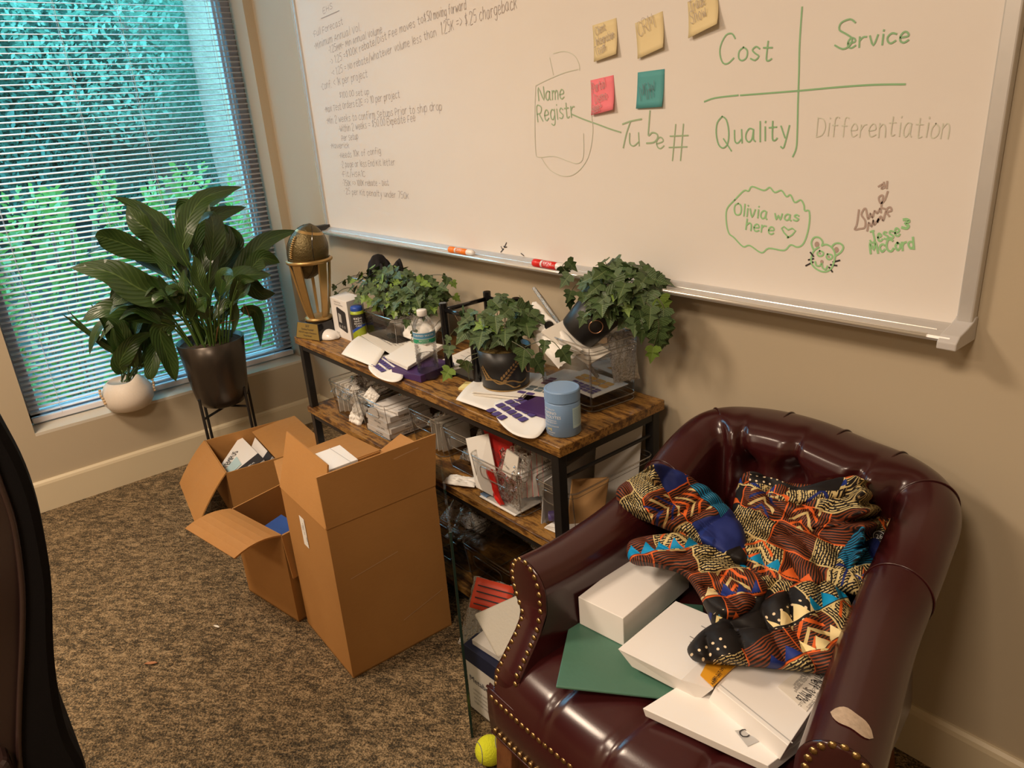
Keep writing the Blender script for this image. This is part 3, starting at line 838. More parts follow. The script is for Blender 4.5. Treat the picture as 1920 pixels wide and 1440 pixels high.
for sg in ([(2.66,1.2248),(2.6676,1.2295),(2.6655,1.2211),(2.6713,1.2237)], [(2.6688,1.2325),(2.67,1.2272),(2.6752,1.2282)], [(2.6746,1.2341),(2.675,1.2223)],
           [(2.6774,1.2165),(2.6737,1.2015),(2.6669,1.1951),(2.6627,1.2055),(2.6699,1.2088),(2.669,1.1892),(2.6755,1.1856)], [(2.628,1.1809),(2.6269,1.1544),(2.6237,1.1441),(2.6331,1.146),(2.6423,1.1492),(2.642,1.1616),(2.6336,1.1729),(2.6402,1.1847),(2.647,1.165),(2.6505,1.176),(2.6544,1.168),(2.6577,1.181),(2.6628,1.1767),(2.6672,1.1861),(2.6693,1.1786)],
           [(2.6477,1.1433),(2.6492,1.159),(2.6546,1.1516),(2.6573,1.1642),(2.6595,1.1551),(2.6668,1.1678),(2.6646,1.16),(2.67,1.172),(2.6748,1.1638),(2.6787,1.1837),(2.685,1.1891),(2.6878,1.1827),(2.68,1.1799),(2.685,1.1729)]):
    b = MB()
    ribbon(b, [tuple(t) for t in catmull([V((p[0], p[1], 0)) for p in sg], 4)], 0.0034, BM)
    b.build('signature_stroke', 'brownpen', wb)
for sg in ([(2.5386,1.0916),(2.5456,1.0845)], [(2.5355,1.076),(2.546,1.0795)], [(2.5308,1.0635),(2.5455,1.0727)], [(2.5869,1.0772),(2.6,1.0819)], [(2.5823,1.0713),(2.595,1.0711)], [(2.5801,1.0657),(2.5873,1.0578)],
           [(1.5756,1.026),(1.5664,1.0141),(1.5601,1.0135),(1.5629,1.0108),(1.5757,1.013)], [(1.5488,1.0119),(1.5528,1.0048),(1.5609,1.0065),(1.5452,0.9945)], [(1.6402,1.0002),(1.6522,0.9943)]):
    b = MB()
    ribbon(b, sg, 0.0032, BM)
    b.build('black_mark', 'ink', wb)
b = MB()
scribe(b, '3', *[(2.7104,1.1526),(2.725,1.1522)], 0.0162, 0.005, BM)
scribe(b, 'Jesse', *[(2.657,1.1206),(2.7119,1.1398)], 0.0207, 0.0034, BM, jit=0.4)
scribe(b, 'McCord', *[(2.6591,1.1003),(2.739,1.1198)], 0.0208, 0.0038, BM, jit=0.5)
b.build('green_signature', 'brightgreen', wb)

# sticky notes
def note(corners, mt, label, lines, pen='pen', curl=0.010):
    tl, tr_, br, bl_ = [V((c[0], BYS - 0.0006, c[1])) for c in corners]
    rows = []
    for i in range(7):
        t = i / 6
        a, c = tl.lerp(bl_, t), tr_.lerp(br, t)
        rows.append([a.lerp(c, j / 6) + V((0, -curl * t ** 2.2 * (0.7 + 0.5 * j / 6), 0)) for j in range(7)])
    o = MB().grid(rows).build('sticky_note', mt, None, smooth=True, solid=0.0005)
    tag(o, label, 'sticky note', 'sticky notes on the whiteboard')
    q = MB()
    X, Y = (tr_ - tl), (tl - bl_)
    for t, u0, u1, v, h in lines:
        m = frame_m(bl_ + V((0, -0.0016 - curl * (1 - v) ** 2.2, 0)) + Y * v, X, Y)
        scribe(q, t, (u0 * X.length, 0), (u1 * X.length, 0.006), h, 0.0011, m, jit=0.25)
    if lines:
        q.build('note_writing', pen, o)
note([(1.952,1.573),(2.0276,1.5803),(2.0356,1.504),(1.9605,1.4931)], 'noteyellow', 'yellow sticky note reading Client Integration Team', [('Client', .15, .6, .70, .018), ('Integration', .15, .93, .42, .018), ('Team', .15, .6, .14, .020)])
note([(2.0829,1.5626),(2.1605,1.5774),(2.1713,1.5051),(2.0959,1.4881)], 'noteyellow', 'yellow sticky note reading CRM', [('CRM', .12, .78, .58, .030)])
note([(2.2259,1.5864),(2.2983,1.596),(2.3116,1.5348),(2.2364,1.5159)], 'noteyellow', 'yellow sticky note reading Trade Show, cut by the top of the picture', [('Trade', .1, .65, .68, .022), ('Show', .12, .7, .36, .024)], curl=0.014)
note([(1.941,1.4535),(2.0158,1.46),(2.0228,1.3838),(1.9463,1.3735)], 'notepink', 'pink sticky note reading Portal Demo', [('Portal', .1, .7, .64, .022), ('Demo', .22, .8, .30, .022), ('*Bens', .1, .55, .12, .010), ('*Cust', .08, .5, .03, .010)])
note([(2.0901,1.4603),(2.1669,1.4618),(2.1653,1.3838),(2.0875,1.3828)], 'noteteal', 'teal sticky note above the tube lettering', [('Mm', .2, .75, .2, .03), ('rw', .3, .8, .4, .03)], pen='slate', curl=0.006)

# markers on the tray
def marker(x0, x1, y, cap, label, words, zr=0.0100):
    z = TZ - 0.0005 + zr
    m = thing('dry_erase_marker', ((x0 + x1) / 2, y, z - zr), label, 'marker', 'markers on the whiteboard tray')
    A = Matrix.Translation(V((x0, y, z))) @ Matrix.Rotation(PI / 2, 4, 'Y')
    Lh = x1 - x0
    MB().lathe([(0.0074, 0.028), (zr * 0.92, 0.030), (zr * 0.92, Lh - 0.008), (zr * 0.7, Lh - 0.006), (zr * 0.7, Lh)], (0, 0, 0), 24, A).build('barrel', 'whiteplastic', m, smooth=True)
    MB().lathe([(zr * 0.5, 0), (zr * 0.98, 0.002), (zr, 0.006), (zr, 0.034)], (0, 0, 0), 24, A).build('cap', cap, m, smooth=True)
    MB().lathe([(zr * 0.94, 0.042), (zr * 0.94, Lh - 0.030)], (0, 0, 0), 24, A).build('label_band', cap, m, smooth=True)
    q = MB()
    for t, u, sz, ang in words:
        # lettering wrapped round the barrel, facing the room
        cu = MB()
        type_into(cu, t, (0, 0, 0), (1, 0, 0), (0, 1, 0), sz)
        q.add([V((x0 + u + p.x, y - (zr * 0.955) * math.cos(ang + p.y / zr), z + (zr * 0.955) * math.sin(ang + p.y / zr))) for p in cu.v], cu.f)
    q.build('lettering', 'whiteprint', m)
marker(1.336, 1.462, -0.056, 'orange', 'orange capped marker lying on the tray', [('EXPO', 0.046, 0.011, 0.2)])
marker(1.742, 1.868, -0.056, 'red', 'red capped marker lying on the tray', [('expo', 0.046, 0.017, 0.3), ('LOW ODOR', 0.048, 0.0045, -0.1), ('Chisel Tip', 0.074, 0.0045, 0.1)], 0.0112)


# ------------------------------------------------------------------ three-tier console shelf along the whiteboard wall
SX0, SX1, SY0, SY1, SZ = 0.800, 2.186, -0.403, -0.030, 0.6814
Z2, Z3 = 0.4096, 0.068
sh = thing('console_shelf', ((SX0 + SX1) / 2, (SY0 + SY1) / 2, 0), 'rustic brown three-tier console shelf with black metal frame below the whiteboard', 'shelf')
def board_part(z, t, inset=0.0):
    MB().box((SX0 + inset, SY0, z - t), (SX1 - inset, SY1, z)).build('shelf_board', 'rustic', sh, bevel=0.0015, seg=1)
board_part(SZ, 0.026)
board_part(Z2, 0.024, 0.004)
board_part(Z3, 0.022, 0.004)
LEG = 0.026
for x in (SX0 + 0.012, SX1 - 0.012 - LEG):
    for y in (SY0 + 0.006, SY1 - 0.006 - LEG):
        MB().box((x, y, 0), (x + LEG, y + LEG, SZ - 0.026)).build('leg', 'blackmetal', sh, bevel=0.002)
    for z in (SZ - 0.052, Z2 - 0.024 - 0.02, Z3 - 0.022 - 0.02):
        MB().box((x + 0.002, SY0 + 0.006 + LEG, z), (x + LEG - 0.002, SY1 - 0.006 - LEG, z + 0.02)).build('side_rail', 'blackmetal', sh)
for z in (SZ - 0.046, Z2 - 0.044, Z3 - 0.042):
    for y in (SY0 + 0.008, SY1 - 0.03):
        MB().box((SX0 + 0.012 + LEG, y, z), (SX1 - 0.012 - LEG, y + 0.02, z + 0.0195)).build('long_rail', 'blackmetal', sh)
for x0 in (SX1 - 0.012 - LEG,):
    MB().tube([(x0 + 0.016, SY0 + 0.03, SZ - 0.095), (x0 + 0.016, SY1 - 0.03, SZ - 0.095)], 0.005, 8).build('side_bar', 'blackmetal', sh)

# ------------------------------------------------------------------ open plastic bins
def bin_box(c, wd, dp, h, label, cat='storage bin', group=None, ang=0.0, shell='bin', rim='binrim', slot=True, taper=0.90, name='storage_bin', ribs=0):
    """front-centre c on the shelf, width wd, depth dp into the shelf, height h; handle slot on the front"""
    c = V(c)
    mt = Matrix.Translation(c) @ Matrix.Rotation(ang, 4, 'Z')
    r = thing(name, c, label, cat, group)
    def loop(k, z, ins=0.0, n=5, rr=0.022):
        hw, d0, d1 = wd / 2 * k - ins, dp / 2 * (1 - k) + ins, dp - dp / 2 * (1 - k) - ins
        o = []
        for cx, cy, a0 in ((hw - rr, d1 - rr, 0), (-hw + rr, d1 - rr, 90), (-hw + rr, d0 + rr, 180), (hw - rr, d0 + rr, 270)):
            for i in range(n):
                a = math.radians(a0 + 90 * i / (n - 1))
                o.append(mt @ V((cx + rr * math.cos(a), cy + rr * math.sin(a), z)))
        return o
    b = MB()
    kk = lambda z: taper + (1 - taper) * z / h
    b.grid([loop(kk(z), z) for z in (0.001, h * 0.35, h * 0.7, h)], wrap=True)
    b.f.append(tuple(range(20))); b.mi.append(0)
    b.build('bin_shell', shell, r, smooth=False)
    MB().tube(loop(1.0, h - 0.001), 0.0021, 6, closed=True).build('rim', rim, r, smooth=True)
    MB().tube(loop(1.0, h - 0.014, 0.0015), 0.0010, 5, closed=True).build('rim', rim, r, smooth=True)
    MB().tube(loop(taper, 0.003), 0.0016, 6, closed=True).build('foot_rim', rim, r, smooth=True)
    for sx in (-1, 1):
        p = [mt @ V((sx * (wd / 2 * kk(z) - 0.006), dp / 2 * (1 - kk(z)) + 0.006, z)) for z in (0.004, h * 0.5, h - 0.004)]
        MB().tube(p, 0.0013, 5).build('corner_edge', rim, r)
    if slot:
        pts = []
        sw, s0, s1 = wd * 0.27, h * 0.58, h * 0.84
        for cx, cz, a0 in ((sw - 0.012, s1 - 0.012, 0), (-sw + 0.012, s1 - 0.012, 90), (-sw + 0.012, s0 + 0.012, 180), (sw - 0.012, s0 + 0.012, 270)):
            for i in range(4):
                a = math.radians(a0 + 30 * i)
                z = cz + 0.012 * math.sin(a)
                pts.append(mt @ V((cx + 0.012 * math.cos(a), dp / 2 * (1 - kk(z)) - 0.0008, z)))
        MB().tube(pts, 0.0019, 6, closed=True).build('handle_slot', rim, r, smooth=True)
    return r
def bag(name, c, size, mt, label, cat, seed, rot=(0, 0, 0), group=None, rough=0.5, n=26):
    """crumpled pouch: a pillow with creases"""
    rows = []
    R_ = Euler(rot).to_matrix()
    for i in range(n + 1):
        rr = []
        for j in range(n + 1):
            u, v = i / n * 2 - 1, j / n * 2 - 1
            e = (1 - abs(u) ** 4) * (1 - abs(v) ** 4)
            q = V((u * 3 + seed * 7.1, v * 3, seed))
            k = noise.noise(q) + 0.6 * abs(noise.noise(q * 2.3)) + 0.4 * abs(noise.noise(q * 5.1))
            p = V((u * size[0] / 2 * (1 + 0.06 * noise.noise(q * 1.7)), v * size[1] / 2 * (1 + 0.06 * noise.noise(q * 1.3 + V((9, 0, 0)))), size[2] * e ** 0.5 * (0.55 + rough * k)))
            rr.append(p)
        rows.append(rr)
    b = MB()
    C_ = V(c)
    b.grid([[R_ @ p + C_ for p in r] for r in rows])
    b.grid([[R_ @ V((p.x, p.y, -p.z * 0.6)) + C_ for p in r][::-1] for r in rows])
    o = b.build(name, mt, None, smooth=True)
    return tag(o, label, cat, group)
def carton(name, lo, hi, ang, mt, label, cat, group=None, mtx=None, bev=0.0012):
    c = V(((lo[0] + hi[0]) / 2, (lo[1] + hi[1]) / 2, 0))
    m = mtx if mtx is not None else rotz(ang, c) @ Matrix.Translation(-c)
    o = MB().box(lo, hi, m).build(name, mt, None, bevel=bev)
    return tag(o, label, cat, group)

BG = 'clear bins on the middle shelf'
HB = 0.132
bin_box((1.040, -0.372, Z2), 0.190, 0.31, HB, 'clear bin at the left end of the middle shelf, full of folded plastic bags', group=BG)
bin_box((1.247, -0.376, Z2), 0.190, 0.31, HB, 'clear bin on the middle shelf holding a stack of lettered flat boxes', group=BG)
bin_box((1.483, -0.325, Z2), 0.180, 0.26, HB, 'clear bin behind the tallest cardboard box, holding ivory cards', group=BG)
bin_box((1.690, -0.338, Z2), 0.180, 0.27, HB, 'clear bin left of the red and white bags, holding a bluish bag', group=BG)
bin_box((1.912, -0.394, Z2), 0.200, 0.30, HB, 'clear bin on the middle shelf crammed with red and white bags', group=BG)
bin_box((2.113, -0.367, Z2), 0.140, 0.30, HB, 'clear bin at the right end of the middle shelf, by the black front leg', group=BG)

# contents: far-left bin
bag('plastic_bag', (1.00, -0.25, Z2 + 0.075), (0.16, 0.20, 0.05), 'milky', 'milky plastic bag folded in the left end bin', 'bag', 3, (0.1, 0.15, 0.1))
bag('plastic_bag', (1.04, -0.15, Z2 + 0.105), (0.16, 0.20, 0.03), 'milky', 'crumpled clear bag heaped on top at the back of the left end bin', 'bag', 8, (0.25, 0.0, -0.2))
bag('pouch', (1.098, -0.345, Z2 + 0.030), (0.06, 0.075, 0.022), 'paper', 'small white pouch at the bottom front of the left end bin', 'pouch', 5, (1.1, 0.2, 0.2))
for k, (dx, tl) in enumerate(((0.0, 0.10), (0.012, 0.16), (0.024, 0.05))):
    carton('folded_card', (0.965 + dx, -0.352 + 0.012 * k, Z2 + 0.005), (0.969 + dx, -0.20, Z2 + 0.118 - 0.004 * k), tl * 0.4, 'paper2' if k else 'paper', ['white folded card standing at the outer side of the left end bin', 'cream folded card standing second from the outer side of the left end bin', 'cream folded card standing third from the outer side of the left end bin'][k], 'card', 'cards in the left end bin')
# contents: lettered flat boxes
fb = None
words = ['MALE URINE', 'MALE URINE', 'MALE URINE', 'MULTI KIT', 'FOR HOME MONITORING']
where = ['bottom of the stack of lettered flat white boxes', 'second from the bottom in the stack of lettered flat white boxes', 'third from the bottom in the stack of lettered flat white boxes', 'second from the top in the stack of lettered flat white boxes', 'topmost lettered flat white box, tilted on its stack']
zb = Z2 + 0.004
for k in range(5):
    t = 0.0185 if k < 4 else 0.014
    dx, dy, a = [(0, 0, 0.00), (0.004, 0.004, 0.03), (-0.004, 0.002, -0.03), (0.006, 0.008, 0.05), (0.012, 0.03, 0.10)][k]
    lo, hi = (1.178 + dx, -0.358 + dy, zb), (1.322 + dx - (0.01 if k > 2 else 0), -0.19 + dy, zb + t)
    c = V(((lo[0] + hi[0]) / 2, (lo[1] + hi[1]) / 2, 0))
    m = rotz(a, c) @ Matrix.Translation(-c)
    o = MB().box(lo, hi, m).build('flat_box', 'white', None, bevel=0.001)
    tag(o, where[k], 'box', 'lettered flat boxes')
    q = MB()
    X, Yv = m.to_3x3() @ V((0, 1, 0)), V((0, 0, 1))
    type_into(q, words[k], m @ V((hi[0], lo[1] + 0.055, zb + t * 0.28)), X, Yv, t * 0.55)
    type_into(q, words[k], m @ V((lo[0] + 0.06, lo[1], zb + t * 0.28)), m.to_3x3() @ V((1, 0, 0)), Yv, t * 0.42)
    if k == 4:
        type_into(q, words[k], m @ V((hi[0] - 0.006, lo[1] + 0.012, zb + t)), X, m.to_3x3() @ V((-1, 0, 0)), 0.011)
    q.build('lettering', 'ink', o)
    zb += t + 0.0006
bag('plastic_bag', (1.25, -0.155, Z2 + 0.098), (0.17, 0.15, 0.03), 'milky', 'greyish bag heaped behind the lettered flat boxes', 'bag', 12, (0.2, 0, 0.3))
bag('pouch', (1.185, -0.33, Z2 + 0.115), (0.05, 0.05, 0.014), 'paper', 'white pouch squeezed beside the lettered flat boxes', 'pouch', 4, (1.2, 0.6, 0.2)).location.z += 0
# contents: third and fourth bin
for k in range(3):
    carton('folded_card', (1.515 + 0.016 * k, -0.312 + 0.006 * k, Z2 + 0.012), (1.519 + 0.016 * k, -0.20, Z2 + 0.115 - 0.01 * k), -0.15, 'paper2', ['ivory card leaning in the bin behind the tall box, first of three', 'ivory card leaning in the bin behind the tall box, second of three', 'ivory card leaning in the bin behind the tall box, nearest the next bin'][k], 'card', 'ivory cards leaning in a bin')
bag('plastic_bag', (1.455, -0.18, Z2 + 0.05), (0.13, 0.15, 0.05), 'milky', 'milky bag low in the bin behind the tall box', 'bag', 15, (0.1, 0.2, 0.2))
bag('plastic_bag', (1.69, -0.22, Z2 + 0.05), (0.13, 0.16, 0.05), 'milky', 'bluish grey bag in the bin left of the red and white bags', 'bag', 17, (0.3, 0, 0.2))
bag('sachet', (1.735, -0.372, Z2 + 0.010), (0.10, 0.05, 0.012), 'paper', 'flat white sachet lying on the middle shelf in front of a bin', 'sachet', 19, (0, 0, 0.5))
# contents: red and white bags
o = MB().slab((1.825, -0.385, Z2 + 0.03), (1.905, -0.362, Z2 + 0.008), (1.848, -0.345, Z2 + 0.185), (1.765, -0.362, Z2 + 0.150), 0.004).build('paper_mailer', 'paper', None, bevel=0.001)
tag(o, 'white paper mailer leaning at the left of the red and white bags', 'mailer')
o = MB().slab((1.872, -0.340, Z2 + 0.03), (1.93, -0.325, Z2 + 0.03), (1.895, -0.305, Z2 + 0.232), (1.792, -0.330, Z2 + 0.225), 0.003).build('red_card', 'redflat', None, bevel=0.001)
tag(o, 'flat red card standing up behind the clear bags', 'card')
sb = bag('specimen_bag', (1.922, -0.335, Z2 + 0.085), (0.125, 0.16, 0.022), 'poly', 'clear zip bag with printed text in front of the red card', 'bag', 21, (1.25, 0.05, -0.12), rough=0.7)
q = MB()
for k in range(4):
    type_into(q, ['SPECIMEN', 'BIOHAZARD', 'ABSORBENT PAD', 'DO NOT EAT'][k], (1.875, -0.362 + 0.004 * k, Z2 + 0.155 - 0.012 * k), (1, 0.05, -0.45), (0.3, 0.1, 1), 0.008)
q.build('printing', 'ink', sb)
o = MB().slab((1.905, -0.352, Z2 + 0.095), (1.955, -0.348, Z2 + 0.080), (1.962, -0.338, Z2 + 0.150), (1.918, -0.34, Z2 + 0.160), 0.004).build('absorbent_pad', 'paper2', None)
tag(o, 'square white pad inside the clear zip bag', 'pad')
o = MB()
pp = catmull([(1.872, -0.374, Z2 + 0.095), (1.892, -0.378, Z2 + 0.060), (1.905, -0.380, Z2 + 0.030), (1.918, -0.378, Z2 + 0.008)], 6)
rows = [[p + V((-0.012 * (1 + 0.5 * math.sin(i * .6)), 0.002, -0.004)), p + V((0, -0.004 - 0.002 * math.sin(i), 0)), p + V((0.014, 0.002, 0.006))] for i, p in enumerate(pp)]
tag(o.grid(rows).build('red_strip', 'red', None, smooth=True, solid=0.002), 'crumpled glossy red strip at the front of the red and white bags', 'strip')
o = MB().slab((1.835, -0.386, Z2 + 0.004), (1.985, -0.386, Z2 + 0.004), (1.985, -0.25, Z2 + 0.007), (1.835, -0.25, Z2 + 0.007), 0.002).build('paper_sheet', 'paper', None)
tag(o, 'white sheet lying flat under the red and white bags', 'paper')
o = MB().slab((1.832, -0.380, Z2 + 0.007), (1.858, -0.380, Z2 + 0.007), (1.856, -0.33, Z2 + 0.010), (1.830, -0.33, Z2 + 0.010), 0.003).build('blue_card', 'blue', None)
tag(o, 'small blue card at the front left of the red and white bags', 'card')
# pale striped pouches leaning at the right of that bin
for k in range(6):
    x = 1.945 + 0.0085 * k
    o = MB().slab((x + 0.010, -0.352 + 0.012 * k, Z2 + 0.03), (x + 0.032, -0.235, Z2 + 0.03), (x + 0.004, -0.21, Z2 + 0.165 - 0.003 * k), (x - 0.02, -0.325 + 0.012 * k, Z2 + 0.165 - 0.003 * k), 0.0035).build('mailing_pouch', 'paper' if k % 2 else 'paper2', None)
    tag(o, ['pale pouch leaning right of the clear zip bag, first of six', 'pale pouch leaning right of the clear zip bag, second of six', 'pale pouch leaning right of the clear zip bag, third of six', 'pale pouch leaning right of the clear zip bag, fourth of six', 'pale pouch leaning right of the clear zip bag, fifth of six', 'pale lettered pouch nearest the right end bin'][k], 'pouch', 'pale pouches leaning in a bin')
    q = MB().slab((x + 0.0105 - 0.001, -0.353 + 0.012 * k, Z2 + 0.03), (x + 0.012, -0.346 + 0.012 * k, Z2 + 0.03), (x - 0.018, -0.319 + 0.012 * k, Z2 + 0.164 - 0.003 * k), (x - 0.0205, -0.326 + 0.012 * k, Z2 + 0.164 - 0.003 * k), 0.001)
    q.build('pink_edge', 'notepink', o)
    if k == 5:
        q = MB()
        m0 = V((x + 0.018, -0.30, Z2 + 0.085))
        for i, t in enumerate(('AIR WAYS', 'ESG NY')):
            type_into(q, t, m0 + V((0.0045 - i * 0.004, 0.0, 0.045 - i * 0.022)), (0.12, 0.9, 0.05), (-0.2, 0.1, 1), 0.014)
        q.build('lettering', 'ink', o)
# right end bin: grey sheet, papers, purple roll, kraft packet
o = MB().slab((2.062, -0.365, Z2 + 0.006), (2.085, -0.12, Z2 + 0.006), (2.060, -0.11, Z2 + 0.150), (2.070, -0.355, Z2 + 0.125), 0.003).build('grey_envelope', 'greycard', None)
tag(o, 'grey envelope standing on edge in the right end bin', 'envelope')
q = MB().tube([(2.078, -0.352, Z2 + 0.028), (2.098, -0.332, Z2 + 0.030)], 0.013, 20)
tag(q.build('tape_roll', 'purple2', None, bevel=0.002), 'small purple roll at the bottom of the right end bin', 'roll')
for k in range(3):
    o = MB().slab((2.082 + 0.004 * k, -0.372, Z2 + 0.004 + 0.004 * k), (2.150, -0.365 + 0.01 * k, Z2 + 0.004 + 0.004 * k), (2.150, -0.28, Z2 + 0.005 + 0.004 * k), (2.090, -0.29, Z2 + 0.005 + 0.004 * k), 0.0025).build('paper_scrap', 'paper', None)
    tag(o, ['white scrap at the bottom of the pile by the purple roll', 'white scrap in the middle of the pile by the purple roll', 'white scrap on top of the pile by the purple roll'][k], 'paper', 'white scraps by the purple roll')
o = MB().slab((2.115, -0.325, Z2 + 0.012), (2.172, -0.255, Z2 + 0.012), (2.168, -0.225, Z2 + 0.122), (2.108, -0.295, Z2 + 0.122), 0.012).build('kraft_envelope', 'kraft', None, bevel=0.002)
tag(o, 'brown kraft envelope behind the black front leg', 'envelope')
q = MB()
fm = frame_m((2.109, -0.2985, Z2 + 0.088), (0.057, 0.07, 0), (-0.004, 0.03, 0.11))
for i, t in enumerate(('corporate', '2 mkt')):
    scribe(q, t, (0.018, 0.012 - i * 0.018), (0.080 - i * 0.03, 0.016 - i * 0.018), 0.011, 0.0012, fm, lift=0) if False else scribe(q, t, (0.018, 0.012 - i * 0.018), (0.080 - i * 0.03, 0.016 - i * 0.018), 0.011, 0.0012, fm)
q.build('pen_writing', 'ink', o)
o = MB().slab((2.095, -0.215, Z2 + 0.004), (2.148, -0.100, Z2 + 0.004), (2.150, -0.075, Z2 + 0.215), (2.100, -0.190, Z2 + 0.215), 0.004).build('white_folder', 'paper', None)
tag(o, 'tall white folder standing behind the brown kraft envelope', 'folder')

# bottom shelf: dim bins with bags
bin_box((1.60, -0.36, Z3), 0.20, 0.28, 0.16, 'dim clear bin on the bottom shelf nearest the tall cardboard box', group='clear bins on the bottom shelf')
bin_box((1.835, -0.385, Z3), 0.24, 0.30, 0.15, 'clear bin on the bottom shelf with a green ring in front', group='clear bins on the bottom shelf')
bag('plastic_bag', (1.60, -0.22, Z3 + 0.15), (0.17, 0.20, 0.06), 'milky', 'crumpled clear bag in the bottom shelf bin nearest the tall box', 'bag', 23, (0.2, 0, 0.2))
bag('plastic_bag', (1.82, -0.17, Z3 + 0.155), (0.19, 0.14, 0.05), 'milky', 'crumpled clear bag at the back of the bottom shelf bin with the green ring', 'bag', 25, (0.2, 0, -0.2))
bag('plastic_bag', (1.60, -0.22, Z3 + 0.07), (0.16, 0.18, 0.05), 'poly', 'flattened clear bag low in the bottom shelf bin nearest the tall box', 'bag', 27, (0.1, 0, 0.2))
b = MB()
for r in (0.012, 0.017, 0.022):
    b.tube([(1.905 + r * math.cos(a), -0.395 + 0.004 * (r * 50), Z3 + 0.026 + r * math.sin(a)) for a in [k * PI / 12 for k in range(24)]], 0.0022, 6, closed=True)
tag(b.build('green_ring', 'brightgreen', None, smooth=True), 'bright green coiled ring in front of the bottom shelf bin', 'ring')
dk = thing('document_tray', (2.03, -0.30, Z3), 'dark plastic tray with a curved front on the bottom shelf', 'tray')
prof = [(-0.392, 0.0), (-0.392, 0.10), (-0.37, 0.14), (-0.345, 0.155), (-0.33, 0.20), (-0.10, 0.20), (-0.10, 0)]
for x in (1.975, 2.085):
    MB().prism([(y, z) for y, z in prof], x, x + 0.003, Matrix(((0, 0, 1, 0), (1, 0, 0, 0), (0, 1, 0, Z3), (0, 0, 0, 1)))).build('side_panel', 'smoke', dk)
    MB().tube([(x + 0.0015, y, Z3 + z) for y, z in prof[:6]], 0.003, 6).build('edge', 'blackgloss', dk)
MB().box((1.975, -0.392, Z3), (2.088, -0.10, Z3 + 0.003)).build('base', 'darkplastic', dk)
MB().box((1.978, -0.392, Z3 + 0.003), (2.085, -0.389, Z3 + 0.095)).build('front_panel', 'smoke', dk)
o = MB().slab((1.985, -0.36, Z3 + 0.12), (2.075, -0.36, Z3 + 0.12), (2.075, -0.15, Z3 + 0.188), (1.985, -0.15, Z3 + 0.188), 0.02).build('mixed_papers', 'kraft', None)
tag(o, 'brown folder slanting in the dark plastic tray', 'folder')

# ------------------------------------------------------------------ things on the top of the shelf
# trophy
TX, TY = 0.862, -0.325
tp = thing('football_trophy', (TX, TY, SZ), 'gold and black football trophy with an engraved plaque', 'trophy')
def ring_pts(r, z, n=40): return [(TX + r * math.cos(2 * PI * k / n), TY + r * math.sin(2 * PI * k / n), z) for k in range(n)]
ba = math.radians(16)
bm = rotz(ba, (TX, TY, 0))
b = MB()
lo = [bm @ V((sx * 0.064, sy * 0.064, SZ)) for sx, sy in ((-1, -1), (1, -1), (1, 1), (-1, 1))]
hi = [bm @ V((sx * 0.054, sy * 0.054, SZ + 0.058)) for sx, sy in ((-1, -1), (1, -1), (1, 1), (-1, 1))]
b.add(lo + hi, [(3, 2, 1, 0), (4, 5, 6, 7), (0, 1, 5, 4), (1, 2, 6, 5), (2, 3, 7, 6), (3, 0, 4, 7)])
b.build('base', 'blackgloss', tp, bevel=0.001)
a0, a1, a2, a3 = lo[0], lo[1], hi[1], hi[0]
X, Yv = (a1 - a0), (a3 - a0)
fm = frame_m(a0, X, Yv)
W_, H_ = X.length, Yv.length
pq = MB().add([fm @ V((x, y, 0.001)) for x, y in ((0.004, 0.002), (W_ - 0.004, 0.002), (W_ - 0.013, H_ - 0.002), (0.013, H_ - 0.002))] + [fm @ V((x, y, 0.0)) for x, y in ((0.004, 0.002), (W_ - 0.004, 0.002), (W_ - 0.013, H_ - 0.002), (0.013, H_ - 0.002))], [(0, 1, 2, 3), (4, 5, 1, 0), (5, 6, 2, 1), (6, 7, 3, 2), (7, 4, 0, 3)]).build('plaque', 'goldplate', tp)
q = MB()
for t, y, s in (('SAY', 0.044, 0.012), ('Fantasy Football', 0.033, 0.0095), ('2024-25 League Champions', 0.022, 0.0082), ('Fred Arnal', 0.010, 0.0095)):
    type_into(q, t, fm @ V((W_ / 2, y, 0.001)), X, Yv, s, align='CENTER')
q.build('engraving', 'ink', pq)
MB().lathe([(0.046, 0), (0.049, 0.004), (0.049, 0.009), (0.044, 0.013), (0.03, 0.016)], (TX, TY, SZ + 0.058), 40).build('collar', 'gold', tp, smooth=True)
RZ = SZ + 0.272
MB().tube(ring_pts(0.0735, RZ), 0.0072, 10, closed=True).build('ring', 'gold', tp, smooth=True)
for k in range(5):
    a = math.radians(-62 + 72 * k)
    wide = 0.017 if k in (0, 1) else 0.0065
    t = V((-math.sin(a), math.cos(a), 0)) * wide
    rad = V((math.cos(a), math.sin(a), 0))
    rows = []
    for i in range(9):
        s = i / 8
        r = 0.036 + 0.037 * s ** 0.75
        p = V((TX, TY, SZ + 0.066 + s * (RZ - SZ - 0.066))) + rad * r
        w_ = 0.62 + 0.38 * s
        rows.append([p - t * w_ + rad * 0.003, p + t * w_ + rad * 0.003, p + t * w_ - rad * 0.004, p - t * w_ - rad * 0.004])
    MB().grid(rows, wrap=True).build('rib', 'gold', tp, bevel=0.001)
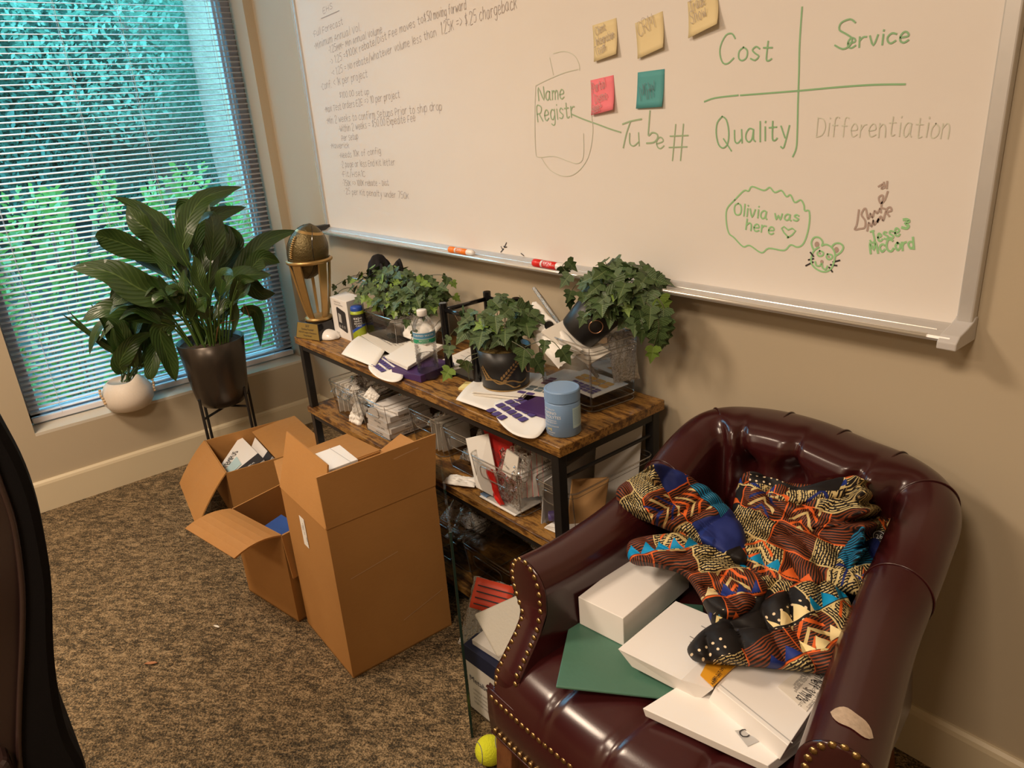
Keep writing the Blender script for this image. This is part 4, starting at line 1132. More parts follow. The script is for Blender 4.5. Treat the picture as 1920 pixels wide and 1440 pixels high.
# ball: long axis a little off the vertical
bcen = V((TX + 0.000, TY, SZ + 0.302))
AX = V((0.16, 0.19, 1)).normalized().to_track_quat('Z', 'Y').to_matrix()
AX = AX @ Matrix.Rotation(-math.atan2((AX @ V((1, 0, 0))).y, (AX @ V((1, 0, 0))).x), 3, 'Z')
def foot(u, a, k=1.0):
    z = -0.098 + 0.196 * u
    r = 0.0705 * (max(0.0, 1 - (abs(z) / 0.098) ** 2)) ** 0.60
    return bcen + AX @ V((r * k * math.cos(a), r * k * math.sin(a), z * (1 + (k - 1) * 0.4)))
fo = MB().grid([[foot(max(0.002, min(0.998, i / 30)), 2 * PI * j / 40) for j in range(40)] for i in range(31)], wrap=True).build('football', 'bronze', tp, smooth=True)
ca = math.atan2(-1.42 + 0.32, 3.285 - TX)
MB().grid([[foot(u, 2 * PI * j / 40, 1.012) for j in range(40)] for u in (0.845, 0.865, 0.885)], wrap=True).build('stripe', 'gold', fo, smooth=True)
la = ca - 0.92
b = MB()
for k in range(11):
    u = 0.40 + 0.36 * k / 10
    b.tube([foot(u, la - 0.12, 1.02), foot(u + 0.003, la, 1.045), foot(u, la + 0.12, 1.02)], 0.0022, 6)
b.tube([foot(0.38 + 0.4 * k / 12, la, 1.03) for k in range(13)], 0.0018, 6)
b.build('laces', 'gold', fo, smooth=True)
for da in (0.25, 1.75, 3.3, 4.9):
    MB().tube([foot(0.03 + 0.94 * k / 24, ca + da + 0.1 * math.sin(k * .26), 1.004) for k in range(25)], 0.0011, 5).build('seam', 'blackgloss', fo)

# white computer mouse
rows = []
mm = Matrix.Translation(V((0.915, -0.333, SZ))) @ Matrix.Rotation(math.radians(20), 4, 'Z')
for i in range(15):
    u = i / 14 * 2 - 1
    hw = 0.028 * max(0.0, 1 - abs(u) ** 3.2) ** 0.5
    hh = 0.030 * max(0.0, 1 - abs(u * 0.98) ** 2.4) ** 0.6
    rows.append([mm @ V((u * 0.058, hw * 1.15 * math.cos(t), 0.002 + max(0, hh * math.sin(t)))) for t in [PI * k / 12 for k in range(13)]])
ms = MB().grid(rows).build('computer_mouse', 'whiteplastic', None, smooth=True, solid=0.001)
tag(ms, 'white computer mouse in front of the trophy base', 'mouse')

# product carton with a phone picture
cb = thing('product_carton', (0.985, -0.262, SZ), 'white carton printed with a black device, left of the spray can', 'carton')
P0, P1 = V((0.915, -0.296, SZ)), V((1.040, -0.298, SZ))
Dv = V((-0.02, 0.075, 0))
Hc = 0.142
MB().add([P0, P1, P1 + Dv, P0 + Dv] + [p + V((0, 0, Hc)) for p in (P0, P1, P1 + Dv, P0 + Dv)], [(3, 2, 1, 0), (4, 5, 6, 7), (0, 1, 5, 4), (1, 2, 6, 5), (2, 3, 7, 6), (3, 0, 4, 7)]).build('carton_body', 'white', cb, bevel=0.001)
fm = frame_m(P0, P1 - P0, (0, 0, 1))
rr = []
for cx, cy, q0 in ((0.098, 0.095, 0), (0.050, 0.105, 90), (0.050, 0.045, 180), (0.098, 0.035, 270)):
    rr += [(cx + 0.008 * math.cos(math.radians(q0 + 22.5 * i)), cy + 0.008 * math.sin(math.radians(q0 + 22.5 * i))) for i in range(5)]
pc = MB().prism([(x, y) for x, y in rr], 0.0004, 0.0012, fm).build('device_picture', 'ink', cb)
q = MB().prism([(0.052, 0.060), (0.072, 0.058), (0.072, 0.088), (0.052, 0.092)], 0.0012, 0.0018, fm)
q.build('screen_picture', 'greycard', pc)
q = MB()
for i in range(3):
    q.add([fm @ V((0.055 + 0.017 * i + 0.006 * math.cos(k * PI / 6), 0.045 + 0.006 * math.sin(k * PI / 6), 0.0018)) for k in range(12)], [tuple(range(12))])
q.build('button_picture', 'greyink', pc)
q = MB()
type_into(q, 'VIDEO DOOR', fm @ V((0.030, 0.128, 0.0005)), P1 - P0, (0, 0, 1), 0.008)
type_into(q, 'COLOR MONITOR', fm @ V((0.030, 0.119, 0.0005)), P1 - P0, (0, 0, 1), 0.0075)
type_into(q, 'RP-170', fm @ V((0.018, 0.014, 0.0005)), P1 - P0, (0, 0, 1), 0.0075)
q.build('lettering', 'greyink', cb)

# whiteboard care can
CX, CY = 1.078, -0.283
cn = thing('spray_can', (CX, CY, SZ), 'blue capped can with black and lime sleeve for whiteboard care', 'spray can')
MB().lathe([(0.021, 0), (0.0235, 0.003), (0.0235, 0.105), (0.020, 0.118)], (CX, CY, SZ), 32).build('can_body', 'lime', cn, smooth=True)
MB().lathe([(0.0206, 0.112), (0.0206, 0.126), (0.018, 0.131), (0, 0.131)], (CX, CY, SZ), 32).build('cap', 'capblue', cn, smooth=True)
fa = math.atan2(-1.42 + 0.28, 3.285 - CX)
def can_wrap(z_of, mt, name, r, z_top):
    n = 40
    rows = [[], []]
    for k in range(n + 1):
        a = 2 * PI * k / n
        rows[0].append((CX + r * math.cos(a), CY + r * math.sin(a), SZ + z_of(a - fa)))
        rows[1].append((CX + r * math.cos(a), CY + r * math.sin(a), SZ + z_top))
    return MB().grid(rows).build(name, mt, cn, smooth=True)
can_wrap(lambda a: 0.048 + 0.014 * math.sin(a + 0.6), 'capblue', 'blue_swoosh', 0.02365, 0.070)
can_wrap(lambda a: 0.058 + 0.014 * math.sin(a + 0.6), 'ink', 'black_band', 0.0238, 0.106)
q = MB()
for t, z, s in (('expo', 0.089, 0.015), ('WHITE', 0.080, 0.0085), ('BOARD', 0.072, 0.0085), ('CARE', 0.064, 0.0085)):
    type_into(q, t, 0, 0, 0, s, lift=0.0006, align='CENTER', cyl=((CX, CY), 0.0238, fa, SZ + z))
q.build('lettering', 'whiteprint', cn)

# clear bin at the back left with black cloth, smoked bin in front of it
bin_box((1.00, -0.185, SZ), 0.28, 0.145, 0.185, 'clear bin with black cloth at the back left of the shelf top', slot=False, group='bins on the shelf top')
b = MB()
rows = []
for i in range(31):
    r_ = []
    for j in range(25):
        u, v = i / 30, j / 24
        p = V((0.885 + 0.235 * u, -0.165 + 0.10 * v, SZ + 0.155))
        h = 0.028 * noise.noise(V((u * 5, v * 3, 2))) + 0.03 * abs(noise.noise(V((u * 9, v * 5, 5))))
        h += 0.105 * math.exp(-((u - 0.40) / 0.13) ** 2) * (0.6 + 0.4 * math.sin(v * 3)) + 0.088 * math.exp(-((u - 0.72) / 0.08) ** 2) - 0.03 * math.exp(-((u - 0.58) / 0.03) ** 2)
        e = min(u, 1 - u, v, 1 - v)
        p.z += h - 0.05 * (1 - sstep(0, 0.12, e))
        r_.append(p)
    rows.append(r_)
tag(b.grid(rows).build('black_cloth', 'blackcloth', None, smooth=True, solid=0.002, sub=1), 'black cloth heaped in the clear bin behind the left ivy', 'cloth')
bin_box((1.190, -0.270, SZ), 0.21, 0.075, 0.115, 'smoked plastic bin right of the blue capped can, under the left ivy', slot=False, shell='smoke', rim='smoke', group='bins on the shelf top')

# left brochures: purple box, folded flap with rounded tongue, sheets and booklets
def sheet(name, pts, mt, label, cat, t=0.0012, group=None):
    o = MB().slab(*pts, t).build(name, mt, None)
    return tag(o, label, cat, group)
def cells(mb, o, ex, ey, nx, ny, gap=0.16, keep=None):
    """grid of rounded lozenges printed on a sheet"""
    o, ex, ey = V(o), V(ex), V(ey)
    n = ex.cross(ey).normalized() * 0.0007
    if n.z < 0:
        n = -n
    for i in range(nx):
        for j in range(ny):
            if keep and not keep(i, j):
                continue
            c = o + ex * (i + 0.5) + ey * (j + 0.5) + n
            hw, r = 0.5 - gap / 2, 0.16
            pts = []
            for cx, cy, q0 in ((hw - r, hw - r, 0), (-hw + r, hw - r, 90), (-hw + r, -hw + r, 180), (hw - r, -hw + r, 270)):
                for k in range(4):
                    a = math.radians(q0 + 30 * k)
                    pts.append(c + ex * (cx + r * math.cos(a)) + ey * (cy + r * math.sin(a)))
            mb.add(pts, [tuple(range(16))])
def tongue(pts, zf, mt, parent, name):
    """flat card cut to outline pts (x, y) whose height follows zf"""
    c = V((sum(p[0] for p in pts) / len(pts), sum(p[1] for p in pts) / len(pts)))
    b = MB()
    rows = []
    for k in range(7):
        s = 1 - k / 6 * 0.999
        rows.append([V((c.x + (x - c.x) * s, c.y + (y - c.y) * s, zf(c.x + (x - c.x) * s, c.y + (y - c.y) * s))) for x, y in pts])
    b.grid(rows, wrap=True)
    return b.build(name, mt, parent, smooth=True, solid=0.0012)
lb = thing('brochure_box', (1.45, -0.30, SZ), 'opened purple and white mailer with rounded tongue, by the water bottle', 'mailer', 'opened purple and white mailers')
MB().box((1.440, -0.385, SZ + 0.0005), (1.570, -0.250, SZ + 0.022), rotz(0.14, (1.48, -0.30, 0)) @ Matrix.Translation(V((-1.48, 0.30, 0)))).build('box_body', 'purple', lb, bevel=0.001)
fl = MB()
a, b_, c, d = V((1.172, -0.408, SZ + 0.012)), V((1.085, -0.285, SZ + 0.030)), V((1.300, -0.315, SZ + 0.030)), V((1.372, -0.402, SZ + 0.010))
fl.grid([[a.lerp(d, j / 8).lerp(b_.lerp(c, j / 8), i / 8) + V((0, 0, 0.008 * math.sin(PI * i / 8) * (1 - j / 8))) for j in range(9)] for i in range(9)])
fl.build('flap', 'paper', lb, smooth=True, solid=0.001)
tz = lambda x, y: SZ + 0.0165 - 0.012 * sstep(-0.33, -0.43, y)
tpts = [(p.x, p.y) for p in catmull([V(q) for q in ((1.352, -0.412, 0), (1.305, -0.375, 0), (1.290, -0.330, 0), (1.345, -0.318, 0), (1.42, -0.340, 0), (1.485, -0.372, 0), (1.522, -0.398, 0), (1.522, -0.424, 0), (1.488, -0.436, 0), (1.43, -0.434, 0))], 6, True)]
tg = tongue(tpts, tz, 'paper', lb, 'tongue')
q = MB()
for i in range(6):
    for j in range(3):
        x, y = 1.318 + 0.018 * i + 0.006 * j, -0.395 + 0.022 * j - 0.003 * i
        cells(q, (x, y, tz(x + .01, y + .01) + 0.0022), (0.0185, -0.004, 0), (0.006, 0.0205, 0.0015), 1, 1)
q.build('lozenge_print', 'purple2', tg)
q = MB()
type_into(q, 'results.com', (1.497, -0.365, SZ + 0.006), (1, 0.14, 0), (0, 0, 1), 0.010)
for i, (t, w_) in enumerate((('', 0),)):
    pass
o = sheet('printed_sheet', [(1.095, -0.290, SZ + 0.032), (1.370, -0.335, SZ + 0.030), (1.290, -0.130, SZ + 0.030), (1.06, -0.150, SZ + 0.034)], 'paper2', 'printed white sheet between the can and the water bottle', 'paper')
q2 = MB()
fm = frame_m((1.13, -0.275, SZ + 0.0335), (0.265, -0.043, 0), (-0.04, 0.17, 0))
for i in range(11):
    scribe(q2, ['Dear customer please find the kit', 'enclosed with this letter and the', 'instructions for collection of', 'samples at home. Return all items', 'in the prepaid envelope today', 'thank you for your order'][i % 6], (0.03 + 0.006 * (i % 3), 0.012 + 0.0105 * i), (0.16 + 0.012 * (i % 4), 0.012 + 0.0105 * i), 0.0055, 0.0010, fm, jit=0.1)
q2.build('small_print', 'greyink', o)
for k in range(3):
    o = MB().slab((1.385 - 0.003 * k, -0.362 - 0.002 * k, SZ + 0.0235 + 0.0042 * k), (1.512 + 0.003 * k, -0.372, SZ + 0.0235 + 0.0042 * k), (1.440, -0.190, SZ + 0.029 + 0.0042 * k), (1.300 + 0.004 * k, -0.215, SZ + 0.029 + 0.0042 * k), 0.0038).build('booklet', 'paper' if k != 1 else 'paper2', None, bevel=0.0006)
    tag(o, ['lowest white booklet under the two beside the water bottle', 'middle white booklet of the pile beside the water bottle', 'top white booklet of the pile beside the water bottle'][k], 'booklet', 'booklets beside the water bottle')
o = MB().slab((1.235, -0.235, SZ + 0.050), (1.410, -0.235, SZ + 0.044), (1.37, -0.120, SZ + 0.092), (1.215, -0.125, SZ + 0.096), 0.006).build('white_booklet', 'paper', None, bevel=0.001)
tag(o, 'white booklet tilted up behind the water bottle', 'booklet')
bag('white_bag', (1.285, -0.190, SZ + 0.085), (0.17, 0.12, 0.035), 'paper', 'crumpled white bag under the left ivy, behind the water bottle', 'bag', 51, (0.6, 0.1, 0.2), rough=0.35)
# sheets lying at the back between bottle and rack
o = sheet('form_sheet', [(1.475, -0.245, SZ + 0.004), (1.60, -0.262, SZ + 0.004), (1.62, -0.050, SZ + 0.030), (1.49, -0.050, SZ + 0.030)], 'paper', 'ruled white form behind the black rack post', 'paper')
q2 = MB()
fm = frame_m((1.475, -0.245, SZ + 0.0052), (0.125, -0.017, 0), (0.015, 0.195, 0.026))
for i in range(7):
    ribbon(q2, [(0.018, 0.03 + 0.024 * i), (0.112, 0.03 + 0.024 * i)], 0.0008, fm, 0.0006)
q2.build('ruled_lines', 'greyink', o)
q2 = MB()
cells(q2, (1.535, -0.10, SZ + 0.0255), (0.02, 0, 0), (0, 0.011, 0.0013), 3, 3)
q2.build('lozenge_print', 'plum', o)

# water bottle
BXc, BYc = 1.560, -0.330
wbt = thing('water_bottle', (BXc, BYc, SZ), 'half-clear plastic water bottle with a blue and green label', 'bottle')
prof = [(0.0, 0.004), (0.018, 0.002), (0.028, 0.0), (0.0315, 0.005)]
z = 0.012
while z < 0.105:
    prof += [(0.0322, z), (0.0300, z + 0.0045)]
    z += 0.009
prof += [(0.0320, 0.108), (0.0322, 0.148), (0.0322, 0.156), (0.0285, 0.168), (0.0205, 0.181), (0.0135, 0.189), (0.0125, 0.192)]
MB().lathe(prof, (BXc, BYc, SZ), 40, None, lambda a, zz: 0.012 * math.sin(5 * a + 90 * zz) if zz < 0.104 else 0).build('bottle_body', 'pet', wbt, smooth=True)
MB().lathe([(max(0, r - 0.0014), zz + 0.0012) for r, zz in prof if zz < 0.072] + [(0, 0.070)], (BXc, BYc, SZ), 40, None, lambda a, zz: 0.012 * math.sin(5 * a + 90 * zz)).build('water', 'water', wbt, smooth=True)
MB().lathe([(0.0130, 0.188), (0.0145, 0.190), (0.0145, 0.204), (0.0135, 0.206), (0, 0.206)], (BXc, BYc, SZ), 32).build('cap', 'whiteplastic', wbt, smooth=True)
ba = math.atan2(-1.42 + 0.32, 3.285 - BXc)
def band(r, z0, z1, mt, name, par, cx, cy, a_0=-1.9, a_1=1.9, fac=ba):
    return MB().grid([[(cx + r * math.cos(fac + a_0 + (a_1 - a_0) * k / 36), cy + r * math.sin(fac + a_0 + (a_1 - a_0) * k / 36), SZ + zz) for k in range(37)] for zz in (z0, z1)]).build(name, mt, par, smooth=True)
lbl = band(0.03255, 0.112, 0.147, 'whiteprint', 'label', wbt, BXc, BYc)
band(0.0327, 0.128, 0.1445, 'labelblue', 'blue_band', lbl, BXc, BYc)
band(0.0327, 0.1135, 0.1265, 'labelgreen', 'green_band', lbl, BXc, BYc)
q = MB()
for t, z, s in (('PURIFIED WATER', 0.1345, 0.0085), ('RECYCLE', 0.1195, 0.007), ('ENJOY WITHIN REACH', 0.1145, 0.004)):
    type_into(q, t, 0, 0, 0, s, lift=0.0004, align='CENTER', cyl=((BXc, BYc), 0.0327, ba - 0.1, SZ + z))
q.build('lettering', 'whiteprint', lbl)

# swinging-ball desk toy with black posts
rk = thing('swinging_ball_toy', (1.668, -0.205, SZ), 'black framed swinging ball desk toy between bottle and gold-printed pot', 'desk toy')
PX0, PX1, PY0, PY1, PH = 1.603, 1.735, -0.284, -0.125, 0.222
for x, y in ((PX0, PY0), (PX1, PY0), (PX0, PY1), (PX1, PY1)):
    MB().lathe([(0.0115, 0), (0.0115, PH - 0.001), (0.0105, PH)], (x, y, SZ), 24).build('post', 'blackgloss', rk, smooth=False)
for y in (PY0, PY1):
    MB().tube([(PX0, y, SZ + PH - 0.020), (PX1, y, SZ + PH - 0.020)], 0.0068, 16).build('top_bar', 'blackgloss', rk, smooth=True)
MB().tube([(PX0, PY0, SZ + PH - 0.022), (PX0, PY1, SZ + PH - 0.022)], 0.0062, 16).build('end_bar', 'blackgloss', rk, smooth=True)
MB().box((PX0 - 0.01, PY0 + 0.01, SZ), (PX1 + 0.01, PY1 - 0.01, SZ + 0.012)).build('base', 'blackgloss', rk, bevel=0.002)
for k in range(5):
    x = 1.648 + 0.0225 * k
    sb_ = MB().ball((x, -0.205, SZ + 0.045), 0.0111, 12).build('steel_ball', 'steel', rk, smooth=True)
    MB().tube([(x, PY0, SZ + PH - 0.02), (x, -0.205, SZ + 0.055), (x, PY1, SZ + PH - 0.02)], 0.0005, 4).build('wire', 'steel', sb_)

# right brochure, sticky pad, paper pile, gold-printed pot
o = MB().box((1.695, -0.325, SZ), (1.745, -0.275, SZ + 0.006), rotz(0.5, (1.72, -0.30, 0)) @ Matrix.Translation(V((-1.72, 0.30, 0)))).build('sticky_pad', 'noteyellow2', None)
tag(o, 'pale yellow sticky pad lying under the white flap', 'sticky pad')
rb = thing('brochure_box', (2.0, -0.30, SZ), 'opened purple and white mailer under the gold-printed pot, by the blue jar', 'mailer', 'opened purple and white mailers')
MB().box((1.965, -0.345, SZ + 0.0005), (2.085, -0.235, SZ + 0.026), rotz(0.10, (2.02, -0.29, 0)) @ Matrix.Translation(V((-2.02, 0.29, 0)))).build('box_body', 'purple', rb, bevel=0.001)
a, b_, c, d = V((1.792, -0.402, SZ + 0.010)), V((1.712, -0.262, SZ + 0.014)), V((1.90, -0.285, SZ + 0.016)), V((1.955, -0.385, SZ + 0.010))
MB().grid([[a.lerp(d, j / 8).lerp(b_.lerp(c, j / 8), i / 8) + V((0, 0, 0.010 * math.sin(PI * (i + 1) / 9) * (1 - j / 8))) for j in range(9)] for i in range(9)]).build('flap', 'paper', rb, smooth=True, solid=0.001)
tz2 = lambda x, y: SZ + 0.0175 - 0.013 * sstep(-0.34, -0.42, y)
tp2 = [(p.x, p.y) for p in catmull([V(q_) for q_ in ((1.945, -0.392, 0), (1.895, -0.350, 0), (1.905, -0.305, 0), (1.97, -0.292, 0), (2.03, -0.312, 0), (2.085, -0.345, 0), (2.108, -0.380, 0), (2.112, -0.412, 0), (2.08, -0.428, 0), (2.03, -0.424, 0))], 6, True)]
tg = tongue(tp2, tz2, 'paper', rb, 'tongue')
q = MB()
for i in range(5):
    for j in range(4):
        if i + j > 6 or (i == 3 and j == 0): continue
        x, y = 1.905 + 0.0262 * i + 0.004 * j, -0.400 + 0.0275 * j - 0.004 * i + 0.004
        if i == 4 and j < 1: continue
        cells(q, (x, y, tz2(x + .012, y + .012) + 0.0022), (0.0255, -0.004, 0), (0.004, 0.0265, 0.0015), 1, 1)
q.build('lozenge_print', 'purple2', tg)
fo_ = MB().slab((1.890, -0.295, SZ + 0.0265), (1.985, -0.262, SZ + 0.0275), (1.955, -0.060, SZ + 0.0275), (1.872, -0.080, SZ + 0.0265), 0.0012).build('folder_cover', 'paper', rb)
for mt, y0, nn in (('slate', -0.262, 2), ('plum', -0.205, 3), ('purple2', -0.290, 1)):
    q = MB()
    cells(q, (1.905, y0, SZ + 0.0284), (0.026, 0.007, 0), (-0.004, 0.017, 0.0002), 3 if mt != 'purple2' else 2, nn)
    q.build('lozenge_print', mt, fo_)
q = MB()
type_into(q, 'com', (2.066, -0.347, SZ + 0.012), (1, 0.1, 0), (0, 0, 1), 0.010)
q.build('web_address', 'whiteprint', rb)
q = MB(); type_into(q, 'results.com', (1.487, -0.381, SZ + 0.008), (1, 0.14, 0), (0, 0, 1), 0.011); q.build('web_address', 'whiteprint', lb)
zz = SZ + 0.0165
for k in range(5):
    dx, dy, a = [(0, 0, 0), (.004, -.003, .03), (-.003, .002, -.02), (.002, .004, .05), (0, 0, .02)][k]
    o = MB().box((1.765 + dx, -0.338 + dy, zz), (1.905 + dx, -0.165 + dy, zz + 0.0022), rotz(0.42 + a, (1.835, -0.25, 0)) @ Matrix.Translation(V((-1.835, 0.25, 0)))).build('paper_card', 'paper' if k % 2 == 0 else 'paper2', None)
    tag(o, ['lowest card of the paper pile under the gold-printed pot', 'second card from the bottom of the pile under the gold-printed pot', 'middle card of the pile under the gold-printed pot', 'second card from the top of the pile under the gold-printed pot', 'top card of the pile under the gold-printed pot'][k], 'card', 'paper pile under the gold-printed pot')
    zz += 0.0024
GPX, GPY, GPZ = 1.836, -0.263, zz + 0.0004


# ------------------------------------------------------------------ plants
IVY = [(0, 0), (-0.16, -0.10), (-0.40, -0.04), (-0.50, 0.16), (-0.30, 0.30), (-0.44, 0.52), (-0.24, 0.54), (-0.12, 0.80), (0, 1.05)]
IVY = IVY + [(-x, y) for x, y in IVY[-2:0:-1]]
def ivy_leaf(mb, p, d, nrm, s, rnd):
    """five-lobed leaf: stalk end p, pointing along d, face towards nrm"""
    d = V(d).normalized()
    n = (V(nrm) - d * V(nrm).dot(d))
    n = n.normalized() if n.length > 1e-5 else d.orthogonal().normalized()
    a = d.cross(n)
    cup, dr = rnd.uniform(0.05, 0.22), rnd.uniform(0.05, 0.25)
    k = rnd.uniform(0.85, 1.15)
    def pt(x, y):
        return V(p) + (a * x * k + d * y + n * (cup * abs(x) - dr * y * y * 0.5)) * s
    vs = [pt(0, 0.02), pt(0, 0.35), pt(0, 0.66)] + [pt(x, y) for x, y in IVY]
    uv = [(0.5, 0.02), (0.5, 0.35), (0.5, 0.66)] + [(0.5 + x, y) for x, y in IVY]
    m = len(IVY)
    fs = []
    for i in range(m):
        j = (i + 1) % m
        ymid = (IVY[i][1] + IVY[j][1]) / 2
        c = 0 if ymid < 0.12 else (1 if ymid < 0.5 else 2)
        fs.append((c, 3 + i, 3 + j))
    fs += [(0, 1, 3 + 3), (0, 3 + m - 3, 1), (1, 2, 3 + 5), (1, 3 + m - 5, 2), (1, 3 + 5, 3 + 4), (1, 3 + m - 4, 3 + m - 5)]
    mb.add(vs, fs)
    mb.uv = (mb.uv or []) + uv
def ivy(name, pot_loc, label, clump, vines, size, seed, pot_fn, n, light=0.12, face=(0.72, -0.55, 0.5)):
    rnd = random.Random(seed)
    r = thing(name, pot_loc, label, 'potted plant', 'ivy plants on the shelf')
    top = pot_fn(r)
    f, y, st = MB(), MB(), MB()
    c, rad = V(clump[0]), V(clump[1])
    F = V(face).normalized()
    for i in range(n):
        dd = V((rnd.gauss(0, 1), rnd.gauss(0, 1), rnd.gauss(0, 0.9))).normalized()
        if dd.dot(F) < -0.35:
            dd = -dd
        q = rnd.uniform(0.35, 1.0) ** 0.5
        p = c + V((dd.x * rad.x, dd.y * rad.y, dd.z * rad.z)) * q
        out = V((dd.x, dd.y, dd.z * 0.6))
        d = (out * 0.6 + V((rnd.uniform(-1, 1), rnd.uniform(-1, 1), -0.75)) * 0.7)
        s = size * rnd.uniform(0.6, 1.2)
        nn = (out + F * 0.8 + V((0, 0, 0.5)) + V((rnd.uniform(-.7, .7), rnd.uniform(-.7, .7), rnd.uniform(-.4, .6))))
        tgt = y if rnd.random() < light else f
        ivy_leaf(tgt, p, d, nn, s * (0.8 if tgt is y else 1), rnd)
        if i % 3 == 0:
            st.tube([V(top) + V((rnd.uniform(-.02, .02), rnd.uniform(-.02, .02), 0)), (V(top) + p) / 2 + V((0, 0, 0.03)), p], 0.0009, 5)
    for path, ss, k in vines:
        pts = catmull(path, 6)
        st.tube(pts, 0.0011, 5)
        step = max(2, len(pts) // max(1, k))
        for i in range(step, len(pts), step):
            t = (pts[i] - pts[i - 1]).normalized()
            sd = t.cross(V((0, 0, 1))) * (1 if (i // step) % 2 else -1)
            ivy_leaf(y if (rnd.random() < light * 1.5) else f, pts[i] + sd * 0.004, t * 0.35 + sd * 0.5 + V((0, 0, -0.75)), F + V((rnd.uniform(-.5, .5), rnd.uniform(-.5, .5), 0.5)), ss * rnd.uniform(0.75, 1.15), rnd)
    f.build('foliage', 'ivy', r, smooth=False)
    if y.v:
        y.build('young_foliage', 'ivylight', r, smooth=False)
    st.build('vines', 'vine', r)
    return r
# pot with painted wheat ears
def wheat_pot(r):
    c = (GPX, GPY, GPZ)
    H = 0.108
    pr_ = lambda z: 0.062 + 0.011 * z / H
    MB().lathe([(0, 0), (0.060, 0), (0.0625, 0.003), (pr_(H * .5), H * .5), (0.073, H), (0.070, H), (0.068, H - 0.012)], c, 44).build('pot', 'blackpot', r, smooth=True)
    MB().tube([(GPX + 0.0625 * math.cos(2 * PI * k / 40), GPY + 0.0625 * math.sin(2 * PI * k / 40), GPZ + 0.002) for k in range(40)], 0.0015, 6, closed=True).build('gold_foot_line', 'gold', r, smooth=True)
    MB().lathe([(0.0675, H - 0.012), (0.045, H - 0.004), (0.0, H - 0.001)], c, 30, None, lambda a, z: 0.03 * math.sin(7 * a)).build('soil', 'moss', r)
    fa = math.atan2(-1.42 + 0.252, 3.285 - GPX)
    def on(a, z, l=0.0009): return V((GPX + (pr_(z) + l) * math.cos(fa + a), GPY + (pr_(z) + l) * math.sin(fa + a), GPZ + z))
    q = MB()
    def ear(a0, z0, a1, z1, n):
        for i in range(n):
            t = i / n
            a, z = a0 + (a1 - a0) * t, z0 + (z1 - z0) * t
            da, dz = (a1 - a0), (z1 - z0)
            for sd in (-1, 1):
                L_ = 0.013 * (1 - 0.3 * t)
                ux, uz = da * pr_(z), dz
                l = math.hypot(ux, uz); ux /= l; uz /= l
                px, pz = -uz * sd, ux * sd
                vx, vz = ux * 0.8 + px * 0.55, uz * 0.8 + pz * 0.55
                nx, nz = -vz, vx
                pts = []
                for f_, w_ in ((0.05, 0), (0.35, .26), (0.7, .24), (1, 0), (0.7, -.24), (0.35, -.26)):
                    X_, Z_ = (vx * f_ + nx * w_) * L_ + px * 0.0015, (vz * f_ + nz * w_) * L_ + pz * 0.0015
                    pts.append(on(a + X_ / pr_(z), z + Z_))
                q.add(pts, [tuple(range(6))])
    ear(-0.15, 0.032, 0.62, 0.090, 8)
    ear(-0.75, 0.034, -1.05, 0.066, 5)
    for pl in ([(-0.95, .030), (-0.5, .034), (-0.15, .028), (0.25, .030), (0.65, .020), (0.95, .026)], [(-0.15, .028), (0.1, .020), (0.35, .010), (0.62, .012)], [(-0.8, .046), (-0.55, .034), (-0.3, .024), (0.0, .026)]):
        pts = catmull([V((a, z, 0)) for a, z in pl], 6)
        for i in range(len(pts) - 1):
            w_ = 0.0022
            q.add([on(pts[i].x, pts[i].y - w_), on(pts[i + 1].x, pts[i + 1].y - w_), on(pts[i + 1].x, pts[i + 1].y + w_), on(pts[i].x, pts[i].y + w_)], [(0, 1, 2, 3)])
    q.build('wheat_print', 'gold', r)
    cc = on(0.98, 0.062, 0.006)
    t = V((-math.sin(fa + 0.98), math.cos(fa + 0.98), 0))
    MB().tube([cc + t * 0.014 * math.cos(k * PI / 14) + V((0, 0, 0.018 * math.sin(k * PI / 14))) for k in range(28)], 0.0012, 6, closed=True).build('ring_handle', 'copper', r, smooth=True)
    return (GPX, GPY, GPZ + H)
ivy('potted_ivy', (GPX, GPY, GPZ), 'ivy in a black pot with gold wheat print on a paper pile', ((1.805, -0.240, 0.886), (0.122, 0.10, 0.058)),
    [([(1.8519,-0.31,0.823),(1.7736,-0.31,0.8294),(1.7115,-0.31,0.8598),(1.6425,-0.31,0.8038),(1.6588,-0.31,0.7945)], 0.034, 3), ([(1.8317,-0.33,0.8168),(1.766,-0.33,0.7911),(1.7222,-0.33,0.7556),(1.6796,-0.33,0.7382)], 0.046, 2), ([(1.8185,-0.33,0.8023),(1.7788,-0.33,0.7818),(1.761,-0.33,0.7566),(1.7608,-0.33,0.7227)], 0.056, 1), ([(1.9805,-0.31,0.8561),(2.0346,-0.31,0.8804),(2.0777,-0.31,0.8888),(2.1037,-0.31,0.8744)], 0.042, 2), ([(1.9672,-0.34,0.8749),(2.0152,-0.34,0.8642),(2.0423,-0.34,0.8472)], 0.055, 2)], 0.052, 11, wheat_pot, 74, 0.06)

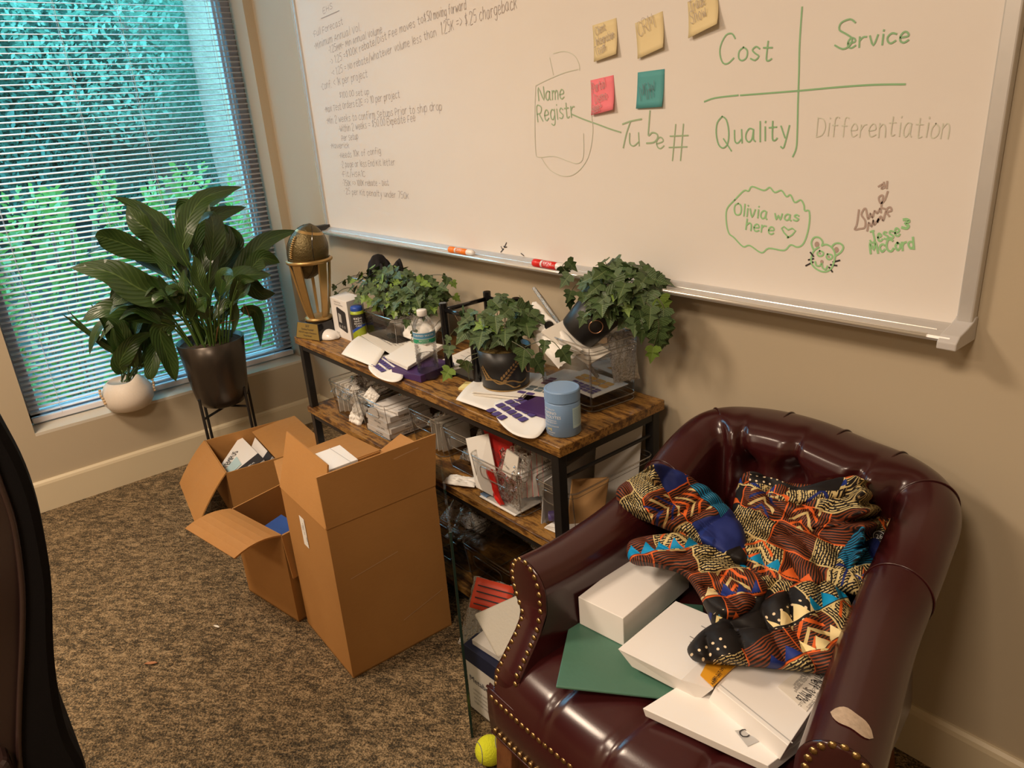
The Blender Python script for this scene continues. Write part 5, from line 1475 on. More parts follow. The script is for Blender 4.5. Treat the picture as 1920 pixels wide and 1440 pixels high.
# ivy at the back left, in a white pot
def hidden_pot(r):
    MB().lathe([(0, 0), (0.045, 0), (0.062, 0.09), (0.064, 0.115), (0.060, 0.115), (0.058, 0.10)], (1.22, -0.115, SZ), 36).build('pot', 'whiteplastic', r, smooth=True)
    MB().lathe([(0.058, 0.10), (0, 0.104)], (1.22, -0.115, SZ), 24).build('soil', 'soil', r)
    return (1.22, -0.115, SZ + 0.11)
ivy('potted_ivy', (1.22, -0.115, SZ), 'wide bushy ivy at the back left of the shelf top, beside the trophy', ((1.165, -0.175, 0.862), (0.25, 0.105, 0.075)),
    [([(1.0228,-0.2,0.8403),(0.8651,-0.2,0.8283),(0.7596,-0.2,0.783),(0.6816,-0.2,0.7185),(0.6325,-0.2,0.6671)], 0.030, 5), ([(1.0974,-0.25,0.7961),(1.0168,-0.25,0.7447),(0.9859,-0.25,0.6901),(1.0254,-0.25,0.6679)], 0.032, 4), ([(1.2036,-0.24,0.8017),(1.2166,-0.24,0.7582),(1.2133,-0.24,0.7021)], 0.034, 4), ([(1.27,-0.24,0.8036),(1.3318,-0.24,0.7963),(1.3561,-0.24,0.7654),(1.3322,-0.24,0.7253)], 0.030, 3),
     ([(1.1689,-0.09,0.8843),(1.3005,-0.09,0.9096),(1.36,-0.09,0.9082),(1.3809,-0.09,0.8934)], 0.032, 4), ([(1.1872,-0.09,0.8122),(1.3014,-0.09,0.8291),(1.3796,-0.09,0.8495)], 0.030, 4), ([(1.0734,-0.2,0.8939),(0.9186,-0.2,0.8746),(0.7823,-0.2,0.8272)], 0.032, 4)], 0.040, 5, hidden_pot, 215, 0.22)

# right-hand clear bins (nested) with papers, a leaning pot of ivy
RB = rotz(math.radians(-7), (2.0, -0.2, 0))
bin_box((2.004, -0.212, SZ), 0.225, 0.165, 0.155, 'clear bin at the right end of the shelf top holding papers and a leaning pot', slot=False, ang=math.radians(-6), group='bins on the shelf top', taper=0.93)
bin_box((2.008, -0.218, SZ + 0.016), 0.220, 0.170, 0.160, 'upper of two nested clear bins at the right end of the shelf top', slot=False, ang=math.radians(-6), group='bins on the shelf top', taper=0.93)
o = sheet('printed_leaflet', [(1.925, -0.175, SZ + 0.030), (2.09, -0.192, SZ + 0.030), (2.10, -0.070, SZ + 0.034), (1.935, -0.060, SZ + 0.034)], 'paper', 'leaflet with amber and purple print in the right-hand clear bin', 'leaflet')
q = MB(); cells(q, (1.965, -0.170, SZ + 0.0325), (0.022, -0.002, 0), (0.001, 0.012, 0.0004), 5, 3); q.build('purple_print', 'purple2', o)
q = MB(); cells(q, (1.955, -0.125, SZ + 0.0335), (0.030, -0.002, 0), (0.001, 0.020, 0.0006), 4, 2, gap=0.10); q.build('amber_print', 'gold2', o)
fl_a, fl_b = V((1.790, -0.085, 0.920)), V((2.075, -0.165, 0.772))
ax = (fl_b - fl_a).normalized()
sd = V((0.62, -0.70, 0.33)); sd = (sd - ax * sd.dot(ax)).normalized()
dp_ = ax.cross(sd).normalized()
wi = thing('white_case', fl_b, 'slim white dimpled case leaning out of the right-hand clear bin', 'case')
MB().slab(fl_a + sd * -0.03, fl_b + sd * -0.03, fl_b + sd * 0.03, fl_a + sd * 0.03, 0.010).build('case_body', 'bubble', wi, bevel=0.002)
MB().slab(fl_a + sd * -0.027 + dp_ * 0.002, fl_b + sd * -0.027 + dp_ * 0.002, fl_b + sd * 0.027 + dp_ * 0.002, fl_a + sd * 0.027 + dp_ * 0.002, 0.006).build('inner_card', 'paper', wi)
e = bag('white_pouch', (1.945, -0.205, 0.858), (0.22, 0.075, 0.020), 'paper', 'white plastic pouch lying across the top of the right-hand clear bin', 'pouch', 31, (0.55, 0.42, -0.15), rough=0.25)
o = MB().slab((1.955, -0.235, 0.868), (2.075, -0.190, 0.795), (2.085, -0.120, 0.812), (1.965, -0.160, 0.885), 0.004).build('white_envelope', 'paper2', None)
tag(o, 'white envelope slanting down into the right-hand clear bin', 'envelope')
o = bag('bubble_pouch', (2.088, -0.075, SZ + 0.11), (0.075, 0.13, 0.014), 'bubble', 'bubble wrap pouch standing at the right side of the right-hand clear bin', 'pouch', 33, (1.3, 0, 1.2), rough=0.3)
o = MB().tube([(1.915, -0.170, 0.872), (1.955, -0.205, 0.880)], 0.012, 20)
tag(o.build('black_tube', 'blackgloss', None), 'short black tube end on top of the white pouch', 'tube')
LPc = V((2.012, -0.162, 0.858))
LM = V((0.49, 0.44, 0.68)).normalized().to_track_quat('Z', 'Y').to_matrix()
LM = LM @ Matrix.Rotation(-math.atan2((LM @ V((1, 0, 0))).y, (LM @ V((1, 0, 0))).x), 3, 'Z')
def lean_pot(r):
    H = 0.125
    MB().lathe([(0, 0), (0.048, 0), (0.051, 0.004), (0.062, H), (0.059, H), (0.053, H - 0.01)], LPc, 40, LM).build('pot', 'blackpot', r, smooth=True)
    MB().lathe([(0.053, H - 0.012), (0, H - 0.006)], LPc, 24, LM).build('soil', 'soil', r)
    cv = LM.transposed() @ (V(cam.location) - LPc)
    ra = math.atan2(cv.y, cv.x) + 0.35
    cc = LPc + LM @ V((0.062 * math.cos(ra), 0.062 * math.sin(ra), 0.060))
    t, u = LM @ V((-math.sin(ra), math.cos(ra), 0)), LM @ V((0, 0, 1))
    MB().tube([cc + t * 0.017 * math.cos(k * PI / 14) + u * 0.017 * math.sin(k * PI / 14) for k in range(28)], 0.0013, 6, closed=True).build('ring_handle', 'copper', r, smooth=True)
    return LPc + LM @ V((0, 0, H))
ivy('potted_ivy', LPc, 'ivy in a plain black pot leaning in the right-hand clear bin', ((2.120, -0.112, 0.982), (0.112, 0.085, 0.066)),
    [([(2.0732,-0.12,0.9765),(2.0106,-0.12,0.9952),(1.9538,-0.12,0.9951),(1.9255,-0.12,1.0126),(1.9402,-0.12,1.028)], 0.045, 4), ([(2.0481,-0.14,0.9972),(2.0018,-0.14,0.9845),(1.9759,-0.14,0.9604),(1.967,-0.14,0.9382)], 0.032, 3), ([(2.2083,-0.15,0.976),(2.2471,-0.15,0.957),(2.2625,-0.15,0.922),(2.2519,-0.15,0.8819),(2.2425,-0.15,0.8477)], 0.050, 5), ([(2.1915,-0.13,0.9946),(2.2461,-0.13,0.9773),(2.2692,-0.13,0.931),(2.2618,-0.13,0.898)], 0.050, 5), ([(2.1862,-0.18,0.9667),(2.1364,-0.18,0.9525),(2.084,-0.18,0.9377),(2.0582,-0.18,0.9201)], 0.040, 4), ([(2.1757,-0.15,0.9327),(2.2079,-0.15,0.9252),(2.2158,-0.15,0.9138)], 0.05, 3)], 0.050, 23, lean_pot, 108, 0.08)

# powder blue jar
JX, JY = 2.128, -0.333
jr = thing('supplement_jar', (JX, JY, SZ), 'powder blue plastic jar with white print at the front right of the shelf top', 'jar')
MB().lathe([(0, 0), (0.0385, 0), (0.0415, 0.003), (0.0415, 0.080), (0.0395, 0.084)], (JX, JY, SZ), 48).build('jar_body', 'blue', jr, smooth=True)
MB().lathe([(0.0412, 0.0845), (0.0422, 0.086), (0.0422, 0.110), (0.0408, 0.1125), (0.0400, 0.113), (0.0365, 0.113), (0.0355, 0.1125), (1e-6, 0.1125)], (JX, JY, SZ), 48).build('lid', 'blue', jr, smooth=False)
ja = math.atan2(-1.42 - JY, 3.285 - JX)
q = MB()
for t, z, s in (('PERFECT HEALTH', 0.0685, 0.0048), ('VITAMINO', 0.058, 0.0098), ('ELECTROLYTES', 0.0485, 0.0098), ('SUPPORTS HYDRATION', 0.0415, 0.0042), ('ENERGY AND RECOVERY', 0.0365, 0.0042), ('SUGAR FREE ELECTROLYTE BLEND', 0.028, 0.0036), ('DIETARY SUPPLEMENT', 0.0115, 0.0036), ('NET WT 300 G', 0.006, 0.0036)):
    type_into(q, t, 0, 0, 0, s, lift=0.0005, align='CENTER', cyl=((JX, JY), 0.0415, ja - 0.93, SZ + z))
q.build('white_lettering', 'whiteprint', jr)
q = MB(); type_into(q, 'LIME', 0, 0, 0, 0.009, lift=0.0005, align='CENTER', cyl=((JX, JY), 0.0415, ja - 0.90, SZ + 0.017)); q.build('flavour_lettering', 'noteyellow2', jr)
lb2 = MB().grid([[(JX + 0.0418 * math.cos(ja + 0.56 + 0.045 * k), JY + 0.0418 * math.sin(ja + 0.56 + 0.045 * k), SZ + z) for k in range(21)] for z in (0.022, 0.072)]).build('facts_label', 'skyprint', jr, smooth=True)
q = MB()
for i in range(10):
    q.grid([[(JX + 0.0421 * math.cos(ja + 0.62 + 0.04 * k), JY + 0.0421 * math.sin(ja + 0.62 + 0.04 * k), SZ + z) for k in range(19)] for z in (0.066 - 0.004 * i, 0.0668 - 0.004 * i)])
q.build('facts_lines', 'blue', lb2)

# tall lily in the metal pot on a stand
LX, LY = 0.205, -0.520
ps = thing('plant_stand', (LX, LY, 0), 'black metal plant stand with thin legs under the tall lily', 'plant stand')
for x, y in ((0.290, -0.640), (0.118, -0.578), (0.290, -0.452), (0.118, -0.380)):
    MB().tube([(x, y, 0), (x, y, 0.372)], 0.0062, 10).build('leg', 'blackmetal', ps)
b = MB()
b.tube([(0.290, -0.640, 0.285), (0.118, -0.380, 0.285)], 0.0055, 8)
b.tube([(0.118, -0.578, 0.285), (0.290, -0.452, 0.285)], 0.0055, 8)
b.build('cross_bar', 'blackmetal', ps)
lp = thing('potted_lily', (LX, LY, 0.292), 'tall broad-leaved peace lily in a dark bronze pot on a black stand', 'potted plant', 'lilies by the window')
PZ, PHt = 0.2925, 0.295
MB().lathe([(0, 0), (0.055, 0.002), (0.085, 0.015), (0.104, 0.045), (0.112, 0.09), (0.124, 0.20), (0.134, PHt), (0.131, PHt + 0.001), (0.122, PHt - 0.02)], (LX, LY, PZ), 56).build('pot', 'pewter', lp, smooth=True)
MB().lathe([(0.128, PHt - 0.016), (0, PHt - 0.006)], (LX, LY, PZ), 30).build('soil', 'soil', lp)
def blade(mb, path, wd, roll=0.0, fold=0.25, wave=0.13, seed=0, face=(0.80, -0.35, 0.5), tipw=1.0):
    """long leaf along path (first point = stalk end of the blade)"""
    pts = catmull(path, 7)
    n = len(pts) - 1
    rnd = random.Random(seed)
    ph = rnd.uniform(0, 6)
    F = V(face)
    rows, uvs = [], []
    for i, p in enumerate(pts):
        u = i / n
        t = (pts[min(i + 1, n)] - pts[max(i - 1, 0)]).normalized()
        nn = F - t * F.dot(t)
        nn = nn.normalized() if nn.length > 1e-4 else t.orthogonal().normalized()
        nn = (Matrix.Rotation(roll + 0.25 * u, 3, t) @ nn)
        a = t.cross(nn)
        w_ = wd * (math.sin(PI * min(1, u * 1.02) ** 0.80)) ** 0.85 * 0.5 if 0 < u < 1 else 0.0005
        r = []
        for j in range(7):
            s = j / 3 - 1
            off = nn * (fold * abs(s) * w_ + wave * w_ * abs(s) * math.sin(u * 11 + ph + (1.3 if s > 0 else 0)))
            r.append(p + a * s * w_ + off)
            uvs.append((0.5 + s * 0.5, u))
        rows.append(r)
    mb.grid(rows)
    mb.uv = (mb.uv or []) + uvs
f, st = MB(), MB()
# (blade base, middle, tip) with depth x of each point, blade width
LILY = [
 ([(0.18,-0.55,0.8508),(0.1,-0.5915,1.0225),(0.06,-0.6348,1.1208),(0.04,-0.7125,1.1854)], .085), ([(0.22,-0.5917,0.9066),(0.2,-0.6365,1.0376),(0.18,-0.6804,1.0936),(0.16,-0.699,1.155)], .10), ([(0.28,-0.5651,0.9085),(0.27,-0.606,1.0181),(0.26,-0.6384,1.1028),(0.24,-0.6846,1.1669)], .085),
 ([(0.26,-0.6199,0.7891),(0.26,-0.7363,0.8454),(0.24,-0.8327,0.9336),(0.2,-0.9468,0.9663)], .125), ([(0.1,-0.5712,0.8338),(0.06,-0.6645,0.9237),(0.05,-0.7531,1.0021),(0.05,-0.8625,0.9833)], .07), ([(0.14,-0.6054,0.9217),(0.1,-0.7168,1.0007),(0.1,-0.7927,1.044),(0.1,-0.8224,1.0528)], .10),
 ([(0.3,-0.5712,0.9741),(0.3,-0.5399,1.071),(0.28,-0.4434,1.1579),(0.24,-0.2753,1.1773)], .075), ([(0.14,-0.5111,0.97),(0.12,-0.4904,1.0832),(0.1,-0.3918,1.1115),(0.08,-0.2527,1.152)], .08), ([(0.2,-0.5131,0.933),(0.18,-0.4536,1.05),(0.14,-0.3474,1.0752),(0.1,-0.2234,1.0826)], .075),
 ([(0.14,-0.4338,0.8231),(0.12,-0.3481,0.873),(0.12,-0.2966,0.9552),(0.12,-0.3386,1.0288)], .07), ([(0.26,-0.4684,0.9098),(0.26,-0.4363,1.011),(0.25,-0.4283,1.0824),(0.24,-0.4783,1.0578)], .09), ([(0.08,-0.4974,0.8957),(0.06,-0.4651,1.0434),(0.05,-0.4606,1.118),(0.05,-0.501,1.0804)], .09),
 ([(0.22,-0.3888,0.8018),(0.2,-0.2982,0.8726),(0.18,-0.1936,0.9437),(0.16,-0.0391,0.9593)], .085), ([(0.28,-0.4599,0.7798),(0.28,-0.394,0.8328),(0.27,-0.3013,0.8247),(0.25,-0.2305,0.8086)], .085), ([(0.14,-0.3646,0.7165),(0.12,-0.2988,0.7707),(0.12,-0.2382,0.7106),(0.12,-0.1761,0.6975)], .08), ([(0.12,-0.3822,0.7641),(0.1,-0.3235,0.8432),(0.1,-0.2734,0.8573),(0.1,-0.2408,0.8042)], .075),
 ([(0.3,-0.6195,0.7087),(0.3,-0.6497,0.8014),(0.3,-0.6762,0.8594),(0.3,-0.6821,0.9018)], .05), ([(0.32,-0.63,0.7361),(0.32,-0.6121,0.8175),(0.32,-0.601,0.8678),(0.32,-0.5922,0.9077)], .05), ([(0.32,-0.5178,0.776),(0.32,-0.5446,0.846),(0.32,-0.5413,0.9086),(0.32,-0.5424,0.9505)], .055), ([(0.3,-0.4884,0.6779),(0.3,-0.4182,0.7516),(0.3,-0.3689,0.7748),(0.3,-0.3364,0.824)], .05),
 ([(0.24,-0.6384,0.7248),(0.22,-0.6966,0.7997),(0.22,-0.8125,0.8037),(0.22,-0.8666,0.774)], .07), ([(0.2,-0.6427,0.697),(0.18,-0.7278,0.7464),(0.16,-0.86,0.7838),(0.14,-0.946,0.758)], .095), ([(0.24,-0.3853,0.6898),(0.24,-0.3209,0.6636),(0.24,-0.3139,0.579),(0.24,-0.3319,0.5113)], .065),
 ([(0.22,-0.6426,0.6782),(0.22,-0.7058,0.6714),(0.22,-0.6996,0.5352),(0.22,-0.6929,0.4526)], .085), ([(0.22,-0.5106,0.8481),(0.2,-0.4615,0.9456),(0.18,-0.4478,1.0278),(0.16,-0.3942,1.1255)], .085), ([(0.16,-0.6048,0.859),(0.15,-0.6183,0.9677),(0.14,-0.6368,1.0328),(0.12,-0.5782,1.106)], .08),
 ([(0.2,-0.4224,0.8729),(0.18,-0.3637,0.9602),(0.16,-0.3652,1.0246),(0.15,-0.3272,0.9178)], .07), ([(0.3,-0.5194,0.6852),(0.3,-0.4542,0.7372),(0.3,-0.4314,0.6872),(0.3,-0.4512,0.6122)], .05), ([(0.26,-0.5889,0.6947),(0.24,-0.4948,0.8036),(0.22,-0.4499,0.8803),(0.2,-0.4091,0.9367)], .05)]
for k, (pp, wd) in enumerate(LILY):
    blade(f, pp, wd, roll=[0.1, -0.5, 0.4, -0.2, 0.6, -0.7][k % 6], seed=k)
    rnd2 = random.Random(k)
    base = V((LX + rnd2.uniform(-.04, .05), LY + rnd2.uniform(-.05, .05), PZ + PHt - 0.03))
    q = V(pp[0])
    st.tube(catmull([base, base.lerp(q, 0.5) + V((0, 0, 0.04)), q, q.lerp(V(pp[1]), 0.35)], 5), [0.0045 - 0.0028 * i / 15 for i in range(16)], 6)
rnd2 = random.Random(77)
for k in range(34):                                         # crowded stalks and small inner leaves rising out of the pot
    a_, r_ = rnd2.uniform(0, 6.28), rnd2.uniform(0.2, 1.0) ** 0.5
    base = V((LX + 0.085 * r_ * math.cos(a_), LY + 0.085 * r_ * math.sin(a_), PZ + PHt - 0.03))
    top_ = V((LX + 0.17 * r_ * math.cos(a_) + rnd2.uniform(-.03, .05), LY + 0.20 * r_ * math.sin(a_), PZ + PHt + rnd2.uniform(0.10, 0.26)))
    mid_ = base.lerp(top_, 0.55) + V((0, 0, 0.03))
    st.tube(catmull([base, mid_, top_], 5), [0.0042 - 0.0022 * i / 10 for i in range(11)], 6)
    if k % 2 == 0:
        tip_ = top_ + V((0.16 * r_ * math.cos(a_), 0.16 * r_ * math.sin(a_), rnd2.uniform(-0.02, 0.12)))
        blade(f, [top_, top_.lerp(tip_, 0.5) + V((0, 0, 0.045)), tip_], rnd2.uniform(0.05, 0.08), roll=rnd2.uniform(-.6, .6), seed=200 + k, wave=0.12)
f.build('foliage', 'lily', lp, smooth=True)
st.build('stems', 'lilystem', lp, smooth=True)
b = MB().tube(catmull([(0.3,-0.5272,0.597),(0.31,-0.5013,0.6647),(0.3,-0.4358,0.6655),(0.28,-0.3925,0.6749),(0.28,-0.3771,0.7172),(0.28,-0.3641,0.6452)], 6), 0.0018, 6)
b.build('wilted_stem', 'wilt', lp)

# white ceramic pot plant on the sill
CPX, CPY = 0.003, -0.838
cp = thing('potted_lily', (CPX, CPY, WZ0), 'small peace lily in a round white ceramic pot with bead handles on the window sill', 'potted plant', 'lilies by the window')
PRF = [(0, 0.001), (0.066, 0.001), (0.079, 0.008), (0.0955, 0.035), (0.099, 0.060), (0.094, 0.088), (0.080, 0.112), (0.067, 0.124), (0.063, 0.126), (0.064, 0.118)]
b = MB()
b.lathe(PRF, (CPX, CPY, WZ0), 48)
for p in b.v:                                               # the rim rises to a point on one side
    if p.z > WZ0 + 0.115:
        a = math.atan2(p.y - CPY, p.x - CPX)
        p.z += 0.022 * math.exp(-((a - 0.75) / 0.45) ** 2)
b.build('pot', 'ceramic', cp, smooth=True)
MB().lathe([(0.066, 0.110), (0, 0.116)], (CPX, CPY, WZ0), 30).build('soil', 'moss', cp)
for s, yy in ((-1, CPY - 0.088), (1, CPY + 0.088)):
    b = MB()
    for k in range(6):
        b.ball((CPX + 0.012 + 0.004 * k, yy + s * (0.012 + 0.003 * math.sin(k)), WZ0 + 0.108 - 0.0105 * k), 0.0058, 6)
    b.build('bead_handle', 'bead', cp, smooth=True)
f, st = MB(), MB()
SMALL = [
 ([(0.01,-0.8134,0.4969),(0.0,-0.8581,0.6001),(0.0,-0.9262,0.6851),(0.0,-0.9902,0.7704)], .026), ([(0.02,-0.8055,0.4969),(0.02,-0.8478,0.5785),(0.01,-0.8921,0.6336),(0.0,-0.9685,0.7827)], .024), ([(0.04,-0.8138,0.5272),(0.04,-0.8409,0.6264),(0.04,-0.8538,0.697),(0.04,-0.8887,0.7928)], .055), ([(0.05,-0.7989,0.6176),(0.05,-0.8095,0.6837),(0.05,-0.8224,0.7135),(0.05,-0.8985,0.6431)], .05), ([(0.03,-0.7997,0.7048),(0.03,-0.8707,0.6993),(0.03,-0.9137,0.6431),(0.03,-0.9395,0.5937)], .045),
 ([(0.06,-0.7936,0.5026),(0.07,-0.804,0.6001),(0.07,-0.8179,0.6937),(0.06,-0.8574,0.7411)], .06), ([(0.04,-0.7738,0.6093),(0.04,-0.7437,0.6933),(0.05,-0.7959,0.7408),(0.05,-0.8639,0.7453)], .06), ([(0.06,-0.847,0.4944),(0.07,-0.8479,0.5432),(0.08,-0.7817,0.6191),(0.08,-0.6943,0.6383)], .075), ([(0.04,-0.7759,0.4931),(0.04,-0.7632,0.5834),(0.04,-0.7429,0.6704),(0.04,-0.7228,0.7563)], .035),
 ([(0.03,-0.768,0.4886),(0.03,-0.7074,0.5668),(0.02,-0.6798,0.6284),(0.02,-0.6848,0.6991)], .05), ([(0.05,-0.7321,0.6923),(0.05,-0.6915,0.751),(0.05,-0.7573,0.7765),(0.06,-0.8512,0.7264)], .05), ([(0.07,-0.676,0.6134),(0.09,-0.7156,0.5578),(0.1,-0.7538,0.477),(0.1,-0.7579,0.4499)], .06), ([(0.05,-0.757,0.5137),(0.06,-0.719,0.5525),(0.06,-0.6787,0.5889),(0.06,-0.6576,0.6535)], .06), ([(0.0,-0.7555,0.6433),(0.0,-0.7695,0.7153),(0.0,-0.7883,0.7646),(0.0,-0.9185,0.7165)], .06), ([(0.0,-0.7404,0.5458),(0.0,-0.7057,0.6311),(0.0,-0.66,0.6901),(0.0,-0.632,0.7186)], .05), ([(0.06,-0.813,0.5081),(0.06,-0.8358,0.5836),(0.06,-0.8445,0.6312),(0.06,-0.8386,0.6969)], .045)]
for k, (pp, wd) in enumerate(SMALL):
    blade(f, pp, wd, roll=[0.2, -0.4, 0.5, -0.1, 0.3][k % 5], seed=50 + k)
    q = V(pp[0])
    rnd2 = random.Random(90 + k)
    base = V((CPX + rnd2.uniform(-.02, .03), CPY + 0.01 + rnd2.uniform(-.03, .03), WZ0 + 0.112))
    st.tube([base, base.lerp(q, 0.6) + V((0, 0, 0.01)), q, q.lerp(V(pp[1]), .3)], 0.0026, 6)
f.build('foliage', 'lily', cp, smooth=True)
st.build('stems', 'lilystem', cp, smooth=True)


# ------------------------------------------------------------------ cardboard boxes on the carpet
def carton_box(name, cs, h, label, flaps, z0=0.001, t=0.0045, group='open cardboard boxes on the carpet'):
    """open carton: four base corners (counter-clockwise from above), height, and flaps as (edge, top corners)"""
    cs = [V((x, y, 0)) for x, y in cs]
    c = sum(cs, V((0, 0, 0))) / 4
    r = thing(name, (c.x, c.y, z0), label, 'cardboard box', group)
    b, inn = MB(), MB()
    up = V((0, 0, h))
    for i in range(4):
        p, q = cs[i], cs[(i + 1) % 4]
        b.slab(p + V((0, 0, z0)), q + V((0, 0, z0)), q + up, p + up, -t)
    b.slab(cs[0] + V((0, 0, z0)), cs[1] + V((0, 0, z0)), cs[2] + V((0, 0, z0)), cs[3] + V((0, 0, z0)), t)
    b.build('carton_walls', 'card', r)
    for i, (e0, e1), bend in flaps:
        p, q = cs[i] + up, cs[(i + 1) % 4] + up
        e0, e1 = V(e0), V(e1)
        rows = []
        for k in range(7):
            s = k / 6
            lift = V((0, 0, bend * 4 * s * (1 - s)))
            rows.append([p.lerp(e0, s) + lift, p.lerp(e0, s).lerp(q.lerp(e1, s), 0.5) + lift, q.lerp(e1, s) + lift])
        MB().grid(rows).build('flap', 'card', r, smooth=False, solid=t)
    return r
TB = [(1.452, -0.785), (1.757, -0.800), (1.770, -0.482), (1.464, -0.470)]
tb = carton_box('cardboard_box', TB, 0.464, 'tallest brown cardboard box, with a high upright flap facing the armchair', [
    (1, ((1.757, -0.802, 0.610), (1.768, -0.462, 0.610)), 0.0),
    (0, ((1.442, -0.733, 0.612), (1.722, -0.752, 0.612)), 0.0),
    (2, ((1.640, -0.412, 0.505), (1.490, -0.408, 0.505)), 0.0),
    (3, ((1.2462,-0.468,0.4506), (1.295, -0.735, 0.470)), 0.0)])
fm = frame_m((1.452, -0.785, 0), (0.305, -0.015, 0), (0, 0, 1))
q = MB().prism([(0.118, 0.335), (0.150, 0.335), (0.150, 0.425), (0.118, 0.425)], 0.0011, 0.0016, fm); lab = q.build('address_label', 'paper', tb)
q = MB()
for i, (a_, b_) in enumerate(((0.345, 0.40), (0.35, 0.41), (0.342, 0.37))):
    type_into(q, ['TO:', 'UNIT 24', 'REF 1'][i], fm @ V((0.126 + 0.009 * i, b_, 0.0017)), fm.to_3x3() @ V((0, -1, 0)), fm.to_3x3() @ V((1, 0, 0)), 0.010)
q.build('label_print', 'greyink', lab)
fm = frame_m((1.757, -0.800, 0), (0.013, 0.318, 0), (0, 0, 1))
q = MB()
for pl in ([(0.02, 0.556), (0.10, 0.560), (0.16, 0.566), (0.20, 0.583), (0.24, 0.587), (0.28, 0.590)], [(0.03, 0.585), (0.09, 0.588)], [(0.02, 0.464), (0.16, 0.4655), (0.31, 0.464)], [(0.04, 0.30), (0.18, 0.318)], [(0.17, 0.10), (0.30, 0.135)]):
    ribbon(q, pl, 0.0022, fm, 0.0008)
q.build('creases', 'cardedge', tb)
K0, K1, K2 = [V(p) for p in [(1.5749,-0.6875,0.522),(1.5759,-0.6013,0.522),(1.4498,-0.5904,0.522)]]
K3 = K0 + K2 - K1
wq = thing('white_box', K0 - V((0, 0, 0.19)), 'white box with a lid seam sticking out of the tallest cardboard box', 'box')
dq = V((0, 0, -0.19))
MB().add([K0 + dq, K1 + dq, K2 + dq, K3 + dq, K0, K1, K2, K3], [(3, 2, 1, 0), (4, 5, 6, 7), (0, 1, 5, 4), (1, 2, 6, 5), (2, 3, 7, 6), (3, 0, 4, 7)]).build('box_body', 'white', wq, bevel=0.001)
q = MB(); ribbon(q, [(0.001, (K3 - K0).length * 0.0 + 0.0), (0.001, (K3 - K0).length)], 0.002, frame_m(K0.lerp(K1, 0.72), K1 - K0, K3 - K0)); q.build('lid_seam', 'greycard', wq)
o = MB().box((1.475, -0.76, 0.006), (1.742, -0.50, 0.325)).build('packed_goods', 'paper2', None); tag(o, 'packed goods under the white box in the tallest cardboard box', 'goods')

SB = [(1.160, -0.850), (1.428, -0.803), (1.395, -0.560), (1.105, -0.605)]
sbx = carton_box('cardboard_box', SB, 0.303, 'small brown cardboard box with a wide flap sticking out to the left', [
    (0, ((1.168, -0.990, 0.300), (1.432, -0.942, 0.296)), 0.014),
    (1, ((1.446, -0.800, 0.165), (1.420, -0.565, 0.165)), 0.0),
    (2, ((1.36, -0.50, 0.37), (1.10, -0.53, 0.37)), 0.0)])
o = MB().slab((1.24, -0.815, 0.240), (1.405, -0.785, 0.240), (1.38, -0.70, 0.252), (1.22, -0.72, 0.252), -0.20).build('blue_box', 'royal', None, bevel=0.001)
tag(o, 'dark blue box inside the small cardboard box', 'box')

FB = [(0.352, -0.672), (0.722, -0.720), (0.772, -0.342), (0.402, -0.302)]
fb = carton_box('cardboard_box', FB, 0.220, 'wide low brown cardboard box by the plant stand, holding lettered booklets', [
    (0, ((0.372, -0.806, 0.085), (0.760, -0.868, 0.070)), 0.012),
    (2, ((0.725, -0.525, 0.200), (0.390, -0.490, 0.205)), 0.004)])
for k, (pp, lab, wd) in enumerate((([(0.5258,-0.6901,0.175),(0.3457,-0.5238,0.175),(0.6559,-0.5487,0.175),(0.6708,-0.6771,0.175)], 'nearer white and black lettered booklet box in the wide low cardboard box', 'TEMPUS'), ([(0.456,-0.5351,0.165),(0.3858,-0.4744,0.165),(0.6255,-0.5001,0.165),(0.6515,-0.5509,0.165)], 'white and black lettered booklet box half hidden under the inward flap', 'Lab'))):
    a, b_, c, d = [V(p) for p in pp]
    a.z -= 0.03; d.z -= 0.03
    o = MB().slab(a, d, c, b_, 0.014).build('booklet_box', 'white', None, bevel=0.001)
    tag(o, lab, 'booklet', 'booklet boxes in the wide low box')
    n = (d - a).cross(b_ - a).normalized() * 0.0175
    q = MB()
    q.add([d.lerp(a, f_) + n for f_ in (0.0, 0.30)] + [c.lerp(b_, f_) + n for f_ in (0.24, 0.0)], [(0, 1, 2, 3)])
    q.build('black_band', 'ink', o)
    q = MB()
    type_into(q, wd, a.lerp(b_, 0.14).lerp(d.lerp(c, .14), 0.36) + n, (b_ - a), (a - d), 0.034 if k == 0 else 0.022)
    q.build('lettering', 'ink', o)
    if k == 0:
        q = MB().add([a.lerp(d, .35).lerp(b_.lerp(c, .35), u) + n * 1.02 for u in (0.10, 0.52)] + [a.lerp(d, .68).lerp(b_.lerp(c, .68), u) + n * 1.02 for u in (0.45, 0.05)], [(0, 1, 2, 3)])
        q.build('picture', 'skyprint', o)
        q = MB(); type_into(q, 'TEMPUS', d.lerp(c, .42).lerp(a, .1) + n * 1.06, (c - d), (a - d), 0.014); q.build('small_lettering', 'whiteprint', o)
o = carton('white_box', (0.81, -0.35, 0.069), (0.93, -0.26, 0.235), 0.0, 'white', 'white carton end on the bottom shelf behind the wide low cardboard box', 'carton')

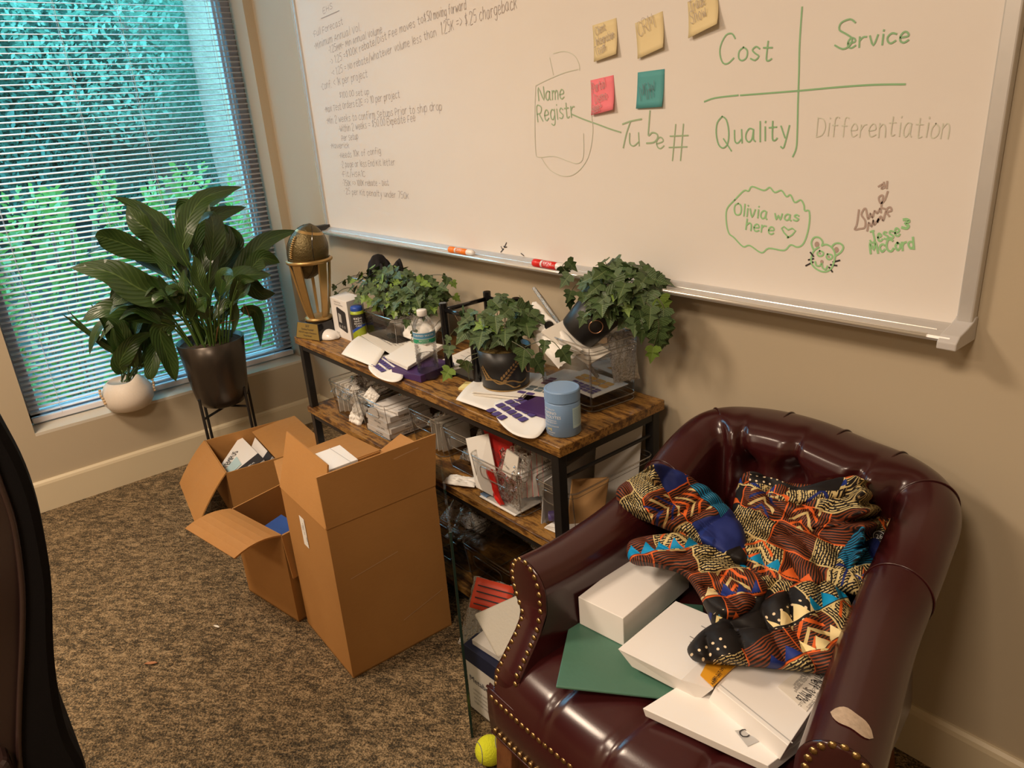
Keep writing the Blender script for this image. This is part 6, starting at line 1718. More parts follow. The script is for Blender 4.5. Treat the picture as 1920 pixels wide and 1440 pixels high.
# glass sheet on edge, navy box with foam and bubble wrap, tennis ball
gs = MB().slab((2.134, -0.690, 0.0), (1.815, -0.490, 0.0), (1.800, -0.478, 0.56), (2.120, -0.678, 0.56), 0.006)
g = tag(gs.build('glass_sheet', 'sheet', None), 'sheet of glass standing on edge beside the tallest cardboard box', 'glass')
q = MB().slab((2.1375, -0.692, 0.0), (2.134, -0.690, 0.0), (2.120, -0.678, 0.56), (2.1235, -0.680, 0.56), 0.006); q.build('polished_edge', 'sheetedge', g)
nb = thing('shipping_box', (2.14, -0.54, 0), 'white shipping box with navy lid edge on the floor left of the armchair', 'box')
N0, N1, N2, N3 = V((2.058, -0.632, 0)), V((2.270, -0.622, 0)), V((2.255, -0.440, 0)), V((2.025, -0.458, 0))
def pr4(b, cs, z0, z1): return b.add([c + V((0, 0, z0)) for c in cs] + [c + V((0, 0, z1)) for c in cs], [(3, 2, 1, 0), (4, 5, 6, 7), (0, 1, 5, 4), (1, 2, 6, 5), (2, 3, 7, 6), (3, 0, 4, 7)])
pr4(MB(), [N0, N1, N2, N3], 0.001, 0.150).build('box_body', 'white', nb, bevel=0.001)
cc = (N0 + N1 + N2 + N3) / 4
pr4(MB(), [c + (c - cc) * 0.012 for c in (N0, N1, N2, N3)], 0.150, 0.195).build('lid', 'navy', nb, bevel=0.001)
q = MB()
X = N1 - N0
type_into(q, 'MetaboliteComplex+', N0 + X.normalized() * 0.010 + V((0, -0.0012, 0.095)), X, (0, 0, 1), 0.024)
q.build('navy_lettering', 'navy', nb)
q = MB()
for i in range(4):
    type_into(q, ['collection kit for home use', 'store at room temperature', 'see instructions inside', 'single use only'][i], N0 + X.normalized() * 0.020 + V((0, -0.0012, 0.070 - 0.013 * i)), X, (0, 0, 1), 0.009)
q.build('small_print', 'greyink', nb)
o = MB().slab((2.075, -0.618, 0.197), (2.250, -0.602, 0.197), (2.235, -0.48, 0.203), (2.060, -0.49, 0.203), 0.014).build('white_pad', 'white', None)
tag(o, 'white folded pad lying on the navy lid', 'pad')
fa_, fb_, fc_, fd_ = [(2.1825,-0.6,0.2012),(2.0533,-0.6,0.2418),(2.2511,-0.6,0.42),(2.3099,-0.6,0.4078)]
b = MB()
A_, B_, C__ = V(fa_), V(fb_), V(fc_)
A_ = V((2.165, -0.600, 0.197)); B_ = V((2.045, -0.572, 0.240)); C__ = V((2.185, -0.490, 0.348)); D_ = V((2.300, -0.520, 0.290))
o = MB().slab(A_, D_, C__, B_, 0.022).build('foam_lid', 'foam', None, bevel=0.008, seg=4)
tag(o, 'white foam lid leaning on the navy and white shipping box', 'lid')
o = bag('bubble_envelope', (2.052, -0.540, 0.222), (0.13, 0.17, 0.014), 'bubble', 'bubble wrap envelope with a red label behind the foam lid', 'envelope', 41, (0.95, 0.18, 0.60), rough=0.3)
rm = Matrix.Translation(V((2.052, -0.540, 0.222))) @ Euler((0.95, 0.18, 0.60)).to_matrix().to_4x4()
rows = [[rm @ V((-0.055 + 0.10 * i / 6, 0.01 + 0.075 * j / 4, 0.0215 + 0.002 * math.sin(i + j))) for i in range(7)] for j in range(5)]
rl = MB().grid(rows).build('red_label', 'redorange', o, smooth=True, solid=0.001)
q = MB()
for j in range(4):
    ribbon(q, [(-0.045, 0.022 + 0.015 * j), (0.02 + 0.008 * j, 0.022 + 0.015 * j)], 0.003, rm @ Matrix.Translation(V((0, 0, 0.026))))
q.build('label_lines', 'ink', rl)
o = bag('paper_bundle', (2.14, -0.44, 0.285), (0.12, 0.13, 0.03), 'paper', 'crumpled white paper behind the foam lid', 'paper', 43, (1.0, 0.2, 0.3))
tb_ = thing('tennis_ball', (2.222, -0.700, 0), 'yellow tennis ball on the carpet by the left armchair leg', 'ball')
MB().ball((2.222, -0.700, 0.0335), 0.0335, 16).build('felt', 'tennis', tb_, smooth=True)
sm = []
for k in range(60):
    t = 2 * PI * k / 60
    a_, b__ = 0.75, 0.25
    p = V((a_ * math.cos(t) + b__ * math.cos(3 * t), a_ * math.sin(t) - b__ * math.sin(3 * t), 2 * math.sqrt(a_ * b__) * math.sin(2 * t)))
    sm.append(V((2.222, -0.700, 0.0335)) + Euler((0.5, 0.3, 0.4)).to_matrix() @ (p.normalized() * 0.0336))
MB().tube(sm, 0.0010, 6, closed=True).build('seam', 'greyink', tb_)
for p, s, nm, lb_, a in (((1.295, -1.190), 0.018, 'dry_leaf', 'tiny dry leaf on the open carpet', 0.9), ((1.270, -0.995), 0.012, 'paper_scrap', 'tiny pale scrap on the carpet in front of the small box', 0.4)):
    b = MB()
    rows = [[V((p[0] + math.cos(a) * s * u - math.sin(a) * v * s * 0.3 * (1 - u * u), p[1] + math.sin(a) * s * u + math.cos(a) * v * s * 0.3 * (1 - u * u), 0.003 + 0.004 * v * v)) for v in (-1, -.5, 0, .5, 1)] for u in [k / 4 - 1 for k in range(9)]]
    tag(b.grid(rows).build(nm, 'dryleaf' if nm == 'dry_leaf' else 'paper2', None, smooth=True, solid=0.0008), lb_, 'leaf' if nm == 'dry_leaf' else 'scrap')
b = MB().tube(catmull([(1.0, -0.06, 0.16), (0.9, -0.05, 0.12), (0.74, -0.06, 0.10), (0.70, -0.10, 0.02), (0.76, -0.2, 0.006)], 6), 0.0028, 6)
tag(b.build('cable', 'cord', None, smooth=True), 'white cable hanging behind the left end of the shelf', 'cable')

# ------------------------------------------------------------------ dark office chair at the left edge
ex = thing('office_chair', (2.06, -1.62, 0), 'dark brown leather office chair at the left edge of the picture', 'office chair')
XB0, XB1 = 1.80, 2.300
backp = catmull([(0, -1.430, 1.33), (0, -1.395, 1.20), (0, -1.378, 1.115), (0, -1.369, 1.057), (0, -1.3677, 1.0), (0, -1.373, .94), (0, -1.3815, .88), (0, -1.398, .81), (0, -1.4125, .73), (0, -1.4174, .66), (0, -1.413, .60), (0, -1.42, .53)], 5)
pipe_ = catmull([(0, -1.450, 1.32), (0, -1.412, 1.19), (0, -1.401, 1.115), (0, -1.399, 1.037), (0, -1.400, 0.979), (0, -1.4127, .90), (0, -1.431, .83), (0, -1.455, .75), (0, -1.4765, .67), (0, -1.485, .60), (0, -1.485, .53)], 5)
n_ = 40
def samp(l, k):
    f_ = k / n_ * (len(l) - 1); i = min(int(f_), len(l) - 2); return l[i].lerp(l[i + 1], f_ - i)
b = MB()
rows = []
for k in range(n_ + 1):
    p, q_ = samp(backp, k), samp(pipe_, k)
    r = []
    for x, w_ in ((XB0, 1), (XB0 + 0.03, 0), (XB1 - 0.03, 0), (XB1 - 0.006, 0.25), (XB1, 1)):
        r.append(V((x, p.y - 0.012 * w_, p.z)))
    r += [V((XB1, q_.y, q_.z)), V((XB0, q_.y, q_.z))]
    rows.append(r)
b.grid(rows, wrap=True)
b.f += [tuple(range(7)), tuple(n_ * 7 + j for j in range(6, -1, -1))]; b.mi += [0, 0]
b.build('backrest_shell', 'blackfabric', ex, smooth=False)
MB().tube([V((XB1 + 0.001, samp(pipe_, k).y, samp(pipe_, k).z)) for k in range(n_ + 1)], 0.0035, 8).build('piping', 'brownleather', ex, smooth=True)
b = MB()
rows = []
for k in range(n_ + 1):
    q_ = samp(pipe_, k)
    bul = 0.020 + 0.012 * math.sin(k * 0.42) - 0.030 * math.exp(-((q_.z - 0.965) / 0.06) ** 2)
    r = []
    for j in range(9):
        a = PI / 2 * j / 8
        r.append(V((XB1 - 0.008 - 0.012 * (1 - math.cos(a)) + bul * math.sin(2 * a) * 0.4, q_.y - (0.085 + bul) * math.sin(a), q_.z)))
    for j in range(9):
        a = PI / 2 * (1 - j / 8)
        r.append(V((XB0 + 0.008 + 0.012 * (1 - math.cos(a)), q_.y - (0.085 + bul) * math.sin(a), q_.z)))
    rows.append(r)
b.grid(rows)
b.f += [tuple(range(18)), tuple(n_ * 18 + j for j in range(17, -1, -1))]; b.mi += [0, 0]
b.build('back_cushion', 'brownleather', ex, smooth=True)
MB().rbox((1.80, -1.98, 0.44), (2.30, -1.46, 0.53), 0.06).build('seat', 'brownleather', ex, bevel=0.02, seg=3)
for x in (1.80, 2.27):
    MB().rbox((x, -1.80, 0.655), (x + 0.065, -1.485, 0.695), 0.02).build('arm_pad', 'brownleather', ex, bevel=0.01, seg=3)
    MB().box((x + 0.02, -1.70, 0.50), (x + 0.045, -1.62, 0.656)).build('arm_post', 'darkplastic', ex)
MB().tube([(2.05, -1.70, 0.10), (2.05, -1.70, 0.45)], 0.03, 16).build('gas_column', 'darkplastic', ex)
for k in range(5):
    a = 2 * PI * k / 5 + 0.3
    l = MB().tube([(2.05, -1.70, 0.11), (2.05 + 0.28 * math.cos(a), -1.70 + 0.28 * math.sin(a), 0.075)], [0.025, 0.016], 10).build('base_arm', 'darkplastic', ex)
    MB().ball((2.05 + 0.28 * math.cos(a), -1.70 + 0.28 * math.sin(a), 0.030), 0.030, 8).build('caster', 'blackgloss', l, smooth=True)


# ------------------------------------------------------------------ oxblood tufted armchair
ac = thing('armchair', (2.68, -0.42, 0), 'oxblood leather tufted armchair with brass nail trim against the wall', 'armchair')
RAIL = [(2.398, -0.695, .574), (2.402, -0.60, .573), (2.404, -0.47, .586), (2.406, -0.34, .620), (2.409, -0.23, .678), (2.428, -0.152, .706), (2.512, -0.110, .716), (2.615, -0.100, .718), (2.715, -0.104, .709), (2.808, -0.110, .700), (2.866, -0.150, .684), (2.890, -0.255, .650), (2.910, -0.40, .588), (2.947, -0.55, .563), (2.978, -0.665, .556)]
rail = catmull(RAIL, 8)
NR = len(rail) - 1
ctr = V((2.68, -0.45, 0))
RR = 0.054
def sect(i):
    """cross-section of the upholstered U at rail sample i: list of (outward offset, z)"""
    zc = rail[i].z
    o = [(0.022, 0.275), (0.016, 0.34), (0.008, 0.42), (0.003, 0.49), (0.006, zc - 0.055)]
    o += [(RR * math.cos(math.radians(a)), zc + RR * math.sin(math.radians(a))) for a in range(-35, 182, 15)]
    o += [(-0.0545, zc - 0.030), (-0.0555, zc - 0.065), (-0.0565, 0.5 * (zc - 0.075) + 0.5 * 0.50), (-0.0575, 0.485), (-0.059, 0.44), (-0.06, 0.40)]
    return o
def dirs(i):
    t = (rail[min(i + 1, NR)] - rail[max(i - 1, 0)])
    t.z = 0
    t.normalize()
    n = V((t.y, -t.x, 0))
    if n.dot(rail[i] - ctr) < 0:
        n = -n
    return t, n
BUT = [(2.525, 0.668), (2.625, 0.680), (2.735, 0.668), (2.475, 0.555), (2.575, 0.56), (2.68, 0.56), (2.785, 0.55)]
def wallp(i, o, z):
    t, n = dirs(i)
    p = rail[i] + n * o
    p.z = z
    for e, sg in ((i, -1), (NR - i, 1)):                    # arm fronts sweep forward towards the seat rail
        wgt = 1 - sstep(0, 22, e)
        if wgt > 0:
            p += t * sg * 0.088 * sstep(rail[i].z - 0.02, 0.40, z) * wgt
    return p
def tuft(p, i):
    """the inside of the back is deep-buttoned"""
    k = sstep(34, 46, i) * (1 - sstep(NR - 42, NR - 32, i))
    if k <= 0:
        return 0.0
    d = 0.042 + 0.30 * max(0.0, rail[i].z - 0.03 - p.z)
    for bx, bz in BUT:
        r2 = ((p.x - bx) ** 2 + (p.z - bz) ** 2)
        d -= 0.046 * math.exp(-r2 / 0.0008)
        if bz > 0.6 and p.z > bz:
            d -= 0.026 * math.exp(-((p.x - bx - (bx - 2.63) * 0.28 * (p.z - bz) / 0.09) / 0.0085) ** 2)
    for a in range(len(BUT)):
        for c in range(a + 1, len(BUT)):
            (x0, z0), (x1, z1) = BUT[a], BUT[c]
            if abs(z0 - z1) > 0.05 and abs(x0 - x1) < 0.075:
                dx, dz = x1 - x0, z1 - z0
                l2 = dx * dx + dz * dz
                s = max(0, min(1, ((p.x - x0) * dx + (p.z - z0) * dz) / l2))
                e2 = (p.x - x0 - s * dx) ** 2 + (p.z - z0 - s * dz) ** 2
                d -= 0.020 * math.exp(-e2 / 0.00009)
    return d * k
fine = []
rows = []
for i in range(NR + 1):
    s = sect(i)
    r = []
    # densify the inner wall so that the buttoning shows
    m = []
    for a, c in zip(s[:-1], s[1:]):
        k = 4 if a[0] < -0.03 else 1
        for j in range(k):
            m.append((a[0] + (c[0] - a[0]) * j / k, a[1] + (c[1] - a[1]) * j / k))
    m.append(s[-1])
    for o, z in m:
        p = wallp(i, o, z)
        if o < 0.0:
            t, n = dirs(i)
            g = sstep(0.012, -0.046, o)
            p -= n * tuft(p, i) * g
        r.append(p)
    rows.append(r)
# finer along the rail through the back
rows2 = []
for a, c in zip(rows[:-1], rows[1:]):
    rows2.append(a)
rows2.append(rows[-1])
MB().grid(rows2).build('upholstered_shell', 'leather', ac, smooth=True, sub=1)
# covered buttons
def inner_at(bx, bz):
    best = min(range(NR + 1), key=lambda i: abs(rail[i].x - bx) + (0 if 30 < i < NR - 28 else 9))
    t, n = dirs(best)
    p = wallp(best, -0.046, bz)
    return V((bx, p.y, bz)) - n * (tuft(p, best) - 0.001)
for bx, bz in BUT:
    MB().ball(inner_at(bx, bz), 0.0078, 8, (1, 0.6, 1)).build('button', 'leather', ac, smooth=True)
# welts across the rolled top
for i in (26, 40, 52, 61, 70, 79, 92):
    p = [wallp(i, o, z) for o, z in sect(i)[3:24]]
    t, n = dirs(i)
    MB().tube(catmull([q_ + (q_ - V((rail[i].x, rail[i].y, rail[i].z))).normalized() * 0.0006 for q_ in p], 2), 0.0016, 6).build('welt', 'leather', ac, smooth=True)
# arm front facings with brass nails
nails = []
def facing(i, sg):
    s = sect(i)
    top = 5 + 8
    outer = [wallp(i, o, z) for o, z in s[:top + 1]]
    inner = [wallp(i, o, z) for o, z in s[top:]][::-1]
    inner = [p for p in inner]
    outer[0].z = inner[0].z = 0.275
    # extend the inner side down to the rail
    inner = [V((inner[0].x, inner[0].y, 0.275))] + [wallp(i, -0.056, 0.34)] + inner[1:]
    def res(l, n):
        d = [0]
        for a, c in zip(l[:-1], l[1:]): d.append(d[-1] + (c - a).length)
        out = []
        for k in range(n + 1):
            x = d[-1] * k / n
            j = max(0, min(len(l) - 2, next((q for q in range(len(d) - 1) if d[q + 1] >= x - 1e-9), len(l) - 2)))
            out.append(l[j].lerp(l[j + 1], (x - d[j]) / max(1e-9, d[j + 1] - d[j])))
        return out
    N = 140
    O, I = res(outer, N), res(inner, N)
    t, n = dirs(i)
    f = t * sg
    rows = []
    for k in range(N + 1):
        rows.append([O[k].lerp(I[k], j / 8) + f * (0.0012 + 0.007 * (1 - (j / 4 - 1) ** 2)) for j in range(9)])
    MB().grid(rows).build('arm_facing', 'leather', ac, smooth=True, solid=0.002)
    for side, frac in ((O, 0.14), (I, 0.86)):
        acc = 0
        for k in range(1, N + 1):
            q_ = O[k].lerp(I[k], frac if k < N - 14 else frac)
            pv = O[k - 1].lerp(I[k - 1], frac)
            acc += (q_ - pv).length
            if acc >= 0.0148:
                acc = 0
                nails.append((q_ + f * 0.0045, f))
facing(0, -1)
facing(NR, 1)
# front rail with two nail rows
A0, A1 = V((2.372, -0.788, 0)), V((3.018, -0.738, 0))
fd = (A1 - A0).cross(V((0, 0, 1))).normalized()
rows = []
for k in range(25):
    u = k / 24
    bow = fd * (0.022 * (1 - (2 * u - 1) ** 2))
    rows.append([A0.lerp(A1, u) + bow + V((0, 0, z)) + fd * e for z, e in ((0.268, -0.004), (0.272, 0.003), (0.32, 0.006), (0.372, 0.004), (0.385, -0.004))])
MB().grid(rows).build('front_rail', 'leather', ac, smooth=True, solid=0.003)
for z in (0.284, 0.366):
    for k in range(1, 43):
        u = k / 43
        nails.append((A0.lerp(A1, u) + fd * (0.022 * (1 - (2 * u - 1) ** 2) + 0.0045) + V((0, 0, z)), fd))
MB().tube([A0.lerp(A1, k / 24) + fd * (0.022 * (1 - (2 * k / 24 - 1) ** 2) + 0.003) + V((0, 0, 0.270)) for k in range(25)], 0.003, 6).build('welt', 'leather', ac, smooth=True)
MB().tube([A0.lerp(A1, k / 24) + fd * (0.022 * (1 - (2 * k / 24 - 1) ** 2) + 0.004) + V((0, 0, 0.383)) for k in range(25)], 0.003, 6).build('welt', 'leather', ac, smooth=True)
camp = V(cam.location)
nails.sort(key=lambda q_: (q_[0] - camp).length + (9 if (q_[0].x > 2.75 and q_[0].z < 0.5) else 0) + (5 if q_[0].x > 2.9 and q_[0].y > -0.6 else 0))
dome = MB().lathe([(0.0062, 0), (0.0060, 0.0015), (0.0046, 0.0031), (0.0023, 0.0042), (1e-6, 0.0045)], (0, 0, 0), 10)
nm = bpy.data.meshes.new('nail_head')
nm.from_pydata([tuple(p) for p in dome.v], [], dome.f)
nm.materials.append(M['brass'])
nm.polygons.foreach_set('use_smooth', [True] * len(nm.polygons))
rest = MB()
for k, (p, d) in enumerate(nails):
    mt_ = Matrix.Translation(p - OFF[ac.name]) @ d.to_track_quat('Z', 'Y').to_matrix().to_4x4()
    if k < 100:
        o = bpy.data.objects.new('nail_head', nm)
        COL.objects.link(o)
        o.parent = ac
        o.matrix_local = mt_
        OFF[o.name] = p
    else:
        rest.add([Matrix.Translation(OFF[ac.name]) @ (mt_ @ v) for v in dome.v], dome.f)
o = rest.build('nail_trim', 'brass', ac, smooth=True)
o['kind'] = 'stuff'
# seat: crowned, pleated towards sunken buttons
SBUT = [(2.560, -0.600), (2.690, -0.655), (2.800, -0.640), (2.625, -0.46), (2.75, -0.46)]
PLE = [((2.535, -0.80), (2.56, -0.60)), ((2.660, -0.80), (2.690, -0.655)), ((2.80, -0.79), (2.80, -0.64)), ((2.56, -0.60), (2.690, -0.655)), ((2.690, -0.655), (2.800, -0.64)), ((2.56, -.60), (2.625, -.46)), ((2.69, -.655), (2.625, -.46)), ((2.69, -.655), (2.75, -.46)), ((2.8, -.64), (2.75, -.46)), ((2.56, -.6), (2.44, -.50)), ((2.8, -.64), (2.95, -.60))]
def seat_z(x, y, edge):
    z = 0.432 + 0.040 * sstep(0, 0.16, edge)
    for bx, by in SBUT:
        z -= 0.018 * math.exp(-((x - bx) ** 2 + (y - by) ** 2) / 0.0007)
    for (x0, y0), (x1, y1) in PLE:
        dx, dy = x1 - x0, y1 - y0
        s = max(0, min(1, ((x - x0) * dx + (y - y0) * dy) / (dx * dx + dy * dy)))
        z -= 0.0075 * math.exp(-((x - x0 - s * dx) ** 2 + (y - y0 - s * dy) ** 2) / 0.00005)
    return z
rows = []
NU, NV = 80, 64
for j in range(NV + 1):
    v = j / NV
    r = []
    for k in range(NU + 1):
        u = k / NU
        l0, l1 = V((2.392, -0.792, 0)), V((2.440, -0.190, 0))
        r0, r1 = V((3.000, -0.745, 0)), V((2.835, -0.190, 0))
        p = l0.lerp(l1, v).lerp(r0.lerp(r1, v), u) + fd * (0.030 * (1 - (2 * u - 1) ** 2)) * (1 - v) ** 2
        fr = v * 0.60
        e = min(fr + 0.02, u * 0.6 + 0.03, (1 - u) * 0.6 + 0.03, (1 - v) * 0.6 + 0.05)
        p.z = seat_z(p.x, p.y, e)
        if fr < 0.060:                                       # rolled front edge
            a = (1 - fr / 0.060)
            p.z -= 0.052 * a ** 2.6
            p += fd * 0.006 * math.sin(PI * (1 - a))
        r.append(p)
    rows.append(r)
MB().grid(rows).build('seat', 'leather', ac, smooth=True)
for bx, by in SBUT:
    MB().ball((bx, by, seat_z(bx, by, 0.2) + 0.002), 0.0085, 8, (1, 1, 0.55)).build('button', 'leather', ac, smooth=True)
# wooden legs and stretchers
for (x0, y0), (x1, y1) in (((2.400, -0.760), (2.385, -0.790)), ((2.985, -0.715), (3.00, -0.745)), ((2.450, -0.150), (2.435, -0.10)), ((2.820, -0.150), (2.845, -0.10))):
    b = MB()
    rows = []
    for z, s, k in ((0.275, 0.024, 0), (0.16, 0.022, 0.3), (0.0, 0.017, 1.0)):
        x, y = x0 + (x1 - x0) * k, y0 + (y1 - y0) * k
        rows.append([V((x - s, y - s, z)), V((x + s, y - s, z)), V((x + s, y + s, z)), V((x - s, y + s, z))])
    b.grid(rows, wrap=True)
    b.f += [(0, 3, 2, 1), (8, 9, 10, 11)]; b.mi += [0, 0]
    b.build('leg', 'darkwood', ac, bevel=0.002)
for a, c in (((2.40, -0.76), (2.45, -0.15)), ((2.985, -0.715), (2.82, -0.15)), ((2.425, -0.45), (2.90, -0.43))):
    b = MB().slab((a[0], a[1], 0.12), (c[0], c[1], 0.12), (c[0], c[1], 0.155), (a[0], a[1], 0.155), 0.02)
    b.build('stretcher', 'darkwood', ac, bevel=0.002)
MB().prism([(2.43, -0.77), (2.97, -0.73), (2.84, -0.14), (2.43, -0.14)], 0.25, 0.30).build('bottom_frame', 'darkplastic', ac)
# torn patch on the right arm
rows = []
for k in range(13):
    u = k / 12
    r = []
    hw = 15 * math.sin(PI * u) ** 0.6 * (1 + 0.25 * math.sin(u * 17)) + 0.5
    i = NR - 3.2 - 4.6 * abs(0.0)
    for j in range(7):
        a = 116 - 62 * u
        ii = NR - 3.2 - 2.1 * (j / 6 - 0.5) * math.sin(PI * u) ** 0.6 * (1 + 0.15 * math.sin(u * 9 + j)) - 0.8 * (1 - u)
        i0 = int(ii); f_ = ii - i0
        q0 = [wallp(x, (RR + 0.0012) * math.cos(math.radians(a)), rail[x].z + (RR + 0.0012) * math.sin(math.radians(a))) for x in (i0, min(NR, i0 + 1))]
        r.append(q0[0].lerp(q0[1], f_))
    rows.append(r)
tp_ = MB().grid(rows).build('torn_patch', 'torn', ac, smooth=True)
tp_['label'] = 'pale torn patch in the leather'

# ------------------------------------------------------------------ things on the seat
SQ = 0.474
def block(name, p, ex_, ey_, h, mt, label, cat='box', group=None, bev=0.0012):
    p, ex_, ey_ = V(p), V(ex_), V(ey_)
    up = ex_.cross(ey_).normalized() * h
    o = MB().add([p, p + ex_, p + ex_ + ey_, p + ey_, p + up, p + ex_ + up, p + ex_ + ey_ + up, p + ey_ + up], [(3, 2, 1, 0), (4, 5, 6, 7), (0, 1, 5, 4), (1, 2, 6, 5), (2, 3, 7, 6), (3, 0, 4, 7)]).build(name, mt, None, bevel=bev)
    return tag(o, label, cat, group)
WG = 'white boxes on the armchair'
o = block('green_mailer', (2.545, -0.770, SQ + 0.004), (0.198, 0.150, 0.0), (-0.152, 0.200, 0.0), 0.005, 'greenenv', 'flat dark green mailer lying on the seat under the white boxes', 'mailer', bev=0.002)
o = block('white_box', (2.462, -0.628, SQ + 0.010), (0.100, 0.012, 0.0), (-0.018, 0.215, 0.004), 0.062, 'white', 'deep white box with a lid on the left of the seat', 'box', WG)
q = MB(); a_, b_ = V((2.462, -0.628, SQ + 0.064)), V((2.562, -0.616, SQ + 0.064)); fm = frame_m(a_, b_ - a_, (0, 0, 1)); ribbon(q, [(0.001, 0.0), (0.100, 0.0)], 0.0012, fm, 0.0006); q.build('lid_seam', 'greycard', o)
# shallow white box with an open tapered end
T0, T1, T2 = [(2.5916,-0.6636,0.525),(2.5807,-0.4919,0.525),(2.7108,-0.6461,0.525)]
T0, T1, T2 = V(T0), V(T1), V(T2)
T3 = T2 + (T1 - T0)
dn = V((0, 0, -0.036))
wb2 = thing('white_box', T0 + dn, 'shallow white box with an open pointed end in the middle of the seat', 'box', WG)
tip = V([(2.7328,-0.631,0.487)][0])
lft = V([(2.6138,-0.6538,0.495)][0])
R0 = V([(2.7518,-0.6173,0.515)][0])
b = MB().add([T0, T2, T3, T1, lft, tip, R0, T1 + dn, T3 + dn], [(0, 1, 2, 3), (0, 4, 5, 1), (1, 5, 6), (1, 6, 2), (0, 3, 7, 4), (6, 5, 8), (2, 6, 8), (2, 8, 7, 3), (4, 7, 8, 5)])
b.build('box_body', 'white', wb2)
q = MB()
fm = frame_m(T2.lerp(T3, 0.35), T3 - T2, T0 - T2)
for i in range(7):
    ribbon(q, [(0.012 + 0.012 * i, 0.016), (0.012 + 0.012 * i, 0.030 + 0.008 * (i % 3))], 0.0016, fm, 0.0008)
q.build('small_print', 'greyink', wb2)
o = MB().slab(*[(2.7316,-0.6239,0.533),(2.7606,-0.6307,0.533),(2.7581,-0.5615,0.533),(2.7161,-0.572,0.533)], 0.002).build('amber_envelope', 'orangeenv', None)
tag(o, 'amber padded envelope poking out under the patterned shirt', 'envelope')
q = MB()
c0, c1 = V([(2.7607,-0.6295,0.5355)][0]), V([(2.7563,-0.5945,0.5355)][0])
for i, t in enumerate(('ABBV-001', '(480-217-39)')):
    type_into(q, t, c0 + V((-0.004 * i - 0.001, 0.006 * i, 0.0)), c1 - c0, V((-1, 0.6, 0)), 0.0075)
q.build('lettering', 'ink', o)
# right box with a label
Q0, Q1, Q2 = [V(p) for p in [(2.7604,-0.6231,0.53),(2.898,-0.6457,0.53),(2.8769,-0.4691,0.53)]]
Q3 = Q0 + (Q2 - Q1)
dn = V((0, 0, -0.040))
wb3 = thing('white_box', Q0 + dn, 'white box with a signed paper label at the right of the seat', 'box', WG)
S0, S1 = V([(2.747,-0.6222,0.492)][0]), V([(2.8862,-0.644,0.492)][0])
MB().add([Q0, Q1, Q2, Q3, S0, S1, Q2 + dn, Q3 + dn], [(0, 1, 2, 3), (0, 4, 5, 1), (1, 5, 6, 2), (2, 6, 7, 3), (3, 7, 4, 0), (4, 7, 6, 5)]).build('box_body', 'white', wb3, bevel=0.001)
q = MB(); fm = frame_m(Q0, Q1 - Q0, Q3 - Q0); L_ = (Q1 - Q0).length
ribbon(q, [(0.002, 0.008), (L_, 0.008)], 0.0022, fm, 0.0006); q.build('lid_seam', 'greycard', wb3)
LB = [V(p) for p in [(2.8284,-0.5575,0.5312),(2.8842,-0.5715,0.5312),(2.8797,-0.4731,0.5312),(2.8329,-0.466,0.5312)]]
lab = MB().slab(LB[0], LB[1], LB[2], LB[3], 0.0004).build('paper_label', 'paper2', wb3)
q, q2 = MB(), MB()
ux, uy = (LB[1] - LB[2]), (LB[2] - LB[3])                     # text runs from the back towards the front
ux = (LB[1] - LB[2]).normalized(); uy = (LB[2] - LB[3] + LB[1] - LB[0]).normalized()
WL, HL = (LB[1] - LB[2]).length, (LB[2] - LB[3]).length
fm = frame_m(LB[3] + V((0, 0, 0.0006)), ux, uy)
lines = [('without permission', .86, 2), ('packaging may not be', .78, 2), ('LLC. all rights reserved', .70, 2), ('SPECTRUM SOLUTIONS, LLC', .33, 2), ('DATE: 3/17/2025', .12, 2)]
for t, v_, _ in lines:
    type_into(q, t, fm @ V((WL * 0.20, HL * (1 - v_), 0)), ux, uy, 0.0068)
type_into(q, 'CASE: S 24-0012', fm @ V((WL * 0.62, HL * 0.92 * 0.98, 0)), ux, uy, 0.0058)
q.build('label_print', 'greyink', lab)
scribe(q2, 'Ryan Neff  3/19/26', (WL * 0.12, HL * 0.50), (WL * 0.98, HL * 0.50), 0.015, 0.0013, fm, jit=0.5)
q2.build('signature', 'ink', lab)
# bottom white box with a lettered tag
G0, G1, G2 = [V(p) for p in [(2.6859,-0.7115,0.494),(2.881,-0.6667,0.494),(2.8773,-0.6465,0.494)]]
G3 = V([(2.7049,-0.5604,0.494)][0])
G4 = G1 + (G3 - G0)
wb4 = thing('white_box', (G0 + G1) / 2 - V((0, 0, 0.018)), 'flat white box lowest at the front of the seat, with a lettered tag', 'box', WG)
dn = V((0, 0, -0.018))
G0b, G1b = G0 + dn + V((0.002, 0.004, 0)), G1 + dn + V((0.002, 0.004, 0))
MB().add([G0, G1, G4, G3, G0b, G1b, G4 + dn, G3 + dn], [(0, 1, 2, 3), (0, 4, 5, 1), (1, 5, 6, 2), (2, 6, 7, 3), (3, 7, 4, 0), (4, 7, 6, 5)]).build('box_body', 'white', wb4, bevel=0.001)
tg_ = MB().slab(*[(2.8126,-0.6465,0.4946),(2.8425,-0.6585,0.4946),(2.849,-0.6377,0.4946),(2.8192,-0.6368,0.4946)], 0.0005).build('tag', 'greycard', wb4)
q = MB(); p0, p1 = V([(2.8283,-0.6536,0.4958)][0]), V([(2.8365,-0.638,0.4958)][0])
type_into(q, 'C', p0, p1 - p0, V((-0.4, 1, 0)), 0.022); q.build('letter', 'ink', tg_)
o = block('grey_box', (2.815, -0.345, SQ + 0.012), (0.065, -0.035, 0), (0.025, 0.045, 0), 0.055, 'white', 'small white and grey box tucked behind the patterned shirt', 'box')


